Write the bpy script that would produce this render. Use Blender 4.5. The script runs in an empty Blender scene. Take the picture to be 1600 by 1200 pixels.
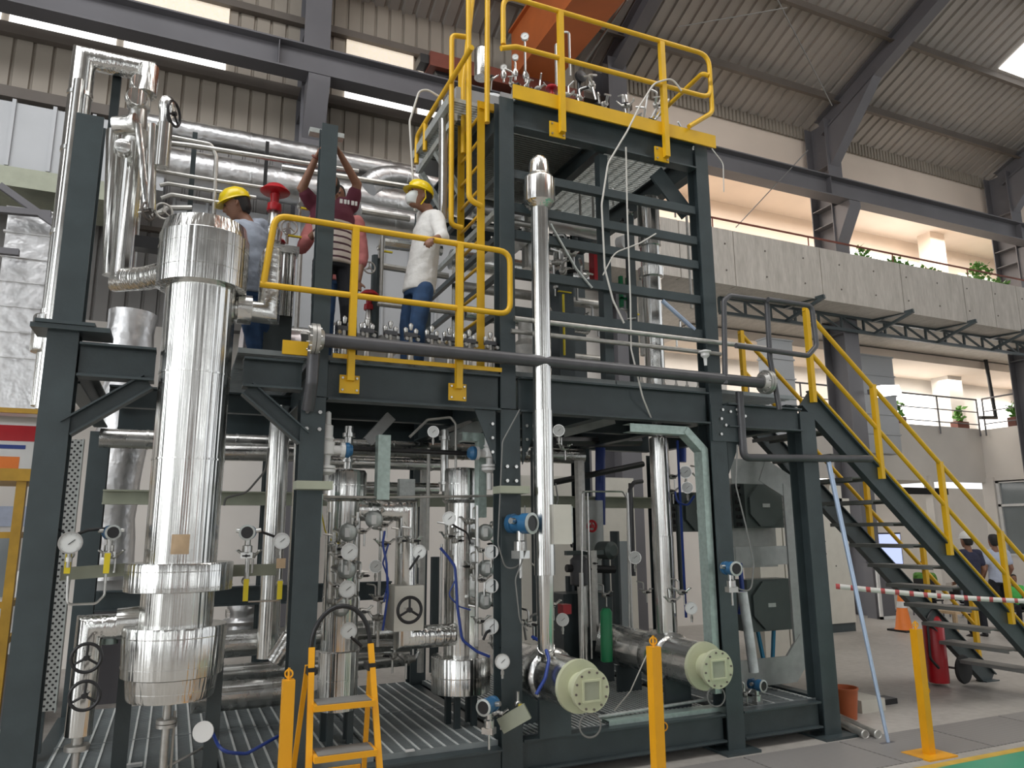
import bpy, math, random
from mathutils import Vector, Matrix
random.seed(7)
scene = bpy.context.scene
COL = scene.collection
PI = math.pi

# ------------------------------------------------------------ camera
FPX, CX, CY, EYE = 1165.0, 800.0, 600.0, 1.65
def _n(v):
    return Vector(v).normalized()
_x = _n((3454 - CX, 812 - CY, FPX))
_z = _n((760 - CX, -5300 - CY, FPX))
_z = (_z - _x * _z.dot(_x)).normalized()
_y = _z.cross(_x)
CAMPOS = Vector((0, 0, EYE))
def ray(px, py):
    c = Vector(((px - CX) / FPX, (py - CY) / FPX, 1.0))
    return Vector((_x.dot(c), _y.dot(c), _z.dot(c)))
def PY(px, py, Y):
    d = ray(px, py); return CAMPOS + d * (Y / d.y)
def PX(px, py, X):
    d = ray(px, py); return CAMPOS + d * (X / d.x)
def PZ(px, py, Z):
    d = ray(px, py); return CAMPOS + d * ((Z - EYE) / d.z)
cam = bpy.data.cameras.new('camera')
cam.sensor_width = 36.0
cam.lens = FPX / 1600 * 36
cam.clip_end = 200
camo = bpy.data.objects.new('camera', cam)
COL.objects.link(camo)
m = Matrix(((_x.x, -_x.y, -_x.z), (_y.x, -_y.y, -_y.z), (_z.x, -_z.y, -_z.z))).to_4x4()
m.translation = CAMPOS
camo.matrix_world = m
scene.camera = camo

# ------------------------------------------------------------ world, view, large lights
w = bpy.data.worlds.new('world'); scene.world = w; w.use_nodes = True
bg = w.node_tree.nodes['Background']
bg.inputs[0].default_value = (0.93, 0.96, 1.0, 1); bg.inputs[1].default_value = 1.0
scene.view_settings.view_transform = 'Standard'
scene.view_settings.look = 'None'
scene.view_settings.exposure = 0.38
scene.view_settings.gamma = 1
scene.view_settings.use_curve_mapping = False
scene.cycles.max_bounces = 7
scene.cycles.diffuse_bounces = 3
scene.cycles.glossy_bounces = 4
scene.cycles.use_denoising = True
scene.cycles.caustics_reflective = False
scene.cycles.caustics_refractive = False
scene.cycles.sample_clamp_indirect = 4.0
def area(name, loc, size, power, rot=(0, 0, 0), color=(1, 1, 1)):
    l = bpy.data.lights.new(name, 'AREA'); l.shape = 'RECTANGLE'
    l.size, l.size_y = size; l.energy = power; l.color = color
    o = bpy.data.objects.new(name, l); COL.objects.link(o)
    o.location = loc; o.rotation_euler = rot
    return o
# daylight through the roof lights and the open gable, and the lamps of the upper storeys
area('roof_light_daylight', (-3.0, 2.5, 11.6), (9, 5), 520, (0.15, -0.25, 0), (0.97, 0.98, 1.0))
area('roof_light_daylight', (8.0, 1.0, 12.4), (9, 5), 420, (0.1, 0.1, 0), (1.0, 0.97, 0.93))
area('open_gable_daylight', (-11.5, -1.0, 4.5), (9, 6), 260, (0, -1.45, 0), (0.94, 0.97, 1.0))
area('upper_storey_lamps', (15.0, 12.6, 9.8), (16, 1.2), 420, (0, 0, 0), (1.0, 0.93, 0.86))
area('middle_storey_lamps', (15.0, 13.0, 5.6), (16, 1.0), 170, (0, 0, 0), (1.0, 0.93, 0.85))
area('ground_storey_lamps', (14.0, 13.0, 2.9), (14, 1.0), 190, (0, 0, 0), (1.0, 0.96, 0.9))

# ------------------------------------------------------------ materials
def nodes(name):
    mt = bpy.data.materials.new(name); mt.use_nodes = True
    nt = mt.node_tree
    return mt, nt, nt.nodes['Principled BSDF']
def noise_var(nt, scale, stretch=(1, 1, 1), detail=4):
    tc = nt.nodes.new('ShaderNodeTexCoord'); mp = nt.nodes.new('ShaderNodeMapping')
    mp.inputs['Scale'].default_value = stretch
    nz = nt.nodes.new('ShaderNodeTexNoise'); nz.inputs['Scale'].default_value = scale
    nz.inputs['Detail'].default_value = detail
    nt.links.new(tc.outputs['Object'], mp.inputs[0]); nt.links.new(mp.outputs[0], nz.inputs['Vector'])
    return nz
def mat(name, col, rough=0.5, metal=0.0, var=0.12, scale=6.0, bump=0.0, bscale=40.0, spec=0.5, stretch=(1, 1, 1), emit=None, es=1.0):
    mt, nt, b = nodes(name)
    b.inputs['Roughness'].default_value = rough; b.inputs['Metallic'].default_value = metal
    b.inputs['Specular IOR Level'].default_value = spec
    if var:
        nz = noise_var(nt, scale, stretch)
        cr = nt.nodes.new('ShaderNodeValToRGB')
        cr.color_ramp.elements[0].position = 0.3; cr.color_ramp.elements[1].position = 0.7
        cr.color_ramp.elements[0].color = tuple(c * (1 - var) for c in col) + (1,)
        cr.color_ramp.elements[1].color = tuple(min(1, c * (1 + var)) for c in col) + (1,)
        nt.links.new(nz.outputs['Fac'], cr.inputs[0]); nt.links.new(cr.outputs[0], b.inputs['Base Color'])
    else:
        b.inputs['Base Color'].default_value = tuple(col) + (1,)
    if bump:
        nb = noise_var(nt, bscale, stretch)
        bp = nt.nodes.new('ShaderNodeBump'); bp.inputs['Strength'].default_value = bump
        bp.inputs['Distance'].default_value = 0.02
        nt.links.new(nb.outputs['Fac'], bp.inputs['Height']); nt.links.new(bp.outputs[0], b.inputs['Normal'])
    if emit:
        b.inputs['Emission Color'].default_value = tuple(emit) + (1,)
        b.inputs['Emission Strength'].default_value = es
    return mt
def clad(name, stretch, col=(0.77, 0.77, 0.75), rough=0.17, dist=0.012, scale=1.0, strength=0.55):
    """polished aluminium cladding: soft waves that run along the sheet"""
    mt, nt, b = nodes(name)
    b.inputs['Metallic'].default_value = 1.0
    nz = noise_var(nt, scale, stretch, 2)
    bp = nt.nodes.new('ShaderNodeBump'); bp.inputs['Strength'].default_value = strength
    bp.inputs['Distance'].default_value = dist
    nt.links.new(nz.outputs['Fac'], bp.inputs['Height']); nt.links.new(bp.outputs[0], b.inputs['Normal'])
    n2 = noise_var(nt, 9, (1, 1, 1), 5)
    mr = nt.nodes.new('ShaderNodeMapRange'); mr.inputs[1].default_value = 0.35; mr.inputs[2].default_value = 0.7
    mr.inputs[3].default_value = rough * 0.85; mr.inputs[4].default_value = rough * 1.3
    nt.links.new(n2.outputs['Fac'], mr.inputs[0]); nt.links.new(mr.outputs[0], b.inputs['Roughness'])
    b.inputs['Base Color'].default_value = tuple(col) + (1,)
    return mt
M = {}
M['clad_z'] = clad('cladding_upright', (30, 30, 0.16), (0.70, 0.70, 0.675), rough=0.2, strength=0.9)
M['clad_x'] = clad('cladding_along_x', (0.2, 24, 24), (0.68, 0.68, 0.655), rough=0.26)
M['clad_y'] = clad('cladding_along_y', (24, 0.2, 24), (0.74, 0.74, 0.72), rough=0.24)
M['foil'] = clad('crinkled_foil', (7, 7, 7), (0.66, 0.66, 0.66), 0.34, 0.02, 1.2, 0.6)
M['duct'] = mat('duct_sheet', (0.40, 0.41, 0.42), 0.5, 0.25, 0.08, 1.2, 0.05, 3)
M['stainless'] = mat('stainless', (0.62, 0.62, 0.60), 0.28, 1.0, 0.08, 20)
M['matte_steel'] = mat('matte_stainless', (0.50, 0.49, 0.46), 0.45, 0.85, 0.12, 20)
M['galv'] = mat('galvanised', (0.50, 0.53, 0.51), 0.45, 0.55, 0.14, 30)
M['galv_green'] = mat('galvanised_greenish', (0.44, 0.54, 0.50), 0.42, 0.5, 0.12, 30)
M['steel'] = mat('slate_paint', (0.046, 0.062, 0.066), 0.42, 0.0, 0.15, 5, 0.05, 60)
M['grate'] = mat('grating_paint', (0.27, 0.30, 0.30), 0.45, 0.15, 0.12, 5)
M['bar'] = mat('grating_rod_lit', (0.72, 0.75, 0.73), 0.45, 0.1, 0.08, 9)  # the rods' lit look is put into this paler colour
M['pipe_dark'] = mat('dark_grey_pipe_paint', (0.085, 0.085, 0.09), 0.38, 0.2, 0.15, 8)
M['black'] = mat('black_plastic', (0.012, 0.012, 0.013), 0.4, 0, 0)
M['rubber'] = mat('rubber', (0.02, 0.02, 0.02), 0.75, 0, 0)
M['yellow'] = mat('yellow_paint', (0.72, 0.42, 0.012), 0.38, 0, 0.08, 5)
M['amber'] = mat('amber_yellow_paint', (0.80, 0.37, 0.01), 0.38, 0, 0.06, 5)
M['dull_yellow'] = mat('worn_yellow_paint', (0.42, 0.24, 0.02), 0.5, 0, 0.2, 6)
M['tag_yellow'] = mat('tag_yellow', (0.78, 0.62, 0.02), 0.45, 0, 0)
M['cream'] = mat('cream_primer', (0.56, 0.58, 0.40), 0.42, 0.1, 0.06, 8)
M['beige'] = mat('beige_green_paint', (0.36, 0.38, 0.29), 0.5, 0, 0.08, 8)
M['orange'] = mat('crane_orange', (0.50, 0.13, 0.035), 0.45, 0, 0.12, 2)
M['cone'] = mat('cone_orange', (0.85, 0.22, 0.03), 0.5, 0, 0.05)
M['rust'] = mat('red_oxide', (0.17, 0.045, 0.028), 0.6, 0, 0.2, 4)
M['bucket'] = mat('terracotta_plastic', (0.42, 0.10, 0.03), 0.5, 0, 0.06)
M['red'] = mat('red_paint', (0.45, 0.012, 0.02), 0.35, 0, 0.06)
M['green'] = mat('green_paint', (0.01, 0.22, 0.08), 0.4, 0, 0.06)
M['bgreen'] = mat('bright_green', (0.10, 0.62, 0.12), 0.6, 0, 0.05)
M['blue'] = mat('blue_enamel', (0.03, 0.13, 0.27), 0.3, 0, 0.08)
M['navy'] = mat('navy_tube', (0.02, 0.05, 0.25), 0.4, 0, 0)
M['teal'] = mat('teal_blue_paint', (0.01, 0.20, 0.36), 0.4, 0, 0)
M['white'] = mat('white_enamel', (0.72, 0.72, 0.70), 0.35, 0, 0.03)
M['ivory'] = mat('ivory_board', (0.62, 0.60, 0.53), 0.5, 0, 0.04)
M['bench'] = mat('pale_grey_box_paint', (0.34, 0.38, 0.36), 0.4, 0, 0.05)
M['boxgrey'] = mat('grey_green_box_paint', (0.075, 0.095, 0.09), 0.42, 0.1, 0.08)
M['dial'] = mat('dial_face', (0.78, 0.80, 0.78), 0.25, 0, 0)
M['hall_steel'] = mat('hall_steel_grey', (0.135, 0.132, 0.142), 0.55, 0, 0.1, 1.2)
M['purlin'] = mat('purlin_brown_grey', (0.135, 0.115, 0.098), 0.6, 0, 0.12, 2)
M['plaster'] = mat('white_plaster', (0.74, 0.70, 0.65), 0.8, 0, 0.04, 1.5)
M['peach'] = mat('peach_plaster', (0.78, 0.67, 0.57), 0.8, 0, 0.04, 1.0)
M['cable_tray'] = mat('cable_tray_grey', (0.38, 0.39, 0.38), 0.45, 0.5, 0.1, 12)
M['leaf'] = mat('leaf_green', (0.10, 0.26, 0.04), 0.6, 0, 0.3, 20)
M['pot'] = mat('brown_pot', (0.14, 0.045, 0.03), 0.6, 0, 0.1)
M['skin'] = mat('brown_skin', (0.24, 0.115, 0.07), 0.55, 0, 0.06, 6)
M['hair'] = mat('black_hair', (0.012, 0.01, 0.009), 0.6, 0, 0)
M['hat'] = mat('hard_hat_yellow', (0.85, 0.62, 0.01), 0.25, 0, 0.02)
M['denim'] = mat('denim_blue', (0.022, 0.06, 0.14), 0.85, 0, 0.25, 14)
M['dark_cloth'] = mat('black_cloth', (0.012, 0.013, 0.018), 0.85, 0, 0.15, 14)
M['navy_cloth'] = mat('navy_cloth', (0.025, 0.028, 0.06), 0.85, 0, 0.15, 14)
M['paleblue'] = mat('pale_blue_cloth', (0.45, 0.50, 0.62), 0.85, 0, 0.06, 14)
M['greycloth'] = mat('grey_blue_cloth', (0.36, 0.40, 0.47), 0.85, 0, 0.08, 14, 0.3, 14)
M['pinkcloth'] = mat('salmon_cloth', (0.48, 0.16, 0.15), 0.85, 0, 0.08, 14, 0.3, 14)
M['whitecloth'] = mat('white_cloth', (0.68, 0.67, 0.64), 0.85, 0, 0.03, 14, 0.5, 16)
M['mask'] = mat('mask_white', (0.75, 0.78, 0.76), 0.8, 0, 0)
M['screen'] = mat('lit_screen', (0.3, 0.35, 0.5), 0.3, 0, 0, emit=(0.45, 0.52, 0.85), es=0.9)
M['daylight'] = mat('daylit_panel', (0.9, 0.9, 0.9), 0.5, 0, 0, emit=(1.0, 0.98, 0.95), es=1.6)
M['lampglow'] = mat('lamp_glow', (0.9, 0.9, 0.9), 0.5, 0, 0, emit=(1.0, 0.98, 0.95), es=5.0)
M['sticker'] = mat('tan_label', (0.50, 0.36, 0.22), 0.6, 0, 0.15, 14)
M['hose'] = mat('grey_cable', (0.20, 0.20, 0.19), 0.5, 0, 0)
M['whitecable'] = mat('white_cable', (0.62, 0.60, 0.55), 0.5, 0, 0)
M['treadgrey'] = mat('grey_tread', (0.20, 0.20, 0.19), 0.6, 0, 0.1)
M['poleblue'] = mat('pale_blue_pole', (0.42, 0.52, 0.68), 0.35, 0.3, 0.05)
M['plastic_wrap'] = mat('clear_wrap', (0.62, 0.64, 0.66), 0.22, 0, 0.2, 8, 0.6, 12)
M['glassdark'] = mat('office_glass', (0.22, 0.25, 0.26), 0.12, 0, 0.1, 1)

# ------------------------------------------------------------ mesh builder
def perp(d):
    a = Vector((0, 0, 1)) if abs(d.z) < 0.9 else Vector((1, 0, 0))
    u = d.cross(a).normalized()
    return u, d.cross(u).normalized()
def fillet(pts, r, seg=5):
    pts = [Vector(p) for p in pts]
    if r <= 0 or len(pts) < 3: return pts
    out = [pts[0]]
    for i in range(1, len(pts) - 1):
        a, b, c = pts[i - 1], pts[i], pts[i + 1]
        d0 = (a - b); d1 = (c - b)
        l0, l1 = d0.length, d1.length
        if l0 < 1e-6 or l1 < 1e-6: continue
        d0 /= l0; d1 /= l1
        ang = d0.angle(d1)
        if ang > PI - 0.05: out.append(b); continue
        t = min(r / math.tan(ang / 2), l0 * 0.48, l1 * 0.48)
        p0 = b + d0 * t; p1 = b + d1 * t
        for k in range(seg + 1):
            s = k / seg
            out.append((1 - s) ** 2 * p0 + 2 * s * (1 - s) * b + s * s * p1)
    out.append(pts[-1])
    return out
class MB:
    def __init__(self): self.v = []; self.f = []
    def _add(self, vs, fs):
        o = len(self.v); self.v += [Vector(v) for v in vs]; self.f += [[o + i for i in f] for f in fs]
        return self
    def bar(self, p, q, w, h, up=(0, 0, 1)):
        p = Vector(p); q = Vector(q); d = (q - p).normalized(); up = Vector(up)
        if abs(d.dot(up)) > 0.98: up = Vector((0, 1, 0)) if abs(d.y) < 0.9 else Vector((1, 0, 0))
        s = d.cross(up).normalized(); u = s.cross(d).normalized()
        vs = []
        for e in (p, q):
            for a, b in ((-1, -1), (1, -1), (1, 1), (-1, 1)):
                vs.append(e + s * (a * w / 2) + u * (b * h / 2))
        return self._add(vs, [(0, 3, 2, 1), (4, 5, 6, 7), (0, 1, 5, 4), (1, 2, 6, 5), (2, 3, 7, 6), (3, 0, 4, 7)])
    def box(self, x0, x1, y0, y1, z0, z1):
        return self._add([(x0, y0, z0), (x1, y0, z0), (x1, y1, z0), (x0, y1, z0), (x0, y0, z1), (x1, y0, z1), (x1, y1, z1), (x0, y1, z1)],
                         [(0, 3, 2, 1), (4, 5, 6, 7), (0, 1, 5, 4), (1, 2, 6, 5), (2, 3, 7, 6), (3, 0, 4, 7)])
    def cbox(self, c, sx, sy, sz):
        return self.box(c[0] - sx / 2, c[0] + sx / 2, c[1] - sy / 2, c[1] + sy / 2, c[2] - sz / 2, c[2] + sz / 2)
    def tube(self, pts, r, n=12, bend=0.0, cap=True, radii=None, seg=5):
        pts = fillet(pts, bend, seg)
        pts = [p for i, p in enumerate(pts) if i == 0 or (p - pts[i - 1]).length > 1e-5]
        d = (pts[1] - pts[0]).normalized(); u, v = perp(d)
        vs = []
        for i, p in enumerate(pts):
            if i == 0 or i == len(pts) - 1: nr = d
            else:
                d2 = (pts[i + 1] - p).normalized()
                nr = (d + d2)
                nr = nr.normalized() if nr.length > 0.2 else d
            rr = radii[i] if radii else r
            for k in range(n):
                a = 2 * PI * k / n
                o = (u * math.cos(a) + v * math.sin(a)) * rr
                den = d.dot(nr)
                if abs(den) > 0.3: o = o - d * (o.dot(nr) / den)
                vs.append(p + o)
            if 0 < i < len(pts) - 1:
                q = d.rotation_difference(d2); u = q @ u; v = q @ v; d = d2
        fs = []
        for i in range(len(pts) - 1):
            for k in range(n):
                k2 = (k + 1) % n
                fs.append((i * n + k, i * n + k2, (i + 1) * n + k2, (i + 1) * n + k))
        if cap:
            fs.append(tuple(range(n - 1, -1, -1)))
            fs.append(tuple((len(pts) - 1) * n + k for k in range(n)))
        return self._add(vs, fs)
    def cyl(self, p, q, r, n=20): return self.tube([p, q], r, n)
    def lathe(self, p, d, prof, n=28):
        """prof: (t, r) pairs along direction d from p"""
        p = Vector(p); d = Vector(d).normalized(); u, v = perp(d)
        vs = []; fs = []
        for (t, r) in prof:
            for k in range(n):
                a = 2 * PI * k / n
                vs.append(p + d * t + (u * math.cos(a) + v * math.sin(a)) * max(r, 1e-4))
        for i in range(len(prof) - 1):
            for k in range(n):
                k2 = (k + 1) % n
                fs.append((i * n + k, i * n + k2, (i + 1) * n + k2, (i + 1) * n + k))
        fs.append(tuple(range(n - 1, -1, -1))); fs.append(tuple((len(prof) - 1) * n + k for k in range(n)))
        return self._add(vs, fs)
    def ball(self, c, r, n=12, sx=1, sy=1, sz=1):
        vs = []; fs = []; c = Vector(c); m_ = n // 2
        for i in range(m_ + 1):
            th = PI * i / m_
            for k in range(n):
                a = 2 * PI * k / n
                vs.append(c + Vector((math.sin(th) * math.cos(a) * sx, math.sin(th) * math.sin(a) * sy, -math.cos(th) * sz)) * r)
        for i in range(m_):
            for k in range(n):
                k2 = (k + 1) % n
                fs.append((i * n + k, i * n + k2, (i + 1) * n + k2, (i + 1) * n + k))
        return self._add(vs, fs)
    def torus(self, c, ax, R, r, n=28, k_=8, a0=0, a1=2 * PI):
        c = Vector(c); ax = Vector(ax).normalized(); u, v = perp(ax)
        full = abs(a1 - a0 - 2 * PI) < 1e-3
        vs = []; fs = []; N = n if full else n + 1
        for i in range(N):
            a = a0 + (a1 - a0) * i / n
            e = u * math.cos(a) + v * math.sin(a)
            for j in range(k_):
                b = 2 * PI * j / k_
                vs.append(c + e * (R + r * math.cos(b)) + ax * (r * math.sin(b)))
        for i in range(n):
            i2 = (i + 1) % N
            for j in range(k_):
                j2 = (j + 1) % k_
                fs.append((i * k_ + j, i2 * k_ + j, i2 * k_ + j2, i * k_ + j2))
        return self._add(vs, fs)
    def ibeam(self, p, q, h, w, tf=0.012, tw=0.01, up=(0, 0, 1)):
        p = Vector(p); q = Vector(q); d = (q - p).normalized(); up = Vector(up)
        s = d.cross(up).normalized(); u = s.cross(d).normalized()
        self.bar(p + u * (h / 2 - tf / 2), q + u * (h / 2 - tf / 2), w, tf, up)
        self.bar(p - u * (h / 2 - tf / 2), q - u * (h / 2 - tf / 2), w, tf, up)
        return self.bar(p, q, tw, h - 2 * tf - 0.001, up)
    def hcol(self, x, y, z0, z1, w=0.15, d=0.15, t=0.012, ax='y'):
        """H column, flanges facing +-y"""
        if ax == 'y':
            self.box(x - w / 2, x + w / 2, y - d / 2, y - d / 2 + t, z0, z1)
            self.box(x - w / 2, x + w / 2, y + d / 2 - t, y + d / 2, z0, z1)
            return self.box(x - t / 2, x + t / 2, y - d / 2 + t, y + d / 2 - t, z0, z1)
        self.box(x - w / 2, x - w / 2 + t, y - d / 2, y + d / 2, z0, z1)
        self.box(x + w / 2 - t, x + w / 2, y - d / 2, y + d / 2, z0, z1)
        return self.box(x - w / 2 + t, x + w / 2 - t, y - t / 2, y + t / 2, z0, z1)
    def prism(self, poly, d):
        """closed polygon (3D points) pushed along vector d"""
        n = len(poly); d = Vector(d); poly = [Vector(p) for p in poly]
        return self._add(poly + [p + d for p in poly], [tuple(range(n - 1, -1, -1)), tuple(range(n, 2 * n))] +
                         [(i, (i + 1) % n, n + (i + 1) % n, n + i) for i in range(n)])
    def rings(self, rg, n=20, cap=True):
        """loft of ellipses (centre, rx, ry) or (centre, rx, ry, tilt vector axes u, v)"""
        vs = []; fs = []
        for r_ in rg:
            c = Vector(r_[0]); u = Vector(r_[3]) if len(r_) > 3 else Vector((1, 0, 0)); v = Vector(r_[4]) if len(r_) > 4 else Vector((0, 1, 0))
            for k in range(n):
                a = 2 * PI * k / n
                vs.append(c + u * (r_[1] * math.cos(a)) + v * (r_[2] * math.sin(a)))
        for i in range(len(rg) - 1):
            for k in range(n):
                k2 = (k + 1) % n
                fs.append((i * n + k, i * n + k2, (i + 1) * n + k2, (i + 1) * n + k))
        if cap:
            fs.append(tuple(range(n - 1, -1, -1))); fs.append(tuple((len(rg) - 1) * n + k for k in range(n)))
        return self._add(vs, fs)
    def center(self):
        xs = [v.x for v in self.v]; ys = [v.y for v in self.v]; zs = [v.z for v in self.v]
        return Vector(((min(xs) + max(xs)) / 2, (min(ys) + max(ys)) / 2, min(zs)))
    def build(self, name, material, parent=None, origin=None, flat=False, label=None):
        me = bpy.data.meshes.new(name)
        if parent is not None:
            org = Vector((0, 0, 0)); q = parent
            while q is not None: org += q.location; q = q.parent
        else:
            org = Vector(origin) if origin is not None else self.center()
        me.from_pydata([v - org for v in self.v], [], self.f)
        me.validate(); me.update()
        if not flat:
            me.shade_smooth(); me.set_sharp_from_angle(angle=math.radians(38))
        me.materials.append(M[material] if isinstance(material, str) else material)
        o = bpy.data.objects.new(name, me); COL.objects.link(o)
        if parent is not None: o.parent = parent
        else: o.location = org
        if label: o['label'] = label
        return o
def tag(o, label=None, cat=None, group=None, kind=None):
    if label: o['label'] = label
    if cat: o['category'] = cat
    if group: o['group'] = group
    if kind: o['kind'] = kind
    return o
def thing(name, label, cat, loc=(0, 0, 0), group=None):
    o = bpy.data.objects.new(name, None); COL.objects.link(o); o.location = loc
    o.empty_display_size = 0.1
    return tag(o, label, cat, group)
def solo(name, mb, material, label, cat, group=None, flat=False, origin=None):
    return tag(mb.build(name, material, flat=flat, origin=origin), label, cat, group)
def struct(name, mb, material, parent=None):
    o = mb.build(name, material, parent=parent)
    if parent is None: o['kind'] = 'structure'
    return o
KIDS = {}
def copy_tree(o, parent=None):
    c = o.copy(); COL.objects.link(c); c.parent = parent
    for ch in list(o.children): copy_tree(ch, c)
    return c
USED = set()
def put(proto, loc, label, rot=(0, 0, 0), group=None, scale=None):
    """the first call moves the prototype itself, later calls copy it with its parts"""
    if proto.name in USED: o = copy_tree(proto)
    else: USED.add(proto.name); o = proto
    o.location = loc; o.rotation_euler = rot; o['label'] = label
    if group: o['group'] = group
    if scale: o.scale = (scale,) * 3
    return o
def face(d):
    """euler that turns local -Y to direction d"""
    d = Vector(d).normalized()
    return (-d).to_track_quat('Y', 'Z').to_euler()
TOCAM = Vector((-0.38, -0.9, 0.0))

# ============================================================ THE HALL
WY = 11.25       # inner face of the back wall
# floor: concrete with joints
def floor_mat():
    mt, nt, b = nodes('hall_concrete')
    n1 = noise_var(nt, 0.8, (1, 1, 1), 8); n2 = noise_var(nt, 14, (1, 1, 1), 6)
    mx = nt.nodes.new('ShaderNodeMix'); mx.data_type = 'FLOAT'; mx.inputs[0].default_value = 0.35
    nt.links.new(n1.outputs['Fac'], mx.inputs[2]); nt.links.new(n2.outputs['Fac'], mx.inputs[3])
    cr = nt.nodes.new('ShaderNodeValToRGB')
    cr.color_ramp.elements[0].position = 0.32; cr.color_ramp.elements[0].color = (0.33, 0.31, 0.28, 1)
    cr.color_ramp.elements[1].position = 0.7; cr.color_ramp.elements[1].color = (0.54, 0.51, 0.47, 1)
    nt.links.new(mx.outputs[0], cr.inputs[0]); nt.links.new(cr.outputs[0], b.inputs['Base Color'])
    b.inputs['Roughness'].default_value = 0.5
    return mt
M['concrete_floor'] = floor_mat()
struct('floor', MB().box(-16, 34, -16, 22, -0.3, 0.0), 'concrete_floor')
# rows of chequered floor plates over the service trench
def plate_mat():
    mt, nt, b = nodes('chequer_plate')
    wv = nt.nodes.new('ShaderNodeTexWave'); wv.inputs['Scale'].default_value = 14
    wv.bands_direction = 'DIAGONAL'
    tc = nt.nodes.new('ShaderNodeTexCoord'); nt.links.new(tc.outputs['Object'], wv.inputs['Vector'])
    cr = nt.nodes.new('ShaderNodeValToRGB'); cr.color_ramp.elements[0].color = (0.22, 0.21, 0.20, 1); cr.color_ramp.elements[1].color = (0.34, 0.325, 0.31, 1)
    nt.links.new(wv.outputs['Fac'], cr.inputs[0]); nt.links.new(cr.outputs[0], b.inputs['Base Color'])
    b.inputs['Roughness'].default_value = 0.5; b.inputs['Metallic'].default_value = 0.15
    return mt
M['chequer'] = plate_mat()
k = 0
for i in range(7):
    o = solo('floor_plate', MB().box(3.0 + i * 0.96, 3.94 + i * 0.96, 4.12, 4.72, 0.0, 0.008), 'chequer',
         ['', '', '', '', '', '', ''][i] or 'chequered steel floor plate in the trench row before the skid, %s' %
         ['under the middle post', 'second of the row', 'by the skid front', 'beside the round pipes', 'behind the far post', 'next to last', 'last towards the stair'][i],
         'floor plate', 'trench cover plates')
gl0, gl1 = PZ(1440, 1200, 0), PZ(1600, 1165, 0)
gm = MB().box(4.2, 12, gl0.y - 0.05, gl0.y + 0.02, 0.0, 0.004)
struct('trim_1', gm, mat('floor_line_paint', (0.62, 0.40, 0.06), 0.5, 0, 0.15, 6))
struct('trim_2', MB().box(3.2, 12, 2.0, gl0.y - 0.05, 0.0, 0.003), mat('green_floor_paint', (0.05, 0.34, 0.20), 0.4, 0, 0.12, 3))

# corrugated sheet
def sheet(x0, x1, pitch, groove, depth, pt):
    """profile along x, pt(x, off, k) gives the two end points"""
    xs = []; x = x0
    while x < x1:
        xs += [(x, 0), (x + pitch - groove, 0), (x + pitch - groove * 0.75, depth), (x + pitch - groove * 0.25, depth)]
        x += pitch
    vs = []
    for (x, o) in xs:
        a, b = pt(x, o); vs += [a, b]
    mb_ = MB(); mb_._add(vs, [(2 * i, 2 * i + 1, 2 * i + 3, 2 * i + 2) for i in range(len(xs) - 1)])
    return mb_
M['wall_sheet'] = mat('corrugated_wall_sheet', (0.34, 0.30, 0.25), 0.55, 0.1, 0.1, 0.8)
M['grey_sheet'] = mat('corrugated_grey_sheet', (0.30, 0.29, 0.28), 0.55, 0.1, 0.1, 0.8)
M['roof_sheet'] = mat('corrugated_roof_sheet', (0.36, 0.33, 0.30), 0.5, 0.1, 0.16, 0.6)
wb = sheet(-14, 7.6, 0.24, 0.05, 0.035, lambda x, o: ((x, WY + o, 7.62), (x, WY + o, 10.9)))
struct('wall_back', wb, 'wall_sheet')
struct('trim_3', MB().box(-14, 7.6, WY + 0.05, WY + 0.15, 7.5, 10.9), 'purlin')     # outer skin behind the sheet
struct('wall_lower_back', sheet(-14, 3.2, 0.2, 0.05, 0.03, lambda x, o: ((x, WY + o, 4.5), (x, WY + o, 7.5))), 'grey_sheet')
struct('wall_masonry', MB().box(-14, 9.6, WY, WY + 0.2, 0, 4.5), 'plaster')
struct('wall_upper_masonry', MB().box(3.2, 7.6, WY + 0.02, WY + 0.2, 4.5, 7.5), 'plaster')
# girts
g = MB()
for z, h, y in ((7.55, 0.16, WY - 0.1), (8.5, 0.16, WY - 0.1), (9.78, 0.12, WY - 0.08), (5.9, 0.06, WY - 0.05)):
    g.box(-14, 7.6 if z > 7 else 3.2, y - 0.04, y + 0.08, z - h / 2, z + h / 2)
struct('trim_4', g, 'purlin')
# translucent daylight panels in the wall
wn = 0
def wall_panel(x0, x1, z0, z1, mk='daylight'):
    global wn
    wn += 1
    o = struct('window_%d' % wn, MB().box(x0, x1, WY - 0.03, WY - 0.005, z0, z1), mk)
    return o
M['haze_panel'] = mat('translucent_panel', (0.72, 0.66, 0.56), 0.5, 0, 0.12, 30, emit=(1.0, 0.86, 0.68), es=0.42)
for (a, b) in ((-2.6, -1.28), (-1.18, 0.22), (-4.0, -2.7), (-5.6, -4.1), (2.05, 3.2), (3.3, 3.9)):
    wall_panel(a, b, 8.60, 8.80, 'daylight')
    wall_panel(a, b, 8.82, 9.74, 'haze_panel')

# roof: eave 10.45 at y 10.9, rising towards the viewer
SL = 0.41; RX = 22.0
def rz(y): return 10.19 + SL * (10.67 - y)
OFF = 0.58
def roof_pt(x, o):
    return ((x, 11.6, rz(11.6) + OFF + o), (x, -4, rz(-4) + OFF + o))
roof = sheet(-16, 34, 0.25, 0.09, 0.04, roof_pt)
struct('ceiling', roof, 'roof_sheet')
struct('ceiling_far_slope', MB().prism([(-16, -4, rz(-4) + OFF), (34, -4, rz(-4) + OFF), (34, -16, rz(-4) + OFF - 5), (-16, -16, rz(-4) + OFF - 5)], (0, 0, 0.05)), 'roof_sheet')
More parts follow.
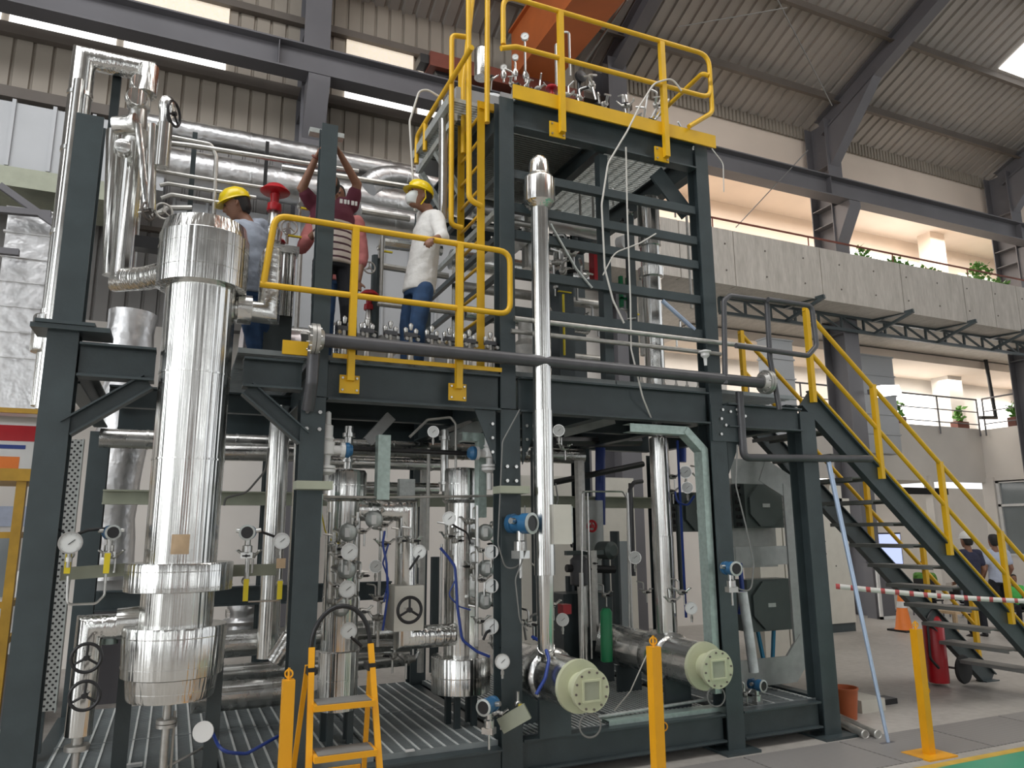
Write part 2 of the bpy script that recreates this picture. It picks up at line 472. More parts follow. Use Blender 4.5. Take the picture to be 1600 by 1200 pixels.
# purlins: dark z sections along x
pn = 5
for y in (10.45, 9.05, 7.65, 6.25, 4.85, 3.2, 1.5):
    z = rz(y) + OFF - 0.12
    mb_ = MB().box(-16, 34, y - 0.012, y + 0.012, z - 0.1, z + 0.1)
    mb_.box(-16, 34, y - 0.08, y, z - 0.11, z - 0.098)
    struct('trim_%d' % pn, mb_, 'purlin'); pn += 1
# roof lights
for (x, y0, y1) in ((15.66, 7.7, 8.97), (25.5, 5.5, 8.6), (1.5, 2.0, 4.5), (-5, 3, 6.5), (7.5, 1.5, 4.5)):
    wn += 1
    struct('window_%d' % wn, MB().prism([(x, y0, rz(y0) + OFF - 0.03), (x + 2.2, y0, rz(y0) + OFF - 0.03), (x + 2.2, y1, rz(y1) + OFF - 0.03), (x, y1, rz(y1) + OFF - 0.03)], (0, 0, 0.02)), 'daylight')
# fringe of wall sheet under the right eave
struct('wall_eave_right', sheet(7.6, 34, 0.1, 0.04, 0.03, lambda x, o: ((x, 11.32 + o, 10.22), (x, 11.32 + o, 10.75))), 'wall_sheet')

# portal frames: column + rafter
def portal(x, z_top=10.4, name='hall_column'):
    c = MB(); y = 11.0
    c.box(x - 0.2, x + 0.2, y - 0.31, y - 0.29, 0, z_top)
    c.box(x - 0.2, x + 0.2, y + 0.23, y + 0.25, 0, z_top)
    c.box(x - 0.012, x + 0.012, y - 0.29, y + 0.23, 0, z_top)
    # stiffeners
    for z in (5.6, 8.0, 8.4, 9.3):
        c.box(x - 0.19, x + 0.19, y - 0.28, y + 0.22, z, z + 0.015)
    # crane bracket
    c.prism([(x - 0.16, y - 0.31, 8.34), (x - 0.16, y - 0.72, 8.34), (x - 0.16, y - 0.72, 8.22), (x - 0.16, y - 0.31, 7.5)], (0.32, 0, 0))
    o = struct(name, c, 'hall_steel')
    r = MB()
    a = Vector((x, 10.95, rz(10.95) + 0.02)); b = Vector((x, -4, rz(-4) + 0.02))
    r.ibeam(a + Vector((0, 0, 0.2)), b + Vector((0, 0, 0.2)), 0.42, 0.24, 0.016, 0.012)
    struct('hall_rafter', r, 'hall_steel')
    return o
for x in (-4.5, 1.5, 7.0, 12.43, 18.5, 24.5):
    portal(x)
# haunch at the column heads
for x in (12.43, 18.5):
    struct('trim_%d' % pn, MB().prism([(x - 0.12, 10.7, 9.3), (x - 0.12, 10.7, 10.25), (x - 0.12, 9.4, rz(9.4) + 0.02)], (0.24, 0, 0)), 'hall_steel'); pn += 1
# crane runway girder along x
gb = MB(); gb.ibeam((-14, 10.42, 8.57), (30, 10.42, 8.57), 0.45, 0.3, 0.025, 0.016)
for x in (-5, 0.9, 6.4, 11.8, 17.9, 24):
    gb.box(x, x + 0.012, 10.28, 10.41, 8.37, 8.76)
struct('crane_runway_girder', gb, 'hall_steel')
struct('crane_rail', MB().box(-14, 30, 10.39, 10.45, 8.80, 8.85), 'purlin')
# tie rods under the roof
def rod(p, q, r, name, label):
    return solo(name, MB().tube([p, q], r, 6), 'hose', label, 'rod')
rod(PY(1300, 165, 9.9), PY(1215, 0, 8.4), 0.012, 'tie_rod', 'thin dark tie rod slanting across the roof sheets left of the rafter')
rod(PY(1060, 42, 8.5), PY(1230, 12, 7.8), 0.009, 'tie_rod', 'thin tie rod under the roof above the top railing')
rod(PY(1150, 355, 10.3), PY(1262, 235, 10.3), 0.010, 'tie_rod', 'thin brace rod crossing the peach ceiling view beside the tower')

# overhead crane: orange bridge girder and its end carriage on the rail
CRX = 4.88
cr_ = thing('overhead_crane', 'orange overhead travelling crane bridge above the skid', 'crane', (CRX, 10.4, 8.85))
gx = MB().box(CRX - 0.16, CRX + 0.55, -3.0, 10.6, 9.20, 9.24)
gx.box(CRX - 0.10, CRX - 0.08, -3.0, 10.6, 9.24, 10.2); gx.box(CRX + 0.46, CRX + 0.48, -3.0, 10.6, 9.24, 10.2)
gx.box(CRX - 0.16, CRX + 0.55, -3.0, 10.6, 10.2, 10.24)
gx.build('bridge_girder', 'orange', cr_)
MB().box(3.2, 6.0, 10.25, 10.6, 8.95, 9.2).build('end_carriage', 'rust', cr_)
for x in (3.45, 5.8):
    MB().cyl((x, 10.36, 8.99), (x, 10.48, 8.99), 0.14, 20).build('wheel', 'black', cr_)
MB().box(3.05, 3.2, 10.3, 10.55, 9.0, 9.15).build('buffer', 'black', cr_)
MB().bar(PX(905, 110, 5.6), PX(980, 0, 5.6), 0.03, 0.03).build('festoon_cable', 'hose', cr_)

M['glassgreen'] = mat('green_tinted_glass', (0.55, 0.62, 0.52), 0.2, 0, 0.05, emit=(0.62, 0.72, 0.58), es=0.6)
# ---- office block at the right: three open storeys
X0, X1 = 8.2, 30
struct('wall_parapet', MB().box(6.2, X1, 10.0, 10.14, 5.93, 6.98), None) if False else None
def conc_mat():
    mt, nt, b = nodes('board_marked_concrete')
    n1 = noise_var(nt, 3.0, (3.0, 1, 0.5), 7); n2 = noise_var(nt, 14, (3, 1, 0.35), 5)
    mx = nt.nodes.new('ShaderNodeMix'); mx.data_type = 'FLOAT'; mx.inputs[0].default_value = 0.5
    nt.links.new(n1.outputs['Fac'], mx.inputs[2]); nt.links.new(n2.outputs['Fac'], mx.inputs[3])
    cr = nt.nodes.new('ShaderNodeValToRGB')
    cr.color_ramp.elements[0].position = 0.36; cr.color_ramp.elements[0].color = (0.42, 0.39, 0.35, 1)
    cr.color_ramp.elements[1].position = 0.72; cr.color_ramp.elements[1].color = (0.62, 0.58, 0.53, 1)
    nt.links.new(mx.outputs[0], cr.inputs[0]); nt.links.new(cr.outputs[0], b.inputs['Base Color'])
    b.inputs['Roughness'].default_value = 0.85
    return mt
M['concrete_wall'] = conc_mat()
par = MB(); x = 5.6
widths = [2.1, 1.2, 2.1, 2.2, 1.9, 0.95, 0.85, 1.3, 1.0, 1.1, 0.6, 1.4, 2, 2, 2, 2, 2]
for wd in widths:
    par.box(x, x + wd - 0.022, 10.0, 10.15, 5.93, 6.98); x += wd
pe = x
par.box(5.6, pe, 10.02, 10.14, 5.94, 6.97)
pw = struct('wall_balcony_parapet', par, 'concrete_wall')
th = MB(); x = 5.9
while x < pe - 1:
    for z in (6.2, 6.7):
        th.cyl((x, 9.992, z), (x, 10.0, z), 0.018, 8)
    x += 0.93
struct('trim_%d' % pn, th, 'purlin', ); pn += 1
struct('ceiling_balcony_slab', MB().box(5.6, X1, 10.15, 17, 5.93, 6.08), 'hall_steel' if False else 'concrete_wall')
struct('ceiling_upper_storey', MB().box(7.7, X1, 11.45, 20, 9.95, 10.1), 'peach')
struct('wall_upper_storey_back', MB().box(7.7, X1, 14.2, 14.35, 6.08, 9.95), 'peach')
struct('wall_upper_storey_side', MB().box(7.6, 7.75, 11.3, 20, 6.08, 9.95), 'peach')
# upper storey: bright openings, piers, beam
wn += 1
struct('window_%d' % wn, MB().box(PY(1322, 400, 14.1).x, PY(1462, 430, 14.1).x, 14.1, 14.18, 7.2, 9.3) , 'daylight')
wn += 1
struct('window_%d' % wn, MB().box(PY(1500, 430, 14.1).x, PY(1556, 440, 14.1).x, 14.1, 14.18, 7.2, 9.25), 'glassgreen')
for i, px_ in enumerate((1457,)):
    x = PY(px_, 400, 13.4).x; struct('hall_pier', MB().box(x, x + 0.6, 13.4, 13.8, 6.08, 9.95), 'peach')
b_ = MB().box(7.7, X1, 11.38, 11.6, 9.2, 10.9)
struct('trim_%d' % pn, b_, 'peach'); pn += 1
# railing on the parapet
rl = thing('balcony_railing', 'thin brown pipe rail running along the top of the concrete parapet', 'railing', (10, 10.07, 6.98))
MB().tube([(5.7, 10.07, 7.2), (pe, 10.07, 7.2)], 0.02, 8).build('rail', 'rust', rl)
x = 6.2
while x < pe:
    MB().cyl((x, 10.07, 6.98), (x, 10.07, 7.2), 0.012, 8).build('post', 'rust', rl); x += 2.3
# climbing plants on the parapet
def leafy(mb_, c, rx, ry, rz_, n, s):
    for i in range(n):
        p = Vector(c) + Vector((random.uniform(-rx, rx), random.uniform(-ry, ry), random.uniform(0, rz_)))
        a = Vector((random.uniform(-1, 1), random.uniform(-1, 1), random.uniform(-0.3, 1))).normalized() * s * random.uniform(0.6, 1.3)
        b = a.cross(Vector((random.uniform(-1, 1), random.uniform(-1, 1), 0.2))).normalized() * s * 0.3
        n_ = a.cross(b).normalized() * 0.002
        mb_._add([p, p + a * 0.5 + b, p + a, p + a * 0.5 - b, p + a * 0.5 + n_ * 4], [(0, 1, 4), (1, 2, 4), (2, 3, 4), (3, 0, 4), (0, 3, 2, 1)])
    return mb_
plants = [((1348, 408), 0.14, 0.3, 60, 'small dark leafy plant on the parapet right beside the tall grey column'),
          ((1408, 420), 0.24, 0.2, 70, 'low dark creeper on the parapet between the two grey columns'),
          ((1390, 420), 0.10, 0.16, 30, 'tiny dark sprig on the parapet next to the low creeper'),
          ((1455, 438), 0.22, 0.12, 45, 'thin green sprig lying along the parapet rail'),
          ((1536, 442), 0.35, 0.5, 150, 'bright green bushy plant on the parapet before the upper window'),
          ((1566, 452), 0.2, 0.2, 60, 'dark green shrub on the parapet beside the last column')]
for (px, py), rx, h, n, lb in plants:
    c = PY(px, py + 8, 10.2); c.z = 6.98
    solo('parapet_plant', leafy(MB(), (c.x, 10.2, 6.95), rx, 0.05, h, n, 0.12), 'leaf', lb, 'plant', 'plants on the parapet')
# truss under the balcony
tr = thing('canopy_truss', 'dark lattice truss running below the concrete balcony', 'truss', (16, 10.62, 5.65))
ch = MB().bar((9.0, 10.62, 5.95 - 0.04), (26, 10.62, 5.91), 0.06, 0.06).bar((9.0, 10.62, 5.62), (26, 10.62, 5.62), 0.06, 0.06)
ch.build('chords', 'steel', tr)
x = 9.0; lat = MB()
while x < 26:
    lat.bar((x, 10.62, 5.62), (x, 10.62, 5.9), 0.04, 0.04); lat.bar((x, 10.62, 5.9), (x + 0.62, 10.62, 5.62), 0.035, 0.035); x += 0.62
lat.build('web_bars', 'steel', tr)
for i, x in enumerate((10.6, 13.0, 14.9, 16.7, 18.4)):
    bk = MB().bar((x, 10.62, 5.62), (x + 0.25, 9.85, 5.93), 0.07, 0.05).bar((x, 10.62, 5.9), (x + 0.25, 9.85, 5.95), 0.07, 0.05)
    solo('canopy_bracket', bk, 'steel', 'dark steel bracket between truss and balcony underside, number %s from the tower side' % ['one', 'two', 'three', 'four', 'five'][i], 'bracket', 'brackets under the balcony')
# middle storey
struct('wall_middle_parapet', MB().box(9.6, 18.8, 12.5, 12.65, 2.78, 4.15), 'plaster')
struct('wall_right', MB().box(18.8, 19.0, 4.0, 12.65, 2.78, 4.12), 'plaster')
struct('ceiling_ground_storey', MB().box(9.6, 19.0, 12.65, 18, 2.9, 3.2), 'plaster')
struct('ceiling_ground_storey_right', MB().box(19.0, 30, 4.0, 12.65, 2.9, 3.2), 'plaster')
struct('wall_middle_storey_back', MB().box(9.6, 32, 13.9, 14.0, 3.2, 5.93), 'plaster')
struct('ceiling_middle_storey', MB().box(9.6, 32, 12.3, 18, 5.7, 5.9), 'peach')
for (a, b) in ((PY(1345, 600, 13.8).x, PY(1478, 600, 13.8).x), (PY(1526, 600, 13.8).x, PY(1580, 600, 13.8).x)):
    wn += 1
    struct('window_%d' % wn, MB().box(a, b, 13.82, 13.88, 3.6, 5.25), 'daylight')
for x, y in ((PY(1482, 600, 13.2).x, 13.2),):
    struct('hall_pier', MB().box(x, x + 0.55, y, y + 0.5, 3.2, 5.7), 'plaster')
struct('wall_middle_storey_room', MB().box(22.5, 22.6, 9, 13.8, 3.2, 5.7), 'peach')
# middle storey railings
def railing(a, b, z0, name, label, n):
    t = thing(name, label, 'railing', a)
    a = Vector(a); b = Vector(b)
    for h in (0.95, 0.62, 0.3):
        MB().tube([a + Vector((0, 0, h)), b + Vector((0, 0, h))], 0.022 if h > 0.9 else 0.014, 8).build('rail', 'hall_steel', t)
    for i in range(n + 1):
        p = a.lerp(b, i / n); MB().cyl(p, p + Vector((0, 0, 0.95)), 0.02, 8).build('post', 'hall_steel', t)
railing((9.7, 12.44, 3.95), (18.7, 12.44, 3.95), 0, 'corridor_railing', 'grey three-bar railing along the first-floor corridor facing the skid', 6)
railing((18.72, 12.3, 3.95), (18.72, 6.5, 3.95), 0, 'corridor_railing', 'grey three-bar railing on the white side wall returning from the corner', 4)
# potted plants behind the railing
for (px, lb, cx_) in ((1500, 'brown trough with a dark plant on the corridor ledge before the corner', 0), (1402, 'brown pot with spiky leaves on the ledge behind the stair rail', 1), (1588, 'brown planter on the side-wall ledge at the picture edge', 2)):
    c = PY(px, 665, 12.8) if cx_ < 2 else PX(1588, 650, 19.1)
    z = 4.12
    t = thing('potted_plant', lb, 'plant', (c.x, c.y, z), 'plants on the corridor ledge')
    MB().box(c.x - 0.22, c.x + 0.22, c.y - 0.1, c.y + 0.1, z, z + 0.24).build('pot', 'pot', t)
    leafy(MB(), (c.x, c.y, z + 0.24), 0.14, 0.05, 0.35, 60, 0.16).build('leaves', 'leaf', t)
# ground storey
struct('wall_ground_back', MB().box(9.6, 32, 16.2, 16.4, 0, 2.9), 'plaster')
fw = MB().box(16.6, 16.7, 12.4, 12.6, 0, 2.9).box(18.75, 18.95, 12.3, 12.6, 0, 2.9).box(14.6, 14.7, 12.4, 12.6, 0, 2.9)
struct('wall_office_posts', fw, 'plaster')
wn += 1
wo = struct('window_%d' % wn, MB().box(18.86, 18.9, 6.0, 12.3, 1.0, 2.75), 'glassdark')
frame_ = MB()
for y in (6.0, 8.0, 10.0, 12.25): frame_.box(18.8, 18.86, y - 0.04, y + 0.04, 0, 2.8)
for z in (1.0, 2.2, 2.78): frame_.box(18.8, 18.86, 6, 12.3, z - 0.03, z + 0.03)
frame_.build('window_frame', 'white', wo)
struct('wall_office_dado', MB().box(18.82, 18.95, 6.0, 12.3, 0, 1.0), 'plaster')
struct('trim_%d' % pn, MB().box(14.7, 17.2, 12.42, 12.48, 2.45, 2.6), 'black'); pn += 1
for i, (x, y) in enumerate(((15.2, 14.2), (20.5, 10.5), (13.0, 14.6))):
    lt = solo('ceiling_lamp', MB().box(x - 0.6, x + 0.6, y - 0.08, y + 0.08, 2.82, 2.89), 'lampglow', 'lit tube lamp on the ground-floor ceiling ' + ['behind the stair railing', 'inside the side office', 'behind the grey tower column'][i], 'lamp', 'office ceiling lamps')
# flood lamp on the grey column
fl = PY(1372, 612, 10.5)
t = thing('flood_lamp', 'lit flood lamp fixed at the grey hall column above the stair', 'lamp', (12.9, 10.55, fl.z))
MB().prism([(12.75, 10.5, fl.z - 0.12), (13.35, 10.4, fl.z - 0.02), (13.3, 10.4, fl.z + 0.16), (12.9, 10.5, fl.z + 0.14)], (0, 0.1, 0)).build('lamp_head', 'lampglow', t)
MB().box(12.64, 12.95, 10.55, 10.62, fl.z - 0.05, fl.z + 0.05).build('bracket', 'hall_steel', t)

# walls of the hall behind and beside the viewer, with tall glowing openings added for fill and reflections
struct('wall_left', MB().box(-14.2, -14, -14, 11.4, 0, 10.5), 'grey_sheet')
struct('wall_front', MB().box(-14, 34, -14.2, -14, 0, 12), 'grey_sheet')
for i, (x0_, x1_) in enumerate(((-12, -9.5), (-6.6, -5.0), (-2.6, -2.0), (0.5, 0.8), (6, 7.2), (10, 13), (17, 20))):
    wn += 1
    struct('window_%d' % wn, MB().box(x0_, x1_, -13.98, -13.9, 1.2, 9.0), mat('front_reflection_glow_%d' % i, (0.9, 0.9, 0.9), 0.5, 0, 0, emit=(0.95, 0.98, 1.0), es=2.4))  # added glowing panels, spaced to streak the reflections in the cladding
for i, (y0_, y1_) in enumerate(((-10, -6.5), (-3, 0.5), (3.5, 7.5))):
    wn += 1
    struct('window_%d' % wn, MB().box(-13.98, -13.9, y0_, y1_, 1.5, 8.0), mat('side_fill_glow_%d' % i, (0.9, 0.9, 0.9), 0.5, 0, 0, emit=(0.95, 0.98, 1.0), es=2.2))  # added glowing panels that serve as side fill
dn = 1
struct('orange_reflection_panel', MB().box(2.2, 4.4, -13.98, -13.9, 0, 3.8), 'orange')  # unseen orange panel, added so the vessel reflects an orange strip
for x in (-8, -2.5, 3.2, 8.5, 14.5, 21):  # unseen columns added for dark streaks in the metal's reflections
    struct('hall_column', MB().hcol(x, -9.5, 0, 13.0, 0.45, 0.6, 0.03), 'hall_steel')

# ---- large insulated lines and ducts on the back wall at the left
def pipe(name, pts, r, mt, label, cat='pipe', group=None, bend=0.0, n=16, bands=None):
    mb_ = MB().tube(pts, r, n, bend)
    if bands:
        P_ = [Vector(p) for p in pts]
        for a, b in zip(P_, P_[1:]):
            L = (b - a).length; d = (b - a) / max(L, 1e-6); s = bands * 0.5
            while s < L - 0.05:
                mb_.lathe(a + d * (s - 0.012), d, [(0, r), (0.002, r + 0.005), (0.022, r + 0.005), (0.024, r)], n); s += bands
    return solo(name, mb_, mt, label, cat, group)
pipe('foil_pipe', [(-0.9, 10.3, 7.02), (3.6, 10.3, 7.02)], 0.16, 'foil', 'upper foil-wrapped wide pipe on the back wall below the corrugated sheets', bands=1.0)
pipe('foil_pipe', [(-0.9, 9.9, 6.3), (3.3, 9.9, 6.3)], 0.24, 'foil', 'lower and thicker foil-wrapped pipe on the back wall behind the workers', bands=1.0)
fe = [(1.9, 7.2, 4.97), (2.15, 7.2, 5.06), (2.35, 7.3, 5.12), (2.6, 7.5, 5.1), (3.0, 7.5, 5.08)]
pipe('foil_elbow_pipe', [PY(575, 290, 8.5), PY(592, 278, 8.5), PY(620, 276, 8.5), PY(680, 292, 8.5)], 0.14, 'foil', 'bent foil-wrapped pipe with a ribbed elbow left of the yellow ladder', bend=0.3, bands=0.25)
pipe('foil_pipe', [PY(560, 335, 8.6), PY(690, 358, 8.6)], 0.15, 'foil', 'foil-wrapped pipe passing behind the man in the white shirt', bands=0.9)
dm = MB()
for i in range(9):
    dm.box(-4.2 + i * 0.42, -3.79 + i * 0.42, 9.8, 10.6, 5.9, 6.72)
    dm.box(-4.2 + i * 0.42 - 0.02, -4.2 + i * 0.42 + 0.02, 9.77, 10.6, 5.9, 6.75)
solo('air_duct', dm, 'duct', 'big flanged sheet metal air duct high on the wall at the far left', 'duct')
dm = MB()
for i in range(11):
    dm.box(-0.3 + i * 0.4, 0.09 + i * 0.4, 10.15, 10.66, 4.4, 5.95)
    dm.box(-0.3 + i * 0.4 - 0.015, -0.3 + i * 0.4 + 0.015, 10.12, 10.66, 4.4, 5.97)
solo('air_duct', dm, 'duct', 'wide pale sheet duct on the back wall behind the platform workers', 'duct')
dm = MB().box(-4.2, -1.0, 9.7, 10.6, 5.62, 5.86)
solo('duct_bearer', dm, 'beige', 'grey green bearer beam under the big air duct', 'beam')
dm = MB(); z = 3.3
while z < 5.3:
    dm.box(-1.98, -1.40, 9.6, 10.1, z, z + 0.27); dm.box(-2.0, -1.38, 9.58, 10.12, z + 0.27, z + 0.29); z += 0.29
solo('foil_duct', dm, 'foil', 'crinkled foil-covered square duct dropping down the wall at far left', 'duct')
solo('foil_duct', MB().box(-6, -1.45, 9.5, 10.2, 3.0, 3.42), 'foil', 'low foil-covered horizontal duct at far left below the dropping duct', 'duct')
br = thing('wall_bracing', 'dark angle bracing bars under the air duct at the far left', 'bracing', (-2.2, 9.4, 5.3))
for i, (a, b) in enumerate((((0, 290), (85, 350)), ((0, 328), (80, 335)), ((0, 392), (30, 395)))):
    MB().bar(PY(a[0], a[1], 9.4), PY(b[0], b[1], 9.4), 0.07, 0.07).build('brace_bar', 'hall_steel', br)
# foil wrapped ducts dropping behind the skid
for (px, py0, py1, Y, r, lb) in ((186, 490, 905, 8.6, 0.24, 'wrinkled silver duct hose hanging behind the left bay'),
                                 (385, 915, 985, 8.2, 0.16, 'white wrapped pipe stub standing on the floor line behind the main vessel')):
    a = PY(px + (0 if py0 > 600 else 22), py0, Y); b = Vector((a.x, a.y, PY(px, py1, Y).z))
    P_ = []; k_ = 14
    for i in range(k_ + 1):
        q = a.lerp(b, i / k_); P_.append(q + Vector((random.uniform(-.02, .02), 0, 0)))
    solo('foil_hose', MB().tube(P_, r, 18, radii=[r * random.uniform(0.86, 1.08) for _ in P_]), 'foil', lb, 'duct')
# poster and notice on the back wall at far left
c = PY(20, 710, WY - 0.02)
t = thing('wall_poster', 'red and white safety poster on the wall behind the yellow trolley', 'poster', (c.x, WY - 0.02, 2.2))
MB().box(-2.75, -1.62, WY - 0.03, WY, 2.35, 3.05).build('board', 'white', t)
MB().box(-2.7, -1.67, WY - 0.035, WY - 0.03, 2.82, 3.02).build('header', 'red', t)
MB().box(-2.55, -1.8, WY - 0.035, WY - 0.03, 2.72, 2.77).build('caption', 'navy', t)
MB().box(-2.6, -1.85, WY - 0.035, WY - 0.03, 2.42, 2.62).build('picture', 'cone', t)
t = solo('wall_notice', MB().box(-2.5, -1.7, WY - 0.03, WY, 1.75, 2.0), 'paleblue', 'small blue and white notice sheet below the safety poster', 'notice')
wn += 1
struct('window_%d' % wn, MB().box(-3.4, -1.75, WY - 0.03, WY - 0.005, 0.9, 1.65), 'glassdark')
lf = MB().box(-6, -1.3, WY - 0.1, WY - 0.02, 3.15, 3.32).box(-6, -1.3, WY - 0.1, WY - 0.02, 3.62, 3.70)
struct('trim_%d' % pn, lf, 'ivory'); pn += 1

# silver square duct drop and black drain behind the stair, beside the grey hall column
dd_ = MB(); z_ = 3.3
a_ = PY(1348, 600, 11.8).x; b_2 = PY(1398, 600, 11.8).x
while z_ < 5.3:
    dd_.box(a_, b_2, 11.8, 12.1, z_, z_ + 0.42); dd_.box(a_ - 0.02, b_2 + 0.02, 11.78, 12.12, z_ + 0.42, z_ + 0.45); z_ += 0.45
solo('sheet_duct', dd_, 'duct', 'square silver duct dropping beside the grey hall column behind the stair', 'duct')
dd_ = MB(); z_ = 3.4
a_ = PY(1196, 520, 10.9).x; b_2 = PY(1236, 520, 10.9).x
while z_ < 5.3:
    dd_.box(a_, b_2, 10.9, 11.15, z_, z_ + 0.36); dd_.box(a_ - 0.02, b_2 + 0.02, 10.88, 11.17, z_ + 0.36, z_ + 0.39); z_ += 0.39
solo('sheet_duct', dd_, 'duct', 'square silver duct behind the dark guard loop left of the grey column', 'duct')
p_ = PY(1537, 545, 12.2)
solo('drain_pipe', MB().tube([(p_.x, 12.2, p_.z), (p_.x + 0.12, 12.2, PY(1549, 652, 12.2).z), (p_.x - 0.5, 12.2, PY(1549, 654, 12.2).z)], 0.045, 10), 'black', 'black drain pipe hanging down before the corridor corner', 'pipe')

# ============================================================ THE SKID FRAME
FY = 4.85
GZ = 0.28        # grating top of the skid
PZT = 2.78       # platform grating top
DZ = 5.02        # top deck
def column(x, y, z0, z1, w, label, name='skid_column', extra=None, plate=True, d=None, bolts=(), ax='y', cap=False):
    t = thing(name, label, 'column', (x, y, z0))
    t['kind'] = 'thing'
    MB().hcol(x, y, z0 + (0.02 if plate else 0), z1, w, d or w, 0.012, ax).build('shaft', 'steel', t)
    if plate: MB().box(x - w, x + w, y - w, y + w, z0, z0 + 0.02).build('base_plate', 'steel', t)
    if cap: MB().box(x - w * 0.75, x + w * 0.75, y - w * 0.75, y + w * 0.75, z1, z1 + 0.015).build('cap_plate', 'steel', t)
    if bolts:
        b = MB()
        for (bx, bz) in bolts:
            b.cyl((bx, y - (d or w) / 2 - 0.022, bz), (bx, y - (d or w) / 2 - 0.001, bz), 0.013, 6)
        b.build('bolts', 'stainless', t)
    return t
yc = FY + 0.08
def bolt_grid(x, zs, dx=0.05): return [(x + s * dx, z) for z in zs for s in (-1, 1)]
t = column(-0.66, yc, 0, 2.80, 0.16, 'tall dark column at the outer left corner, lower length')
t = column(-0.65, yc + 0.01, 2.83, 4.18, 0.15, 'upper dark post standing on the left corner column beside the tall silver riser', 'skid_post')
solo('splice_plate', MB().box(-0.82, -0.42, yc - 0.13, yc + 0.13, 2.80, 2.828), 'steel', 'dark splice plate between left corner column and its upper post', 'plate')
t = column(0.77, yc, 0, PZT - 0.27, 0.155, 'dark front column directly right of the big vessel', bolts=bolt_grid(0.77, (2.30, 2.41), 0.04))
t = column(0.80, yc, PZT - 0.26, 4.46, 0.11, 'slim dark post rising in front of the man with raised arms', 'skid_post', plate=False)
t = column(2.16, yc, 0, PZT - 0.27, 0.15, 'dark middle front column left of the tall silver riser', bolts=bolt_grid(2.16, (2.1, 2.0), 0.035))
t = column(2.15, yc, PZT - 0.26, DZ - 0.02, 0.12, 'upper dark tower post carrying the left front corner of the top deck', 'skid_post', plate=False)
t = column(4.02, yc, 0, PZT - 0.27, 0.16, 'dark front column right of the inverted galvanised channel')
t = column(4.03, yc, PZT - 0.26, DZ - 0.02, 0.13, 'upper dark tower post carrying the right front corner of the top deck', 'skid_post', plate=False)
t = column(5.0, yc, 0, 2.66, 0.17, 'dark end column under the stair landing with a flat base plate')
for i, (x, zt, lb) in enumerate(((-0.62, 2.5, 'dark rear column behind the perforated tray at the left'), (0.79, 2.5, 'dark rear column seen behind the tall grey pipes'),
                                 (2.2, 5.0, 'dark rear column in the middle of the skid'), (4.04, 5.0, 'dark rear column behind the long junction boxes'), (5.03, 2.5, 'dark rear column below the landing'))):
    column(x, 7.2, 0, zt, 0.15, lb)
def beam(p, q, h, w, label, name='skid_beam', mt='steel'):
    return tag(solo(name, MB().ibeam(p, q, h, w, 0.014, 0.01), mt, label, 'beam'), kind='thing')
# base frame
beam((2.245, FY + 0.05, GZ - 0.1), (3.93, FY + 0.05, GZ - 0.1), 0.2, 0.1, 'base beam of the skid under the two round exchangers')
beam((4.11, FY + 0.05, GZ - 0.1), (4.9, FY + 0.05, GZ - 0.1), 0.2, 0.1, 'base beam of the skid at its right end')
beam((0.855, FY + 0.02, GZ - 0.13), (2.08, FY + 0.02, GZ - 0.13), 0.2, 0.1, 'base beam of the skid behind the step ladder')
beam((-0.56, FY + 0.02, GZ - 0.13), (0.685, FY + 0.02, GZ - 0.13), 0.2, 0.1, 'base beam of the skid under the big vessel')
beam((5.06, yc + 0.1, GZ - 0.1), (5.06, 7.1, GZ - 0.1), 0.2, 0.1, 'base side beam at the right end running backwards')
beam((-0.66, yc + 0.1, GZ - 0.13), (-0.66, 7.1, GZ - 0.13), 0.2, 0.1, 'base side beam at the left end running backwards')
beam((2.16, yc + 0.1, GZ - 0.13), (2.16, 7.1, GZ - 0.13), 0.2, 0.1, 'base cross beam running backwards from the middle column')
beam((-0.5, 7.2, GZ - 0.13), (4.95, 7.2, GZ - 0.13), 0.2, 0.1, 'rear base beam of the skid')
# gratings: bearing bars + rods coloured paler as if lit, real geometry
def grating(x0, x1, y0, y1, z, label, name='floor_grating', rod=0.088, barp=0.030, mt='grate', alongx=True, h=0.03):
    t = thing(name, label, 'grating', ((x0 + x1) / 2, (y0 + y1) / 2, z - h))
    a = MB(); b = MB()
    if alongx:
        y = y0
        while y <= y1: a.box(x0, x1, y - 0.004, y + 0.004, z - h, z); y += barp
        x = x0 + 0.02
        while x <= x1: b.box(x - 0.0065, x + 0.0065, y0, y1, z - 0.006, z + 0.004); x += rod
    else:
        x = x0
        while x <= x1: a.box(x - 0.0025, x + 0.0025, y0, y1, z - h, z); x += barp
        y = y0 + 0.02
        while y <= y1: b.box(x0, x1, y - 0.004, y + 0.004, z - 0.006, z + 0.003); y += rod
    a.box(x0 - 0.004, x1 + 0.004, y0 - 0.006, y0, z - h, z + 0.004); a.box(x0 - 0.004, x1 + 0.004, y1, y1 + 0.006, z - h, z + 0.004)
    a.build('bearing_bars', mt, t, flat=True); b.build('cross_rods', 'bar', t, flat=True)
    return t
M['tray_floor'] = mat('drip_tray_dark', (0.045, 0.055, 0.06), 0.5, 0.2, 0.2, 4)
solo('drip_tray', MB().box(-0.6, 4.9, 4.98, 7.1, 0.03, 0.05), 'tray_floor', 'dark steel tray lying under the floor gratings', 'tray')
gs = [(-0.6, 0.34, 'under the big vessel'), (0.36, 1.24, 'behind the step ladder'), (1.26, 2.08, 'between step ladder and middle column')]
for i, (a, b, w_) in enumerate(gs):
    grating(a, b, 4.93, 5.98, GZ, 'front floor grating panel of the skid ' + w_)
    grating(a, b, 6.0, 7.1, GZ, 'rear floor grating panel of the skid ' + w_)
grating(2.24, 3.1, 4.97, 7.1, GZ - 0.002, 'floor grating panel under the left round exchanger', rod=0.04)
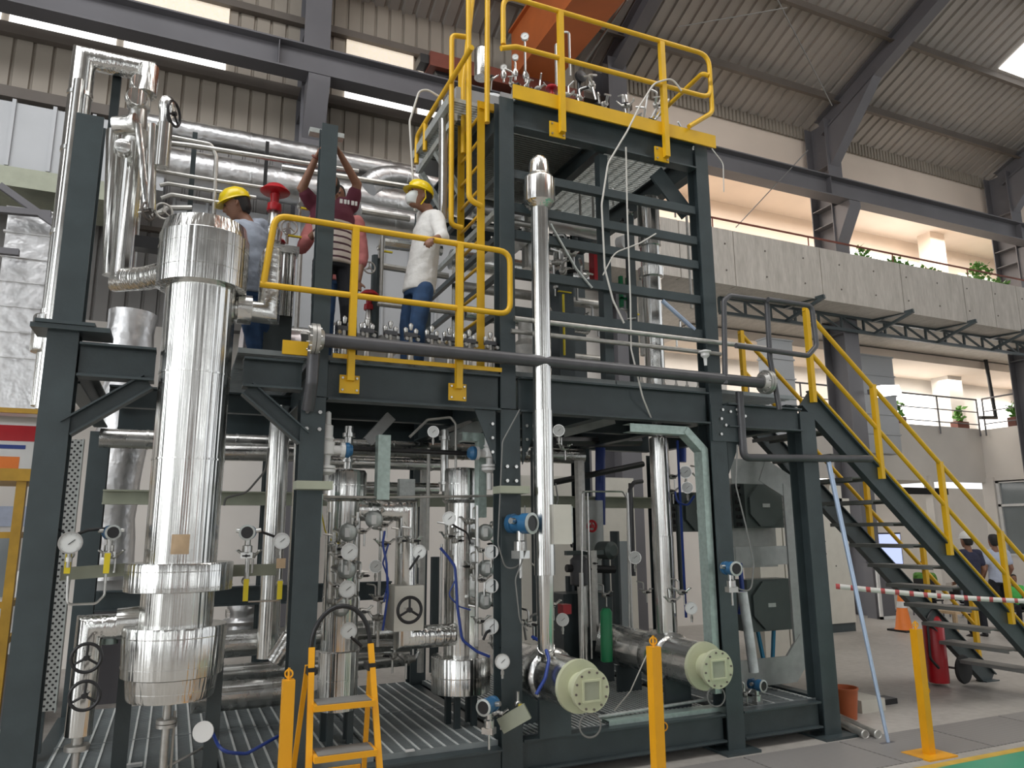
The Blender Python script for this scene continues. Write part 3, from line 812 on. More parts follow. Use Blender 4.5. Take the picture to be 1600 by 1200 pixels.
grating(3.12, 3.95, 4.97, 7.1, GZ - 0.002, 'floor grating panel under the right round exchanger', rod=0.04)
grating(4.1, 4.95, 4.97, 7.1, GZ - 0.002, 'ribbed floor grating panel at the right end of the skid', rod=0.2, barp=0.05)

# platform beams
PB = PZT - 0.14
beam((0.86, FY + 0.05, PB - 0.01), (2.08, FY + 0.05, PB - 0.01), 0.26, 0.12, 'platform front beam under the yellow railing')
beam((2.24, FY + 0.05, PB - 0.01), (3.94, FY + 0.05, PB - 0.01), 0.26, 0.12, 'platform front beam below the tower')
beam((-0.57, FY + 0.03, PB), (-0.17, FY + 0.03, PB), 0.2, 0.13, 'short platform beam left of the big vessel', mt='steel')
beam((0.33, FY + 0.03, PB), (0.69, FY + 0.03, PB), 0.19, 0.13, 'short greenish platform beam right of the big vessel', mt='steel')
beam((4.11, FY + 0.02, PB - 0.06), (4.91, FY + 0.02, PB - 0.06), 0.2, 0.12, 'platform beam under the stair landing')
for i, (x, w_) in enumerate(((-0.62, 'at the left end'), (0.79, 'beside the vessel'), (2.16, 'in the middle'), (3.05, 'below the tower grid'), (4.03, 'at the right tower post'), (5.0, 'at the landing end'))):
    beam((x, yc + 0.1, PB), (x, 7.1, PB), 0.22, 0.1, 'platform cross beam running backwards ' + w_)
beam((-0.5, 7.2, PB), (4.95, 7.2, PB), 0.22, 0.1, 'rear platform beam of the skid')
beam((-0.5, 6.1, PB), (4.9, 6.1, PB), 0.16, 0.08, 'intermediate platform beam of the skid')
beam((-0.53, 7.05, 1.12), (1.9, 7.05, 1.12), 0.16, 0.08, 'dark rear cross beam at half height behind vessel and front column')
beam((-0.55, 7.05, 1.95), (4.95, 7.05, 1.95), 0.12, 0.08, 'rear grey cross rail below the platform', mt='beige')
for i, (x0, x1, w_) in enumerate(((0.3, 0.75, 'between vessel and slim post'), (0.85, 1.45, 'under the striped shirt man'), (1.47, 2.1, 'under the man in white'), (2.22, 3.1, 'below the left tower half'), (3.12, 3.98, 'below the right tower half'), (4.1, 4.95, 'of the stair landing'))):
    grating(x0, x1, 4.94, 7.1, PZT + 0.03, 'platform grating panel ' + w_, 'platform_grating', rod=0.2, barp=0.05)
# diagonal knee braces at the vessel bay
def knee(p, q, label, w=0.1, mt='steel'):
    return tag(solo('knee_brace', MB().ibeam(p, q, w, w, 0.01, 0.008, up=(0, 0, 1)), mt, label, 'brace'), kind='thing')
knee((-0.60, FY + 0.03, 2.24), (-0.2, FY + 0.03, 2.54), 'dark knee brace from left corner column to the short beam')
knee((0.36, FY + 0.03, 2.54), (0.72, FY + 0.03, 2.24), 'greenish knee brace left of the front column with two bolts')
solo('gusset_plate', MB().prism([(4.12, FY + 0.02, 2.55), (4.12, FY + 0.02, 2.1), (4.32, FY + 0.02, 2.5)], (0, 0.012, 0)), 'steel', 'dark triangular gusset plate beside the bolted right column', 'plate')
for x, s, lb in ((2.05, -1, 'dark bolted gusset plate left of the middle column head'), (2.26, 1, 'dark bolted gusset plate right of the middle column head')):
    t = thing('gusset_plate', lb, 'plate', (x, FY + 0.03, 2.2))
    MB().prism([(x - s * 0.0, FY + 0.02, 2.5), (x - s * 0.0, FY + 0.02, 2.12), (x + s * 0.16, FY + 0.02, 2.5)], (0, 0.012, 0)).build('plate', 'steel', t)
    b = MB()
    for k in range(3): b.cyl((x + s * 0.03, FY + 0.0, 2.2 + 0.1 * k), (x + s * 0.03, FY + 0.02, 2.2 + 0.1 * k), 0.012, 6)
    b.build('bolts', 'stainless', t)
b = MB()
for (px, py) in ((1130, 640), (1142, 643), (1154, 647), (1128, 654), (1135, 664), (1152, 640), (1165, 650), (1128, 678)):
    p = PY(px, py, FY - 0.03); b.cyl(p, p + Vector((0, 0.03, 0)), 0.013, 6)
t = thing('splice_plate', 'bolted splice plate at the head of the right front column', 'plate', (4.1, FY, 2.4))
MB().box(3.95, 4.28, FY - 0.012, FY, 2.36, 2.66).build('plate', 'steel', t); b.build('bolts', 'stainless', t)
# tower: deck frame, siding rails, posts
beam((2.22, FY + 0.05, DZ - 0.14), (3.96, FY + 0.05, DZ - 0.14), 0.24, 0.1, 'front beam of the top deck under the yellow toe board')
beam((4.03, yc + 0.08, DZ - 0.14), (4.03, 7.1, DZ - 0.14), 0.22, 0.1, 'right side beam of the top deck')
beam((2.15, yc + 0.08, DZ - 0.14), (2.15, 7.1, DZ - 0.14), 0.22, 0.1, 'left side beam of the top deck')
beam((2.25, 7.2, DZ - 0.14), (3.95, 7.2, DZ - 0.14), 0.22, 0.1, 'rear beam of the top deck')
beam((3.1, FY + 0.12, DZ - 0.12), (3.1, 7.1, DZ - 0.12), 0.16, 0.08, 'middle beam under the top deck')
for i, z in enumerate((4.38, 4.10, 3.88, 3.57, 3.27)):
    nm = ('top', 'second', 'third', 'fourth', 'lowest')[i]
    solo('side_rail', MB().box(2.22, 3.95, FY + 0.04, FY + 0.09, z - 0.035, z + 0.035), 'steel', nm + ' dark horizontal rail across the tower front', 'rail')
    solo('side_rail', MB().box(2.11, 2.15, yc + 0.08, 7.12, z - 0.022, z + 0.022), 'galv' if i == 1 else 'steel', nm + ' horizontal rail on the ladder side of the tower', 'rail')
tag(solo('skid_post', MB().box(3.03, 3.11, FY + 0.1, FY + 0.18, PZT, DZ - 0.27), 'steel', 'dark square post in the middle of the tower front', 'column'), kind='thing')
tag(solo('skid_post', MB().box(3.92, 3.99, 5.9, 5.97, PZT + 0.04, DZ - 0.27), 'steel', 'dark inner post of the tower near the right corner', 'column'), kind='thing')
solo('knee_brace', MB().bar((3.94, FY + 0.14, 4.38), (3.62, FY + 0.14, 4.72), 0.02, 0.16), 'steel', 'dark corner brace under the top deck at the right post', 'brace')
grating(2.2, 4.05, 4.92, 7.15, DZ + 0.03, 'top deck grating seen from below over the tower', 'deck_grating', rod=0.1, barp=0.035, mt='galv')
grating(1.80, 2.08, 5.12, 6.1, DZ + 0.03, 'narrow top deck grating strip on the ladder side', 'deck_grating', rod=0.1, barp=0.035, mt='galv')
solo('deck_edge_channel', MB().box(1.75, 1.79, 5.12, 6.1, DZ - 0.03, DZ + 0.05), 'galv', 'grey channel along the left edge of the top deck, upper one', 'beam')
solo('deck_edge_channel', MB().box(1.80, 1.83, 5.12, 6.1, DZ - 0.16, DZ - 0.10), 'galv', 'grey channel along the left edge of the top deck, lower one', 'beam')
knee((1.82, 5.62, 4.84), (2.08, 5.62, 4.45), 'slanting grey strut under the ladder-side deck strip, front one', 0.05, 'galv')
knee((1.82, 6.05, 4.84), (2.08, 6.05, 4.45), 'slanting grey strut under the ladder-side deck strip, rear one', 0.05, 'galv')
# silver tray with instruments on top of the deck
solo('clad_deck_box', MB().box(1.9, 3.3, 5.35, 6.5, 5.07, 5.32), 'duct', 'low silver clad box on the top deck behind the ladder', 'box')
solo('deck_kick_sheet', MB().box(2.2, 4.02, 5.1, 5.12, 5.07, 5.2), 'duct', 'bright metal upstand sheet behind the yellow toe board', 'sheet')
solo('toe_board', MB().box(2.18, 4.15, FY - 0.045, FY - 0.03, DZ - 0.05, DZ + 0.07), 'yellow', 'broad yellow toe board along the top deck front', 'toe board')
solo('toe_board', MB().box(0.87, 2.07, FY - 0.05, FY - 0.04, PZT - 0.01, PZT + 0.02), 'yellow', 'thin yellow toe board at the platform edge below the dark pipe', 'toe board')
solo('yellow_tag_plate', MB().box(0.55, 0.71, FY - 0.06, FY - 0.04, 2.765, 2.855), 'yellow', 'small yellow plate at the flange of the long dark pipe', 'plate')

# ---- yellow railings
R_ = 0.021
def rail_foot(t, x, y, z, w=0.13, hh=0.12):
    MB().box(x - w / 2, x + w / 2, y, y + 0.012, z - hh / 2, z + hh / 2).build('foot_plate', 'yellow', t)
    b = MB()
    for s in (-1, 1):
        for u_ in (-1, 1): b.cyl((x + s * w * 0.36, y - 0.01, z + u_ * hh * 0.33), (x + s * w * 0.36, y, z + u_ * hh * 0.33), 0.008, 6)
    b.build('bolts', 'stainless', t)
ry = FY - 0.07
t = thing('platform_railing', 'yellow tube railing with rounded ends in front of the workers', 'railing', (1.2, ry, 2.6))
MB().tube([(0.40, ry, 3.2), (0.45, ry, 3.68), (2.13, ry, 3.68), (2.13, ry, 3.2), (0.40, ry, 3.2)][::-1][0:1] + [(0.39, ry, 3.2), (2.13, ry, 3.2), (2.13, ry, 3.68), (0.46, ry, 3.68), (0.39, ry, 3.2)][1:], R_, 12, 0.1).build('loop_rail', 'yellow', t) if False else None
lp = MB().tube([(0.39, ry, 3.2), (2.13, ry, 3.2), (2.13, ry, 3.68), (0.46, ry, 3.68), (0.41, ry, 3.2)], R_, 12, 0.09)
lp.build('loop_rail', 'yellow', t)
for x in (0.985, 1.735):
    MB().bar((x, ry, 2.62), (x, ry, 3.68), 0.045, 0.045).build('post', 'yellow', t)
    rail_foot(t, x, FY - 0.05, 2.6)
# top deck railing
t = thing('deck_railing', 'yellow tube railing with a rounded end above the tower front', 'railing', (3.2, FY - 0.06, DZ))
y2 = FY - 0.06
MB().tube([(2.09, y2, 5.4), (2.09, y2, 5.84), (4.12, y2, 5.87), (4.12, y2, 5.44), (2.2, y2, 5.41), (2.07, y2, 5.36)], R_, 12, 0.12).build('loop_rail', 'yellow', t)
for x, pt in ((2.6, 2.59), (3.6, 3.57)):
    MB().bar((x, y2, 4.76), (x, y2, 5.85), 0.045, 0.045).build('post', 'yellow', t)
    rail_foot(t, x - 0.03, FY - 0.035, 4.79, 0.14, 0.13)
MB().tube([(4.12, y2, 5.6), (4.12, y2, 5.3), (3.85, y2, 5.1)], R_, 12, 0.1).build('end_rail', 'yellow', t)
MB().tube([(4.1, y2, 5.66), (4.05, y2 + 0.02, 5.68), (4.1, 5.9, 5.68), (4.1, 5.9, 5.05)], R_, 12, 0.1).build('side_rail', 'yellow', t)
# left deck edge rail (runs backwards)
t = thing('deck_railing', 'yellow rail climbing back along the ladder side of the top deck', 'railing', (1.75, 5.5, DZ))
MB().tube([(1.75, 4.95, 5.15), (1.75, 4.95, 5.2), (1.75, 7.0, 5.2), (1.75, 7.0, 5.05)], R_, 12, 0.05).build('top_rail', 'yellow', t) if False else None
MB().tube([(1.76, 4.62, 5.17), (1.76, 6.0, 5.17), (1.76, 6.0, 4.9)], R_, 12, 0.06).build('top_rail', 'yellow', t)
MB().cyl((1.76, 5.75, 4.9), (1.76, 5.75, 5.16), R_, 10).build('post', 'yellow', t)
# ladder with its guard tubes
t = thing('access_ladder', 'yellow fixed ladder rising from platform to top deck', 'ladder', (1.98, 5.2, PZT + 0.03))
LX, LY0, LY1 = 1.985, 5.0, 5.45
MB().box(LX - 0.03, LX + 0.03, LY0 - 0.006, LY0 + 0.006, PZT + 0.03, 5.0).build('stringer', 'yellow', t)
MB().box(LX - 0.03, LX + 0.03, LY1 - 0.006, LY1 + 0.006, PZT + 0.03, 5.6).build('stringer', 'yellow', t)
z = PZT + 0.22
while z < 4.95:
    MB().cyl((LX, LY0, z), (LX, LY1, z), 0.013, 10).build('rung', 'yellow', t); z += 0.21
MB().box(LX - 0.02, LX + 0.16, LY0 - 0.02, LY0 + 0.01, 4.93, 4.99).build('bracket', 'yellow', t)
g_ = thing('ladder_guard', 'tall yellow guard tubes rising past the top deck beside the ladder', 'railing', (1.9, 5.0, 4.2))
def yp(px, py, Y): return PY(px, py, Y)
zA = PY(706, 360, 5.15).z
pA = PY(705, 200, 5.15)
MB().tube([PY(722, 356, 5.1), PY(705, 352, 5.1), PY(706, 55, 5.1), PY(730, 58, 5.1)], 0.021, 12, 0.05).build('guard_tube', 'yellow', g_)
MB().tube([PY(752, 322, 4.96), PY(733, 312, 4.96), PY(732, -60, 4.96)], 0.022, 12, 0.07).build('guard_tube', 'yellow', g_)
MB().tube([PY(724, 240, 5.3), PY(724, 130, 5.3), PY(738, 0, 5.3)], 0.022, 12, 0.05).build('guard_tube', 'yellow', g_)
MB().tube([PY(761, 192, 4.94), PY(762, -60, 4.94)], 0.022, 12).build('guard_tube', 'yellow', g_)
# side tube clad riser beside ladder (white)
pipe('clad_riser', [PY(694, 345, 5.35), PY(694, 160, 5.35)], 0.045, 'clad_z', 'bright slim riser standing directly left of the ladder guard')

# ---- stair with landing
SY0, SY1 = 4.98, 5.80
t = thing('access_stair', 'dark steel stair descending right from the landing', 'stair', (6.6, 5.4, 0))
th_ = math.atan(0.87)
def st(x): return 2.63 - 0.87 * (x - 5.33)
for y in (SY0, SY1):
    MB().ibeam((5.12, y, st(5.12) + 0.0), (8.36, y, st(8.36)), 0.2, 0.07, 0.01, 0.008).build('stringer', 'steel', t)
zz = 2.6; i = 0
nst = 13
for i in range(nst):
    x = 5.3 + i * 0.236; z = 2.5 - i * 0.2055 + 0.03
    if z < 0.1: break
    tr_ = MB().box(x - 0.11, x + 0.11, SY0 + 0.04, SY1 - 0.04, z - 0.012, z)
    tr_.box(x - 0.112, x - 0.104, SY0 + 0.04, SY1 - 0.04, z - 0.035, z); tr_.box(x + 0.104, x + 0.112, SY0 + 0.04, SY1 - 0.04, z - 0.035, z)
    tr_.build('tread', 'treadgrey', t)
for y in (SY0, SY1):
    MB().box(8.2, 8.42, y - 0.06, y + 0.06, 0, 0.012).build('foot_plate', 'steel', t)
solo('landing_channel', MB().ibeam((5.0, SY0, 2.66), (5.0, SY1, 2.66), 0.16, 0.08), 'steel', 'dark channel at the stair head on top of the end column', 'beam')
for y, nm in ((SY0 - 0.03, 'near'), (SY1 + 0.03, 'far')):
    t = thing('stair_railing', 'yellow sloping tube handrail on the %s side of the stair' % nm, 'railing', (6.6, y, st(6.6)))
    hh = 0.92 if nm == 'near' else 0.92
    a = Vector((5.22, y, st(5.22) + hh)); b = Vector((8.3, y, st(8.3) + hh))
    MB().tube([a + Vector((-0.04, 0, 0.0)), a + Vector((-0.06, 0, -0.1)), a + Vector((0.0, 0, -0.02))][:1] + [b, b + Vector((0, 0, -0.45))], R_ * 1.05, 12, 0.06).build('top_rail', 'yellow', t)
    MB().tube([Vector((5.18, y, st(5.18) + 0.5)), Vector((8.3, y, st(8.3) + 0.5))], R_, 12, 0.05).build('middle_rail', 'yellow', t)
    MB().tube([Vector((5.18, y, st(5.18) + 0.16)), Vector((8.3, y, st(8.3) + 0.16))], 0.014, 10, 0.05).build('lower_rail', 'yellow', t)
    for x in (5.2, 5.97, 6.78, 7.55, 8.25):
        MB().bar((x, y, st(x) + 0.03), (x, y, st(x) + hh), 0.045, 0.045).build('post', 'yellow', t)

# ---- dark pipes in front
t = thing('header_pipe', 'long dark grey header pipe with flanged ends across the platform front', 'pipe', (2.6, 4.74, 2.86))
hy = 4.72
MB().tube([(0.76, hy, 2.86), (4.42, hy, 2.85)], 0.045, 18).build('run', 'pipe_dark', t)
for x, s in ((0.76, -1), (4.42, 1)):
    f_ = MB()
    f_.lathe((x, hy, 2.86), (s, 0, 0), [(-0.03, 0.06), (0, 0.085), (0.0, 0.1), (0.022, 0.1), (0.024, 0.085), (0.026, 0.1), (0.05, 0.1), (0.05, 0.05)], 24)
    f_.build('flange', 'matte_steel', t)
    b = MB()
    for k in range(8):
        a = 2 * PI * k / 8
        b.cyl((x - 0.012 * s, hy + 0.08 * math.cos(a), 2.86 + 0.08 * math.sin(a)), (x + 0.065 * s, hy + 0.08 * math.cos(a), 2.86 + 0.08 * math.sin(a)), 0.007, 6)
    b.build('bolts', 'stainless', t)
pipe('drop_pipe', [(0.74, hy + 0.03, 2.82), (0.735, hy + 0.03, 2.58), (0.73, hy + 0.1, 2.42)], 0.04, 'pipe_dark', 'grey pipe bending down from the left flange of the header pipe', bend=0.05)
pipe('drop_pipe', [(4.24, 4.82, 2.78), (4.24, 4.82, 2.23), (5.72, 4.84, 2.27)], 0.032, 'pipe_dark', 'dark pipe dropping beside the right column and running out to the stair', bend=0.06)
pipe('service_pipe', [(2.17, 4.8, 3.18), (4.6, 4.8, 3.18)], 0.02, 'matte_steel', 'upper pale service tube crossing before the tower')
pipe('service_pipe', [(2.17, 4.86, 3.1), (4.1, 4.86, 3.1)], 0.018, 'matte_steel', 'lower pale service tube crossing before the tower')
pipe('loop_pipe', [PY(1133, 600, 4.7), PY(1131, 470, 4.7), PY(1140, 462, 4.7), PY(1198, 470, 4.7), PY(1203, 560, 4.7), PY(1218, 640, 4.7)], 0.022, 'pipe_dark', 'dark bent loop pipe beside the right tower post', bend=0.05)
pipe('loop_pipe', [PY(1150, 540, 4.65), PY(1262, 556, 4.65), PY(1276, 540, 4.65), PY(1268, 478, 4.65), PY(1200, 468, 4.65)], 0.022, 'pipe_dark', 'dark rounded guard pipe loop before the stair head', bend=0.06)

# ============================================================ VESSELS, EXCHANGERS, LARGE LINES
def vessel(name, label, cat, x, y, z0, sections, nozzles=(), mt='clad_z', legs=None):
    """sections: (part name, [(z, r), ...])"""
    t = thing(name, label, cat, (x, y, z0))
    for nm, pr in sections:
        MB().lathe((x, y, 0), (0, 0, 1), pr, 48).build(nm, mt, t)
    return t
VX, VY = 0.055, 4.90
v = vessel('process_vessel', 'big polished tall vessel with stepped flange covers between the two left columns', 'vessel', VX, VY, 0.55, [
    ('shell', [(0.78, 0.20), (1.5, 0.198), (3.15, 0.207)]),
    ('bottom_cover', [(0.735, 0.10), (0.74, 0.225), (0.755, 0.232), (0.86, 0.245), (0.862, 0.23)]),
    ('lower_flange_cover', [(0.865, 0.262), (0.868, 0.268), (1.12, 0.280), (1.135, 0.275), (1.137, 0.2)]),
    ('upper_flange_cover', [(1.325, 0.2), (1.327, 0.288), (1.33, 0.292), (1.475, 0.294), (1.485, 0.289), (1.487, 0.2)]),
    ('head_cover', [(3.14, 0.205), (3.15, 0.258), (3.152, 0.266), (3.30, 0.268), (3.48, 0.268), (3.485, 0.262), (3.57, 0.245), (3.575, 0.236), (3.576, 0.12)])])
for i, z in enumerate((0.80, 0.90, 1.10, 1.36, 1.45, 3.26, 3.38)):
    pass
sm = MB()
for z, r in ((2.60, 0.2035), (2.08, 0.2015)):
    sm.lathe((VX, VY, z - 0.006), (0, 0, 1), [(0, r - 0.002), (0.001, r + 0.004), (0.012, r + 0.004), (0.013, r - 0.002)], 48)
for z, r in ((0.92, 0.271), (1.08, 0.2785), (1.35, 0.293), (1.44, 0.2936), (3.25, 0.268), (3.40, 0.268), (0.79, 0.2345)):
    sm.lathe((VX, VY, z - 0.003), (0, 0, 1), [(0, r - 0.002), (0.001, r + 0.0025), (0.006, r + 0.0025), (0.007, r - 0.002)], 48)
sm.build('seam', 'clad_z', v)
lb_ = MB(); vs = []; fs = []
for i in range(9):
    a = -PI / 2 - 0.30 + 0.48 * i / 8
    for zz in (1.535, 1.645):
        vs.append((VX + 0.2005 * math.cos(a), VY + 0.2005 * math.sin(a), zz))
lb_._add(vs, [(2 * i, 2 * i + 2, 2 * i + 3, 2 * i + 1) for i in range(8)])
lb_.build('paper_label', 'sticker', v)
ht = MB().box(VX + 0.268, VX + 0.285, VY - 0.07, VY + 0.07, 1.16, 1.2)
ht.build('lug', 'clad_x', v)
dp = MB().tube([(VX - 0.01, VY, 0.74), (VX - 0.01, VY, 0.32)], 0.022, 12)
dp.lathe((VX - 0.01, VY, 0.58), (0, 0, 1), [(0, 0.022), (0.001, 0.055), (0.02, 0.055), (0.021, 0.04), (0.024, 0.055), (0.044, 0.055), (0.045, 0.022)], 20)
dp.tube([(VX + 0.03, VY + 0.02, 0.66), (VX + 0.03, VY + 0.02, 0.36)], 0.008, 8)
dp.build('drain_pipe', 'matte_steel', v)
MB().tube([(VX - 0.01, VY, 0.36), (VX + 0.2, VY + 0.2, 0.40), (VX + 0.25, VY + 0.2, 0.44)], 0.008, 8, 0.05).build('drain_branch', 'matte_steel', v)
for (dx, dy) in ((0.24, 0.12), (-0.24, 0.2)):
    MB().box(VX + dx - 0.04, VX + dx + 0.04, VY + dy - 0.03, VY + dy + 0.03, GZ, 1.12).build('leg', 'steel', v)

# second and third vessel with flange covers, on legs
def small_vessel(name, label, x, y, secs, legz):
    v = vessel(name, label, 'vessel', x, y, GZ, secs)
    for a in (0.6, 2.4, 4.1, 5.6):
        MB().box(x + 0.1 * math.cos(a) - 0.02, x + 0.1 * math.cos(a) + 0.02, y + 0.1 * math.sin(a) - 0.02, y + 0.1 * math.sin(a) + 0.02, GZ, legz).build('leg', 'steel', v)
    return v
V2X, V2Y = 1.09, 5.35
v2 = small_vessel('separator_column', 'clad column just right of the front column behind the step ladder', V2X, V2Y, [
    ('shell', [(0.50, 0.11), (0.52, 0.125), (1.98, 0.118)]),
    ('bottom_cover', [(0.48, 0.09), (0.49, 0.132), (0.86, 0.134), (0.87, 0.122)]),
    ('head_cover', [(1.86, 0.118), (1.88, 0.148), (1.885, 0.152), (2.06, 0.152), (2.08, 0.14), (2.09, 0.07)])], 0.5)
V3X, V3Y = 2.0, 5.42
v3 = small_vessel('separator_column', 'clad column with wide bottom cover left of the middle column', V3X, V3Y, [
    ('shell', [(0.60, 0.13), (1.92, 0.128)]),
    ('bottom_cover', [(0.50, 0.1), (0.51, 0.212), (0.515, 0.216), (0.75, 0.218), (0.76, 0.212), (0.765, 0.13)]),
    ('head_cover', [(1.86, 0.128), (1.88, 0.150), (1.885, 0.154), (2.10, 0.154), (2.12, 0.145), (2.13, 0.07)])], 0.52)
for vv, x, y, zs, r in ((v2, V2X, V2Y, (0.68, 1.2, 1.97), (0.134, 0.123, 0.153)), (v3, V3X, V3Y, (0.62, 1.3, 2.0), (0.2175, 0.13, 0.1545))):
    s_ = MB()
    for z, rr in zip(zs, r): s_.lathe((x, y, z), (0, 0, 1), [(0, rr - 0.003), (0.001, rr + 0.003), (0.008, rr + 0.003), (0.009, rr - 0.003)], 36)
    s_.build('seam', 'clad_z', vv)

# horizontal exchangers with cream heads
def exchanger(x, yf, z, L, label, s=1.0, saddles=True):
    t = thing('shell_exchanger', label, 'exchanger', (x, yf + 0.6, GZ))
    d = (0, 1, 0)
    MB().lathe((x, yf, z), d, [(0.001, 0.02), (0.0, 0.05 * s), (0, 0.13 * s), (0.03, 0.132 * s), (0.032, 0.09 * s), (0.14, 0.092 * s), (0.142, 0.09 * s)], 40).build('end_flange', 'cream', t)
    MB().lathe((x, yf + 0.14, z), d, [(0, 0.09 * s), (0.002, 0.165 * s), (0.03, 0.168 * s), (0.032, 0.16 * s)], 40).build('cover_ring', 'cream', t)
    MB().lathe((x, yf + 0.172, z), d, [(0, 0.15 * s), (0.002, 0.160 * s), (0.34, 0.160 * s), (0.36, 0.185 * s), (0.37, 0.188 * s), (0.60, 0.188 * s), (0.61, 0.183 * s), (0.62, 0.16 * s), (L - 0.2, 0.160 * s), (L - 0.08, 0.13 * s), (L - 0.02, 0.07 * s), (L, 0.01)], 44).build('shell', 'clad_y', t)
    b = MB()
    for k in range(12):
        a = 2 * PI * k / 12 + 0.13
        b.cyl((x + 0.112 * s * math.cos(a), yf - 0.008, z + 0.112 * s * math.sin(a)), (x + 0.112 * s * math.cos(a), yf + 0.0, z + 0.112 * s * math.sin(a)), 0.0075, 6)
    b.build('bolts', 'purlin', t)
    q = 0.055 * s
    w_ = MB()
    for (a0, a1, c0, c1) in ((-q - 0.012, -q, -q - 0.012, q + 0.012), (q, q + 0.012, -q - 0.012, q + 0.012), (-q, q, -q - 0.012, -q), (-q, q, q, q + 0.012)):
        w_.box(x + a0, x + a1, yf - 0.012, yf, z + c0, z + c1)
    w_.build('window_frame', 'cream', t)
    MB().box(x - q, x + q, yf - 0.003, yf, z - q, z + q).build('window_plate', 'beige', t)
    for yy in (0.5, L - 0.35):
        MB().box(x - 0.12, x + 0.12, yf + yy, yf + yy + 0.03, GZ, z - 0.14 * s).build('saddle', 'steel', t)
    return t
E1X, E2X, E1F, E2F = 2.47, 3.73, 4.33, 4.66
exchanger(E1X, E1F, 0.665, 1.25, 'round cream-headed exchanger lying at the foot of the tall front riser')
exchanger(E2X, E2F, 0.645, 1.55, 'round cream-headed exchanger farther right, under the inverted channel', 1.05)
solo('clad_nozzle', MB().tube([(E2X - 0.12, 6.0, 0.72), (E2X - 0.2, 6.05, 0.74)], 0.15, 28), 'clad_y', 'domed silver end sticking out left behind the right exchanger', 'pipe')
for x0, y, lbx in ((E1X, E1F + 0.2, 'left'), (E2X, E2F + 0.2, 'right')):
    t = thing('hanging_cable_coil', 'thin grey cable coil hanging under the cream head of the %s exchanger' % lbx, 'cable', (x0, y, 0.3))
    MB().torus((x0 + 0.03, y - 0.12, 0.44), (0.2, 1, 0), 0.07, 0.006, 24, 6).build('coil', 'hose', t)
    MB().tube([(x0 + 0.03, y - 0.12, 0.51), (x0, y, 0.56)], 0.006, 6).build('tail', 'hose', t)

# risers
R1X, R1Y = 2.365, 4.75
t = thing('clad_riser', 'tall silver riser with a wide stepped cap standing before the middle column', 'pipe', (R1X, R1Y, 0.8))
MB().lathe((R1X, R1Y, 0), (0, 0, 1), [(0.86, 0.05), (0.87, 0.055), (1.35, 0.06), (1.352, 0.072), (2.5, 0.072), (2.502, 0.068), (4.12, 0.068)], 28).build('pipe', 'clad_z', t)
MB().lathe((R1X, R1Y, 0), (0, 0, 1), [(4.05, 0.075), (4.09, 0.118), (4.095, 0.122), (4.28, 0.122), (4.30, 0.112), (4.33, 0.082), (4.43, 0.078), (4.47, 0.05), (4.475, 0.02)], 32).build('cap', 'clad_z', t)
MB().tube([(R1X, R1Y, 0.88), (R1X + 0.04, R1Y + 0.08, 0.8), (R1X + 0.06, R1Y + 0.1, 0.76)], 0.06, 20).build('foot_bend', 'clad_z', t)
R2X, R2Y = 3.745, 5.3
t = thing('clad_riser', 'silver riser standing on the right exchanger and passing up through the tower', 'pipe', (R2X, R2Y, 0.8))
MB().lathe((R2X, R2Y, 0), (0, 0, 1), [(0.82, 0.085), (1.6, 0.088), (1.602, 0.085), (2.42, 0.08), (2.44, 0.05)], 28).build('lower_pipe', 'clad_z', t)
MB().lathe((R2X, R2Y, 0), (0, 0, 1), [(2.44, 0.05), (2.84, 0.05), (2.85, 0.085), (3.86, 0.085), (3.87, 0.11), (3.95, 0.115), (3.96, 0.085), (4.15, 0.09), (4.16, 0.10), (4.62, 0.10), (4.64, 0.06)], 28).build('upper_pipe', 'clad_z', t)
MB().box(R2X + 0.12, R2X + 0.135, R2Y - 0.1, R2Y - 0.085, 0.95, 2.4).build('cable_conduit', 'navy', t)

# tall riser at far left with mitred top
XA, YA = -0.81, 5.5
t = thing('clad_riser', 'tallest silver riser at the far left with a mitred bend on top', 'pipe', (XA, YA, 2.4))
MB().tube([(XA, YA, 2.45), (XA, YA, 4.93), (-0.40, YA, 4.93), (-0.36, YA, 4.93)], 0.075, 24).build('pipe', 'clad_z', t)
MB().tube([(XA + 0.0, YA - 0.09, 2.42), (XA + 0.0, YA - 0.09, 4.7)], 0.035, 16).build('tracer_cover', 'clad_z', t)
MB().lathe((XA, YA, 2.79), (0, 0, 1), [(0, 0.07), (0.01, 0.11), (0.02, 0.115), (0.24, 0.115), (0.25, 0.11), (0.26, 0.07)], 28).build('flange_cover', 'clad_z', t)
for z in (3.05, 3.6, 4.2, 4.62):
    MB().lathe((XA, YA, z), (0, 0, 1), [(0, 0.074), (0.002, 0.081), (0.03, 0.081), (0.032, 0.074)], 24).build('seam_band', 'clad_z', t)
# second riser with discs (valve bodies) below the bend
XB, YB = -0.44, 5.45
t = thing('clad_riser', 'silver line dropping from the mitred bend through round valve covers into the vessel', 'pipe', (XB, YB, 3.2))
MB().tube([(XB + 0.04, YB, 4.93), (XB + 0.04, YB - 0.03, 4.70)], 0.07, 20).build('top_piece', 'clad_z', t)
for (px, py, r, Y) in ((218, 131, 0.062, 5.40), (213, 153, 0.068, 5.36), (226, 128, 0.075, 5.5)):
    p = PY(px, py, Y)
    MB().lathe(p, (0.25, -1, 0), [(-0.04, r * 0.7), (-0.035, r), (0.02, r), (0.03, r * 0.9), (0.032, 0.01)], 24).build('valve_cover', 'clad_z', t)
pts = [PY(222, 165, 5.44), PY(214, 210, 5.44)]
MB().lathe((XB, YB, 4.3), (0, 0, 1), [(0, 0.07), (0.02, 0.085), (0.12, 0.085), (0.14, 0.065), (0.28, 0.06), (0.3, 0.075), (0.4, 0.075), (0.42, 0.05)], 24).build('fittings', 'stainless', t)
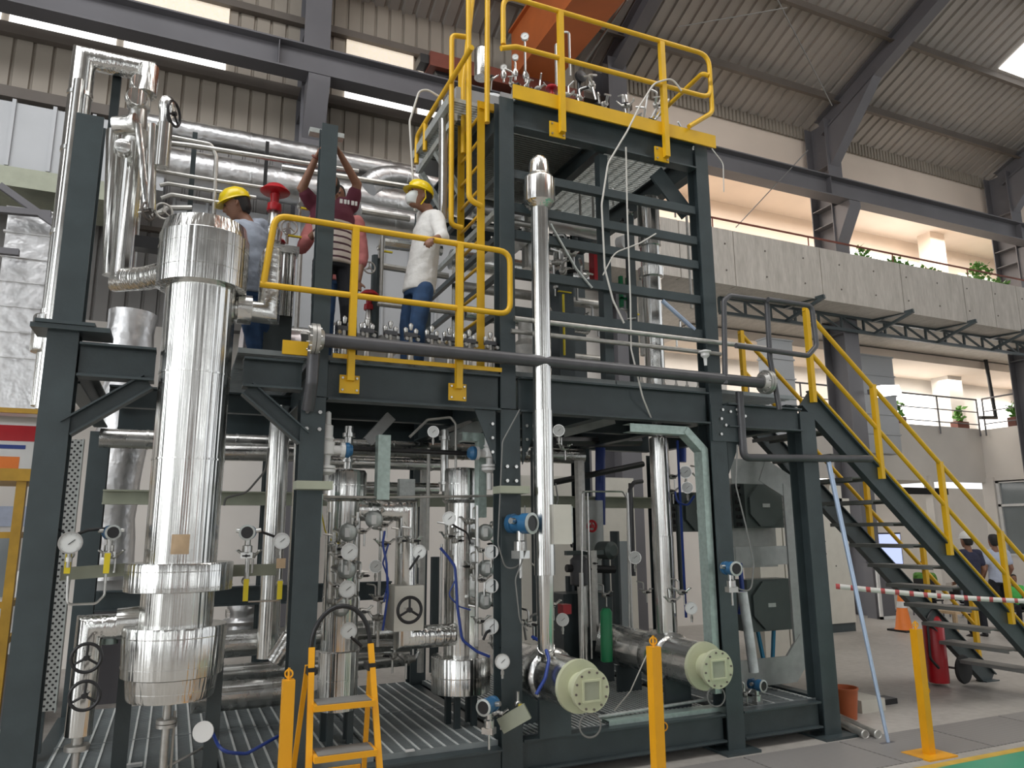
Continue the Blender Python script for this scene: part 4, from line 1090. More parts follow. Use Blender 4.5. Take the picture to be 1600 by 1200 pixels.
MB().tube([(XB, YB, 4.32), (XB, YB, 3.33), (XB + 0.16, YB - 0.2, 3.3), (VX - 0.16, VY + 0.06, 3.28)], 0.078, 24).build('pipe', 'clad_z', t)
MB().tube([PY(178, 205, 5.55), PY(172, 430, 5.55)], 0.05, 18).build('side_pipe', 'clad_z', t)
# narrow tapered pair beside it
for i, (a, b, r, lb) in enumerate((((216, 195), (230, 325), 0.026, 'slim silver tube slanting down beside the left valve stack, outer one'), ((238, 195), (236, 328), 0.03, 'slim silver tube slanting down beside the left valve stack, inner one'))):
    solo('clad_tube', MB().tube([PY(a[0], a[1], 5.3), PY(b[0], b[1], 5.3)], r, 14), 'clad_z', lb, 'pipe')
def handwheel(name, label, c, axis, R, rt=0.009, stem=0.08, mt='black', spokes=3, body=None):
    c = Vector(c); ax = Vector(axis).normalized()
    t = thing(name, label, 'handwheel', c)
    MB().torus(c, ax, R, rt, 32, 8).build('rim', mt, t)
    u, v_ = perp(ax); s_ = MB()
    for k in range(spokes):
        a = 2 * PI * k / spokes + 0.5
        s_.tube([c, c + (u * math.cos(a) + v_ * math.sin(a)) * R - ax * 0.005], rt * 0.75, 8)
    s_.lathe(c - ax * 0.015, ax, [(0, rt * 1.6), (0.03, rt * 1.6)], 12)
    s_.build('spokes', mt, t)
    MB().tube([c, c - ax * stem], rt * 0.7, 8).build('stem', 'stainless', t)
    return t
p = PY(272, 178, 5.3)
handwheel('valve_handwheel', 'black handwheel seen nearly edge-on at the top left valve', p, (0.9, -0.45, 0), 0.085, 0.01, 0.1)
t = thing('clad_valve', 'domed white-silver valve bonnet beside the edge-on black handwheel', 'valve', PY(258, 165, 5.3))
q = PY(258, 195, 5.3)
MB().lathe(q, (0, 0, 1), [(0, 0.04), (0.1, 0.045), (0.12, 0.055), (0.16, 0.055), (0.2, 0.04), (0.22, 0.01)], 20).build('bonnet', 'clad_z', t)
MB().tube([q - Vector((0, 0, 0.32)), q], 0.05, 18).build('body', 'clad_z', t)
# horizontal nozzle pieces either side of the vessel head
t = thing('clad_elbow', 'silver mitred elbow joining the vessel head from the right', 'pipe', (0.45, 4.95, 3.2))
MB().tube([(VX + 0.18, 4.95, 3.07), (0.47, 4.98, 3.07), (0.47, 4.98, 3.45), (0.48, 5.3, 3.46)], 0.07, 24).build('pipe', 'clad_x', t)
MB().lathe((0.27, 4.95, 3.07), (1, 0, 0), [(0, 0.07), (0.005, 0.095), (0.09, 0.095), (0.095, 0.07)], 24).build('flange_cover', 'clad_x', t)

# valve leg on the lower left of the big vessel
t = thing('clad_valve_pipe', 'silver mitred leg with two black handwheels left of the big vessel foot', 'pipe', (-0.385, 4.95, GZ))
MB().tube([(-0.39, 4.93, 0.58), (-0.385, 4.93, 1.14), (-0.14, 4.93, 1.14)], 0.068, 24).build('leg_pipe', 'clad_z', t)
MB().tube([(-0.25, 4.94, 1.15), (-0.1, 4.94, 1.16)], 0.085, 24).build('nozzle', 'clad_x', t)
MB().lathe((-0.39, 4.93, 0.5), (0, 0, 1), [(0, 0.05), (0.005, 0.062), (0.03, 0.062), (0.035, 0.03), (0.08, 0.03)], 20).build('foot_flange', 'matte_steel', t)
MB().tube([(-0.39, 4.93, GZ), (-0.39, 4.93, 0.52)], 0.02, 10).build('support', 'matte_steel', t)
handwheel('valve_handwheel', 'black three-spoke handwheel on the silver leg beside the vessel foot, upper one', PY(135, 1028, 4.76), (-0.12, -1, 0), 0.073, 0.009, 0.1)
handwheel('valve_handwheel', 'black three-spoke handwheel on the silver leg beside the vessel foot, lower one', PY(132, 1087, 4.76), (-0.12, -1, 0), 0.073, 0.009, 0.1)
solo('green_valve_body', MB().lathe(PY(172, 990, 5.02), (0, 0, 1), [(-0.06, 0.02), (-0.055, 0.045), (0.03, 0.045), (0.05, 0.03)], 16), 'galv_green', 'pale green valve body half hidden between silver leg and vessel', 'valve')

# Z line between the two columns, with a boxed valve
t = thing('clad_pipe_loop', 'silver mitred Z line between the two clad columns', 'pipe', (1.5, 5.3, 0.8))
zt = PY(610, 797, 5.3).z; xl = PY(634, 900, 5.3).x; zb = PY(660, 995, 5.3).z
MB().tube([(V2X + 0.08, 5.3, zt), (xl, 5.3, zt), (xl, 5.3, zb), (V3X - 0.1, 5.32, zb)], 0.078, 24).build('pipe', 'clad_z', t)
bx = PY(638, 950, 5.19)
t = thing('valve_box', 'ivory square insulation box with a black handwheel on its face', 'box', (bx.x, 5.24, bx.z - 0.16))
MB().box(bx.x - 0.105, bx.x + 0.105, 5.17, 5.40, bx.z - 0.15, bx.z + 0.15).build('cover', 'ivory', t)
handwheel('valve_handwheel', 'black three-spoke handwheel on the ivory box between the clad columns', PY(640, 953, 5.06), (0.02, -1, 0), 0.082, 0.011, 0.1)
# boxed cover on the tall riser
bb = PY(862, 825, 4.74)
t = thing('valve_box', 'tan insulation box wrapped round the tall riser, with a sheet metal side', 'box', (2.43, 4.74, 1.5))
MB().box(2.39, 2.53, 4.65, 4.85, 1.56, 1.83).build('cover', 'ivory', t)
MB().box(2.53, 2.545, 4.66, 4.84, 1.57, 1.82).build('side_sheet', 'galv', t)
handwheel('valve_handwheel', 'black handwheel behind the tan box on the tall riser', PY(893, 833, 5.1), (0.8, -0.5, 0), 0.10, 0.009, 0.12)

# grey pipe pairs behind the first front column
pipe('clad_pipe', [(0.70, 6.0, 0.75), (0.70, 6.0, 2.62)], 0.078, 'clad_z', 'tall silver pipe dropping behind the gauge right of the vessel')
pipe('clad_pipe', [(0.88, 6.1, 0.7), (0.88, 6.1, 2.62)], 0.05, 'clad_z', 'thinner silver pipe next to the dark front column')
pipe('clad_elbow', [PY(428, 1035, 5.7), PY(450, 1000, 5.7), PY(520, 992, 5.7)], 0.06, 'clad_x', 'silver elbow low down between vessel and front column')
pipe('clad_pipe', [(0.3, 6.3, 0.82), (1.4, 6.3, 0.84), (1.9, 6.3, 0.84)], 0.10, 'clad_x', 'horizontal silver pipe low behind the vessels, higher one')
pipe('clad_pipe', [(0.2, 5.9, 0.53), (0.8, 5.9, 0.53)], 0.10, 'clad_x', 'grey horizontal pipe low right of the vessel foot')
pipe('clad_pipe', [(0.3, 6.6, 0.56), (1.95, 6.6, 0.58)], 0.07, 'clad_x', 'horizontal silver pipe low behind the vessels, lower one')
pipe('clad_pipe', [(0.0, 6.6, 2.3), (1.0, 6.6, 2.32)], 0.07, 'clad_x', 'horizontal silver pipe under the platform behind the big vessel', bands=0.5)
pipe('clad_pipe', [(-0.6, 6.9, 2.42), (3.9, 6.9, 2.42)], 0.08, 'clad_x', 'long silver pipe running under the rear of the platform', bands=0.7)
pipe('clad_pipe', [(1.0, 6.2, 2.22), (2.1, 6.2, 2.22)], 0.05, 'clad_x', 'silver pipe under the platform between the clad columns, upper one', bands=0.4)
pipe('clad_pipe', [(1.0, 6.3, 2.02), (2.1, 6.3, 2.02)], 0.05, 'clad_x', 'silver pipe under the platform between the clad columns, lower one', bands=0.4)
pipe('black_beam_pipe', [PY(536, 700, 5.22), PY(744, 709, 5.22)], 0.018, 'black', 'black pipe running between the two relief valves')

# galvanised channels and cable trays
def channel(pts, w, d, label, mt='galv', name='cable_tray', nrm=(0, -1, 0)):
    """U channel swept along pts; open side away from nrm"""
    mb_ = MB(); P_ = [Vector(p) for p in pts]
    for si, (a, b) in enumerate(zip(P_, P_[1:])):
        dd = (b - a).normalized(); n_ = Vector(nrm); s_ = dd.cross(n_).normalized(); a = a + n_ * (0.0045 * si); b = b + n_ * (0.0045 * si)
        ext = dd * (w * 0.2 if len(P_) > 2 else 0)
        ea = ext if si > 0 else ext * 0; eb = ext if si < len(P_) - 2 else ext * 0
        mb_.bar(a - ea, b + eb, w, 0.004, n_)
        mb_.bar(a + s_ * (w / 2) - n_ * (d / 2), b + s_ * (w / 2) - n_ * (d / 2), 0.004, d, n_)
        mb_.bar(a - s_ * (w / 2) - n_ * (d / 2), b - s_ * (w / 2) - n_ * (d / 2), 0.004, d, n_)
    return tag(solo(name, mb_, mt, label, 'cable tray', flat=True), kind='thing')
cy_ = 4.90
channel([(3.20, cy_, 2.44), (3.74, cy_, 2.44), (3.905, cy_, 2.29), (3.905, cy_, 0.42)], 0.062, 0.10, 'inverted L-shaped pale green cable channel left of the right front column', 'galv_green')
channel([(3.84, 6.6, 1.95), (3.84, 6.6, 0.5)], 0.22, 0.06, 'grey upright cable tray behind the inverted L channel', 'cable_tray')
channel([(1.31, 5.12, 2.32), (1.31, 5.12, 1.87)], 0.085, 0.08, 'short pale green upright channel hanging under the platform front', 'galv_green')
channel([(1.9, 5.15, 2.34), (2.06, 5.15, 2.34), (2.06, 5.15, 1.75)], 0.06, 0.08, 'pale green channel beside the right relief valve', 'galv_green')
channel([(0.87, 5.1, 1.95), (0.87, 5.1, 1.62)], 0.05, 0.05, 'short pale green channel beside the left relief valve', 'galv_green')
channel([(1.62, 5.6, 2.05), (1.62, 5.6, 0.9)], 0.12, 0.06, 'grey green upright channel behind the ivory boxed valve', 'galv')
channel([(4.55, 5.35, 2.17), (4.95, 5.35, 2.17), (5.25, 5.35, 2.02), (5.25, 5.35, 0.62), (5.08, 5.35, 0.44), (4.5, 5.35, 0.44)], 0.22, 0.02, 'wide grey cable tray running down inside the right end column', 'cable_tray')
channel([(5.2, 5.35, 1.42), (4.55, 5.36, 1.42)], 0.16, 0.06, 'grey tray branch behind the right column between the two junction boxes', 'cable_tray')
channel([(4.3, 5.2, 1.9), (4.3, 5.2, 1.2)], 0.1, 0.05, 'narrow grey tray on the inner side of the right front column', 'cable_tray')
# perforated tray at far left
def perf_mat():
    mt, nt, b = nodes('perforated_sheet')
    tc = nt.nodes.new('ShaderNodeTexCoord'); sx = nt.nodes.new('ShaderNodeSeparateXYZ')
    nt.links.new(tc.outputs['Object'], sx.inputs[0])
    def mth(op, a, b_=None, c=None):
        n_ = nt.nodes.new('ShaderNodeMath'); n_.operation = op
        for i, q_ in enumerate((a, b_, c)):
            if q_ is None: continue
            if isinstance(q_, (int, float)): n_.inputs[i].default_value = q_
            else: nt.links.new(q_, n_.inputs[i])
        return n_.outputs[0]
    P_ = 0.035
    row = mth('FLOOR', mth('DIVIDE', sx.outputs['Z'], P_ * 0.6))
    off = mth('MULTIPLY', mth('MODULO', mth('ABSOLUTE', row), 2.0), 0.5)
    u = mth('SUBTRACT', mth('FRACT', mth('ADD', mth('DIVIDE', sx.outputs['X'], P_), off)), 0.5)
    v_ = mth('SUBTRACT', mth('FRACT', mth('DIVIDE', sx.outputs['Z'], P_ * 0.6)), 0.5)
    d = mth('ADD', mth('MULTIPLY', u, u), mth('MULTIPLY', mth('MULTIPLY', v_, v_), 0.36))
    hole = mth('LESS_THAN', d, 0.045)
    mx = nt.nodes.new('ShaderNodeMix'); mx.data_type = 'RGBA'
    mx.inputs[6].default_value = (0.46, 0.47, 0.45, 1); mx.inputs[7].default_value = (0.03, 0.03, 0.03, 1)
    nt.links.new(hole, mx.inputs[0]); nt.links.new(mx.outputs[2], b.inputs['Base Color'])
    b.inputs['Roughness'].default_value = 0.4; b.inputs['Metallic'].default_value = 0.4
    return mt
M['perforated'] = perf_mat()
xp = -0.70
t = thing('perforated_tray', 'upright perforated cable tray at the far left behind the corner column', 'cable tray', (xp, 5.8, 0.55))
MB().box(-0.79, -0.60, 5.80, 5.805, 0.55, 2.28).build('web', 'perforated', t, flat=True)
MB().box(-0.80, -0.79, 5.74, 5.805, 0.55, 2.28).build('flange', 'galv', t, flat=True)
MB().box(-0.60, -0.592, 5.74, 5.805, 0.55, 2.28).build('flange', 'galv', t, flat=True)
MB().box(-0.74, -0.66, 5.806, 5.86, 0.3, 0.75).build('support_post', 'steel', t)
# beige instrument brackets
def bracket(p, q, w, h, label):
    return tag(solo('instrument_bracket', MB().bar(p, q, w, h), 'beige', label, 'bracket'), kind='thing')
for i, (x, y, z, lb) in enumerate(((0.77, 4.74, 1.935, 'beige channel bracket across the dark column right of the vessel'), (2.12, 4.76, 1.93, 'beige channel bracket left of the middle front column'))):
    bracket((x - 0.11, y, z), (x + 0.11, y, z), 0.14, 0.05, lb)
bracket((-0.56, 5.0, 1.43), (-0.18, 5.0, 1.45), 0.05, 0.07, 'beige bracket bar carrying the left pressure gauge')
bracket((0.30, 5.1, 1.42), (0.62, 5.1, 1.42), 0.05, 0.07, 'beige bracket bar carrying the right pressure gauge')
bracket((2.05, 4.8, 0.40), (2.2, 4.7, 0.50), 0.03, 0.10, 'beige plate bracket low on the middle column')
# junction boxes with octagonal covers
def jbox(x, y, z, s, label, legs=False):
    t = thing('junction_box', label, 'junction box', (x, y, z - s / 2))
    MB().box(x - s * 0.55, x + s * 0.55, y, y + 0.2, z - s / 2, z + s / 2).build('body', 'boxgrey', t)
    pr = []
    for k in range(8):
        a = PI / 8 + k * PI / 4
        pr.append((x + s * 0.50 * math.cos(a), y - 0.03, z + s * 0.50 * math.sin(a)))
    MB().prism(pr, (0, 0.03, 0)).build('cover', 'boxgrey', t, flat=True)
    MB().box(x - 0.05, x + 0.05, y - 0.034, y - 0.03, z - 0.02, z + 0.02).build('name_plate', 'galv', t)
    for k in range(6):
        zz = z - s * 0.42 + s * 0.84 * k / 5
        MB().cyl((x + s * 0.55, y + 0.08, zz), (x + s * 0.55 + 0.06, y + 0.08, zz), 0.022, 10).build('cable_gland', 'black', t)
        if not legs: MB().cyl((x - s * 0.55 - 0.05, y + 0.08, zz), (x - s * 0.55, y + 0.08, zz), 0.022, 10).build('cable_gland', 'black', t)
    if legs:
        MB().bar((x - 0.1, y + 0.1, z - s / 2), (x + 0.01, y + 0.1, 0.0), 0.03, 0.03, (0, 1, 0)).build('stand_leg', 'teal', t)
        MB().bar((x + 0.12, y + 0.1, z - s / 2), (x + 0.03, y + 0.1, 0.0), 0.03, 0.03, (0, 1, 0)).build('stand_leg', 'teal', t)
    return t
j1 = PY(1194, 790, 6.3); j2 = PY(1203, 945, 6.3); j0 = PY(1092, 800, 6.35)
jbox(j1.x, 6.3, j1.z, 0.47, 'grey-green junction box with octagonal lid, upper one beside the wide tray')
jbox(j2.x, 6.3, j2.z, 0.52, 'grey-green junction box with octagonal lid on a blue V stand', True)
jbox(j0.x, 6.35, j0.z, 0.40, 'grey-green junction box half hidden behind the inverted L channel')
solo('box_frame', MB().box(j1.x - 0.35, j1.x + 0.32, 6.5, 6.54, 1.25, 2.2), 'cable_tray', 'grey mounting sheet behind the upper junction box', 'frame')
# panels behind
def panel(x0, x1, y, z0, z1, label, name='electrical_cabinet', marks=()):
    t = thing(name, label, 'cabinet', ((x0 + x1) / 2, y, z0))
    MB().box(x0, x1, y, y + 0.3, z0, z1).build('body', 'ivory', t)
    for (a, b, c, d, mk) in marks:
        MB().box(x0 + a, x0 + b, y - 0.004, y, z0 + c, z0 + d).build('door_mark' if mk != 'black' else 'push_button', mk, t)
    return t
pa = PY(1172, 855, 7.6); pb = PY(1238, 858, 7.6)
panel(6.85, 7.25, 7.62, 0.0, 2.25, 'ivory cabinet with red marking between the junction boxes', marks=((0.16, 0.22, 1.45, 1.68, 'red'),))
panel(7.27, 7.8, 7.62, 0.0, 2.25, 'ivory cabinet with push buttons between the junction boxes', marks=((0.2, 0.24, 1.5, 1.54, 'red'), (0.2, 0.24, 1.6, 1.64, 'black'), (0.3, 0.33, 1.4, 1.43, 'black'), (0.38, 0.41, 1.6, 1.63, 'black')))
c0 = PZ(1300, 978, 0.0)
panel(9.75, 10.4, 9.4, 0.14, 1.95, 'tall ivory control cabinet standing on a dark plinth behind the end column', 'control_cabinet',
      ((0.1, 0.12, 1.3, 1.32, 'black'), (0.1, 0.12, 1.1, 1.12, 'black'), (0.3, 0.32, 0.9, 0.92, 'black')))
solo('plinth', MB().box(9.75, 10.4, 9.42, 9.7, 0, 0.14), 'steel', 'dark plinth under the tall ivory control cabinet', 'plinth')
panel(4.3, 5.2, 9.3, 0.0, 2.4, 'ivory cabinet with a hinge line behind the tall riser', marks=((0.82, 0.84, 0.2, 2.2, 'hall_steel'),))
panel(5.22, 6.1, 9.3, 0.0, 2.4, 'ivory cabinet with glazed lower doors behind the blue tube', marks=((0.1, 0.38, 0.3, 1.5, 'glassdark'), (0.45, 0.78, 0.3, 1.5, 'glassdark')))
solo('hall_prop', MB().box(4.85, 5.0, 8.6, 8.75, 0, 2.7), 'hall_steel', 'grey upright post before the ivory cabinets', 'column')
solo('blue_pipe', MB().tube([PY(938, 700, 7.0), PY(938, 820, 7.0)], 0.055, 14), 'navy', 'short deep blue upright pipe behind the tower legs', 'pipe')
solo('blue_pipe', MB().tube([PY(1066, 680, 6.8), PY(1066, 722, 6.8)], 0.045, 14), 'navy', 'short deep blue pipe piece above the white gauges', 'pipe')
solo('green_cylinder', MB().lathe(PY(948, 1035, 5.6), (0.02, 0, 1), [(0, 0.03), (0.01, 0.05), (0.40, 0.05), (0.43, 0.03)], 18), 'green', 'green cylinder standing behind the right exchanger', 'cylinder')

# ============================================================ INSTRUMENTS
def gauge_proto():
    t = thing('pressure_gauge', 'pressure gauge', 'gauge', (0, 0, 0), 'dial gauges on the skid')
    MB().lathe((0, 0.02, 0), (0, -1, 0), [(0, 0.03), (0.002, 0.048), (0.035, 0.05), (0.042, 0.05), (0.042, 0.045), (0.036, 0.044)], 28).build('case', 'stainless', t)
    MB().lathe((0, -0.014, 0), (0, -1, 0), [(0, 0.045), (0.003, 0.045)], 28).build('dial_face', 'dial', t)
    MB().bar((-0.008, -0.019, -0.008), (0.018, -0.019, 0.014), 0.003, 0.002, (0, 1, 0)).build('needle', 'black', t)
    tk = MB()
    for k in range(9):
        a = -0.7 + 4.54 * k / 8; c, s = math.cos(a), math.sin(a)
        tk.bar((c * 0.036, -0.0178, s * 0.036), (c * 0.041, -0.0178, s * 0.041), 0.0015, 0.001, (0, 1, 0))
    tk.build('scale_marks', 'galv', t)
    MB().tube([(0, 0.005, -0.045), (0, 0.005, -0.11)], 0.008, 8).lathe((0, 0.005, -0.085), (0, 0, 1), [(0, 0.013), (0.02, 0.013)], 6).build('stem', 'matte_steel', t)
    return t
G = gauge_proto()
GA = [((110, 848), 4.78, 1.2, 'large dial gauge left of the big vessel foot above a yellow lever'),
      ((440, 845), 4.95, 1.0, 'dial gauge between big vessel and dark column above the right bracket'),
      ((677, 675), 5.2, 0.85, 'grey dial gauge under the platform between the relief valves'),
      ((873, 673), 4.9, 0.9, 'white dial gauge high beside the tall front riser'),
      ((702, 810), 5.0, 0.95, 'dial gauge left of the right clad column head'),
      ((546, 862), 5.02, 1.1, 'upper white dial gauge on the left clad column'),
      ((543, 920), 5.02, 1.1, 'middle white dial gauge on the left clad column'),
      ((545, 985), 5.02, 1.05, 'lowest white dial gauge on the left clad column behind the ladder hoop'),
      ((655, 862), 5.02, 0.95, 'white dial gauge above the ivory boxed valve'),
      ((768, 862), 5.02, 1.0, 'upper white dial gauge beside the middle column'),
      ((768, 915), 5.02, 1.0, 'second white dial gauge beside the middle column'),
      ((767, 978), 5.02, 1.1, 'third white dial gauge beside the middle column'),
      ((785, 1033), 4.8, 1.0, 'lowest white dial gauge beside the middle column at the wide cover'),
      ((879, 968), 4.85, 0.9, 'white dial gauge above the left round exchanger'),
      ((1071, 738), 5.3, 1.1, 'upper of the two white gauges beside the right riser'),
      ((1074, 762), 5.25, 1.0, 'lower of the two white gauges beside the right riser'),
      ((1080, 950), 5.1, 1.0, 'white dial gauge above the right round exchanger head'),
      ((992, 871), 5.6, 1.1, 'dial gauge behind in the piping left of the right riser'),
      ((587, 885), 5.3, 0.9, 'grey dial gauge between left clad column and blue tubing'),
      ((820, 58), 5.6, 0.75, 'small round gauge on the tallest stem above the top deck'),
      ((805, 90), 5.5, 0.6, 'small round gauge on the shorter stem above the top deck'),
      ((787, 106), 5.3, 0.6, 'small pale round gauge near the ladder on the top deck')]
for (p, Y, s, lb) in GA:
    q = PY(p[0], p[1], Y); d = CAMPOS - q; d.z = 0
    put(G, q, lb, face(d), scale=s)
# stems for the deck gauges
for (p, Y, py2, lb) in (((820, 66), 5.6, 128, 'thin stem under the tallest deck gauge'), ((805, 98), 5.5, 125, 'thin stem under the shorter deck gauge'), ((787, 113), 5.3, 128, 'thin stem under the pale gauge near the ladder')):
    a = PY(p[0], p[1], Y); b = Vector((a.x, a.y, PY(p[0], py2, Y).z))
    solo('gauge_stem', MB().tube([a, b], 0.01, 8).lathe(b + Vector((0, 0, 0.04)), (0, 0, 1), [(0, 0.02), (0.03, 0.028), (0.06, 0.02)], 12), 'stainless', lb, 'pipe')

def transmitter_proto():
    t = thing('pressure_transmitter', 'transmitter', 'transmitter', (0, 0, 0), 'blue field transmitters')
    MB().lathe((0, 0.065, 0), (0, -1, 0), [(0, 0.03), (0.004, 0.043), (0.03, 0.045), (0.032, 0.038), (0.08, 0.038), (0.082, 0.046), (0.125, 0.046), (0.128, 0.034)], 24).build('housing', 'blue', t)
    MB().lathe((0, -0.062, 0), (0, -1, 0), [(0, 0.046), (0.002, 0.048), (0.008, 0.048), (0.01, 0.036), (0.0, 0.036)], 24).build('cover_ring', 'galv', t)
    MB().lathe((0, -0.063, 0), (0, -1, 0), [(0, 0.036), (0.004, 0.036)], 20).build('display_glass', 'black', t)
    MB().cyl((0.045, 0, 0.01), (0.075, 0, 0.015), 0.014, 10).cyl((-0.045, 0, 0.01), (-0.07, 0, 0.012), 0.014, 10).build('cable_gland', 'stainless', t)
    n_ = MB().lathe((0, 0, -0.13), (0, 0, 1), [(0, 0.02), (0.01, 0.03), (0.05, 0.03), (0.055, 0.018), (0.1, 0.018)], 16)
    n_.box(-0.035, 0.035, -0.025, 0.025, -0.155, -0.12); n_.build('sensor_neck', 'stainless', t)
    MB().tube([(0, 0, -0.15), (0, 0, -0.24)], 0.008, 8).build('impulse_tube', 'stainless', t)
    return t
TR = transmitter_proto()
TA = [((173, 832), 4.95, 0.9, 0.2, 'transmitter with pale housing ring left of the big vessel'),
      ((388, 832), 4.95, 1.0, -0.1, 'transmitter with dark display right of the big vessel'),
      ((813, 818), 4.70, 1.5, 0.9, 'big blue transmitter on the middle front column beside the tall riser'),
      ((1141, 888), 4.72, 1.15, 0.6, 'blue transmitter on the right front column below the cable'),
      ((764, 1102), 4.72, 1.1, -0.5, 'blue transmitter low on the middle column above the grating'),
      ((1182, 1070), 5.0, 1.0, 0.9, 'blue transmitter lying low right of the right exchanger'),
      ((747, 714), 5.0, 0.7, 1.2, 'small blue actuator cap on the right relief valve'),
      ((540, 712), 5.0, 0.7, 1.2, 'small blue-grey actuator cap on the left relief valve')]
for (p, Y, s, tw, lb) in TA[:6]:
    q = PY(p[0], p[1], Y); d = CAMPOS - q; d.z = 0
    e = face(d); e.z += tw
    put(TR, q, lb, e, scale=s)

# relief valves
def relief(px, py0, py1, Y, label, capm='blue', side=1):
    a = PY(px, py0, Y); b = PY(px, py1, Y); b.x = a.x; H_ = a.z - b.z
    t = thing('relief_valve', label, 'valve', b)
    MB().lathe(b, (0, 0, 1), [(-0.02, 0.025), (0, 0.06), (0.018, 0.06), (0.02, 0.04), (0.024, 0.06), (0.042, 0.06), (0.045, 0.025), (0.28 * H_, 0.028), (0.3 * H_, 0.048), (0.5 * H_, 0.05), (0.52 * H_, 0.036), (0.56 * H_, 0.046), (0.60 * H_, 0.036), (0.78 * H_, 0.036), (0.80 * H_, 0.022), (H_, 0.02), (H_ + 0.01, 0.008)], 24).build('body', 'white', t)
    c = b + Vector((0, 0, 0.38 * H_))
    MB().lathe(c, (side, 0.0, 0), [(0.03, 0.03), (0.09, 0.03), (0.092, 0.05), (0.115, 0.05)], 20).build('outlet', 'white', t)
    MB().lathe(c, (side, 0, 0), [(0.118, 0.05), (0.14, 0.052), (0.165, 0.035)], 20).build('outlet_cap', capm, t)
    b2 = MB()
    MB().tube([b - Vector((0, 0, 0.02)), b - Vector((0, 0, 0.14))], 0.02, 12).build('inlet', 'white', t)
relief(513, 645, 738, 4.93, 'white relief valve on the left clad column head under the platform')
relief(765, 667, 735, 5.05, 'white relief valve with blue cap right of the right clad column head', side=-1)

# round grey instrument lumps on the clad columns (level switches)
def switch_proto():
    t = thing('level_switch', 'level switch', 'switch', (0, 0, 0), 'grey level switches on the clad columns')
    MB().lathe((0, 0.06, 0), (0, -1, 0), [(0, 0.03), (0.01, 0.058), (0.08, 0.062), (0.1, 0.05), (0.108, 0.03)], 24).build('housing', 'galv', t)
    MB().box(-0.016, 0.016, -0.054, -0.047, -0.03, 0.03).build('name_plate', 'white', t)
    MB().tube([(-0.05, 0, 0), (-0.1, 0.02, 0.02)], 0.012, 8).build('cable_gland', 'stainless', t)
    MB().tube([(0, 0.05, -0.02), (0.0, 0.13, -0.03)], 0.03, 12).build('nozzle', 'matte_steel', t)
    MB().lathe((0.045, 0.0, 0.055), (0.3, -1, 0.4), [(0, 0.014), (0.025, 0.02), (0.04, 0.01)], 10).build('vent_plug', 'stainless', t)
    return t
SW = switch_proto()
for i, ((px, py), Y, lb) in enumerate((((544, 832), 5.16, 'grey round level switch on the left clad column, uppermost'), ((542, 890), 5.16, 'grey round level switch on the left clad column between two gauges'),
                      ((532, 948), 5.16, 'grey round level switch on the left clad column, lowest'), ((758, 832), 5.2, 'grey round level switch on the right clad column, uppermost'),
                      ((760, 888), 5.2, 'grey round level switch on the right clad column between two gauges'), ((757, 938), 5.2, 'grey round level switch on the right clad column, lowest'),
                      ((585, 812), 5.2, 'pale grey level switch left of the mitred Z line'))):
    q = PY(px, py, Y); put(SW, q, lb, (0, 0, -0.3 + 0.1 * (i % 3)))
# manifold blocks that scatter small valves around the columns
def manifold_proto(nm='valve_manifold', grp='stainless valve manifolds'):
    t = thing(nm, 'manifold', 'valve', (0, 0, 0), grp)
    MB().lathe((-0.035, 0, 0), (1, 0, 0), [(0, 0.008), (0.004, 0.016), (0.02, 0.016), (0.024, 0.021), (0.046, 0.021), (0.05, 0.016), (0.066, 0.016), (0.07, 0.008)], 10).build('block', 'matte_steel', t)
    for s in (-1, 1):
        MB().tube([(0.03 * s, 0, 0.0), (0.065 * s, -0.015, 0.03)], 0.008, 8).tube([(0.065 * s, -0.04, 0.03), (0.065 * s, 0.01, 0.03)], 0.005, 6).build('t_handle', 'stainless', t)
    MB().tube([(0, -0.02, 0), (0, -0.06, 0)], 0.009, 8).tube([(-0.022, -0.06, 0), (0.022, -0.06, 0)], 0.005, 6).build('t_handle', 'black', t)
    MB().tube([(0.02, 0, -0.02), (0.02, 0, -0.1)], 0.007, 8).build('tube', 'stainless', t)
    MB().tube([(-0.02, 0, 0.02), (-0.02, 0, 0.09), (-0.06, 0.05, 0.1)], 0.007, 8, 0.02).build('tube', 'stainless', t)
    return t
MF = manifold_proto()
MFA = [((175, 868), 4.97, 'at the transmitter left of the big vessel'), ((390, 868), 4.98, 'under the transmitter right of the big vessel'), ((700, 838), 5.1, 'below the gauge left of the right clad column'),
       ((600, 820), 5.25, 'inside the mitred Z line'), ((590, 935), 5.3, 'left of the ivory boxed valve'), ((645, 845), 5.15, 'above the gauge over the ivory box'), ((752, 860), 5.15, 'behind the upper gauge near the middle column'),
       ((752, 905), 5.15, 'behind the second gauge near the middle column'), ((750, 970), 5.15, 'behind the third gauge near the middle column'), ((530, 870), 5.1, 'at the upper gauge of the left clad column'),
       ((528, 915), 5.1, 'at the middle gauge of the left clad column'), ((565, 955), 5.1, 'right of the ladder hoop top'), ((1050, 745), 5.3, 'left of the two white gauges, upper'), ((1048, 768), 5.3, 'left of the two white gauges, lower'),
       ((1093, 745), 5.35, 'right of the two white gauges'), ((1065, 925), 5.15, 'over the gauge at the right exchanger'), ((1050, 938), 5.2, 'left of the gauge at the right exchanger'), ((1008, 925), 5.6, 'in front of the rear piping near the right riser'),
       ((860, 945), 4.85, 'at the foot of the tall front riser'), ((830, 975), 4.9, 'on the cable loop over the left exchanger'), ((775, 1010), 5.05, 'above the lowest gauge by the middle column'), ((778, 1115), 4.8, 'at the low blue transmitter'),
       ((1165, 1085), 5.0, 'at the low transmitter right of the right exchanger'), ((880, 700), 5.2, 'below the high white gauge'), ((925, 880), 6.2, 'in the dark rear piping left'), ((945, 930), 6.2, 'in the dark rear piping right')]
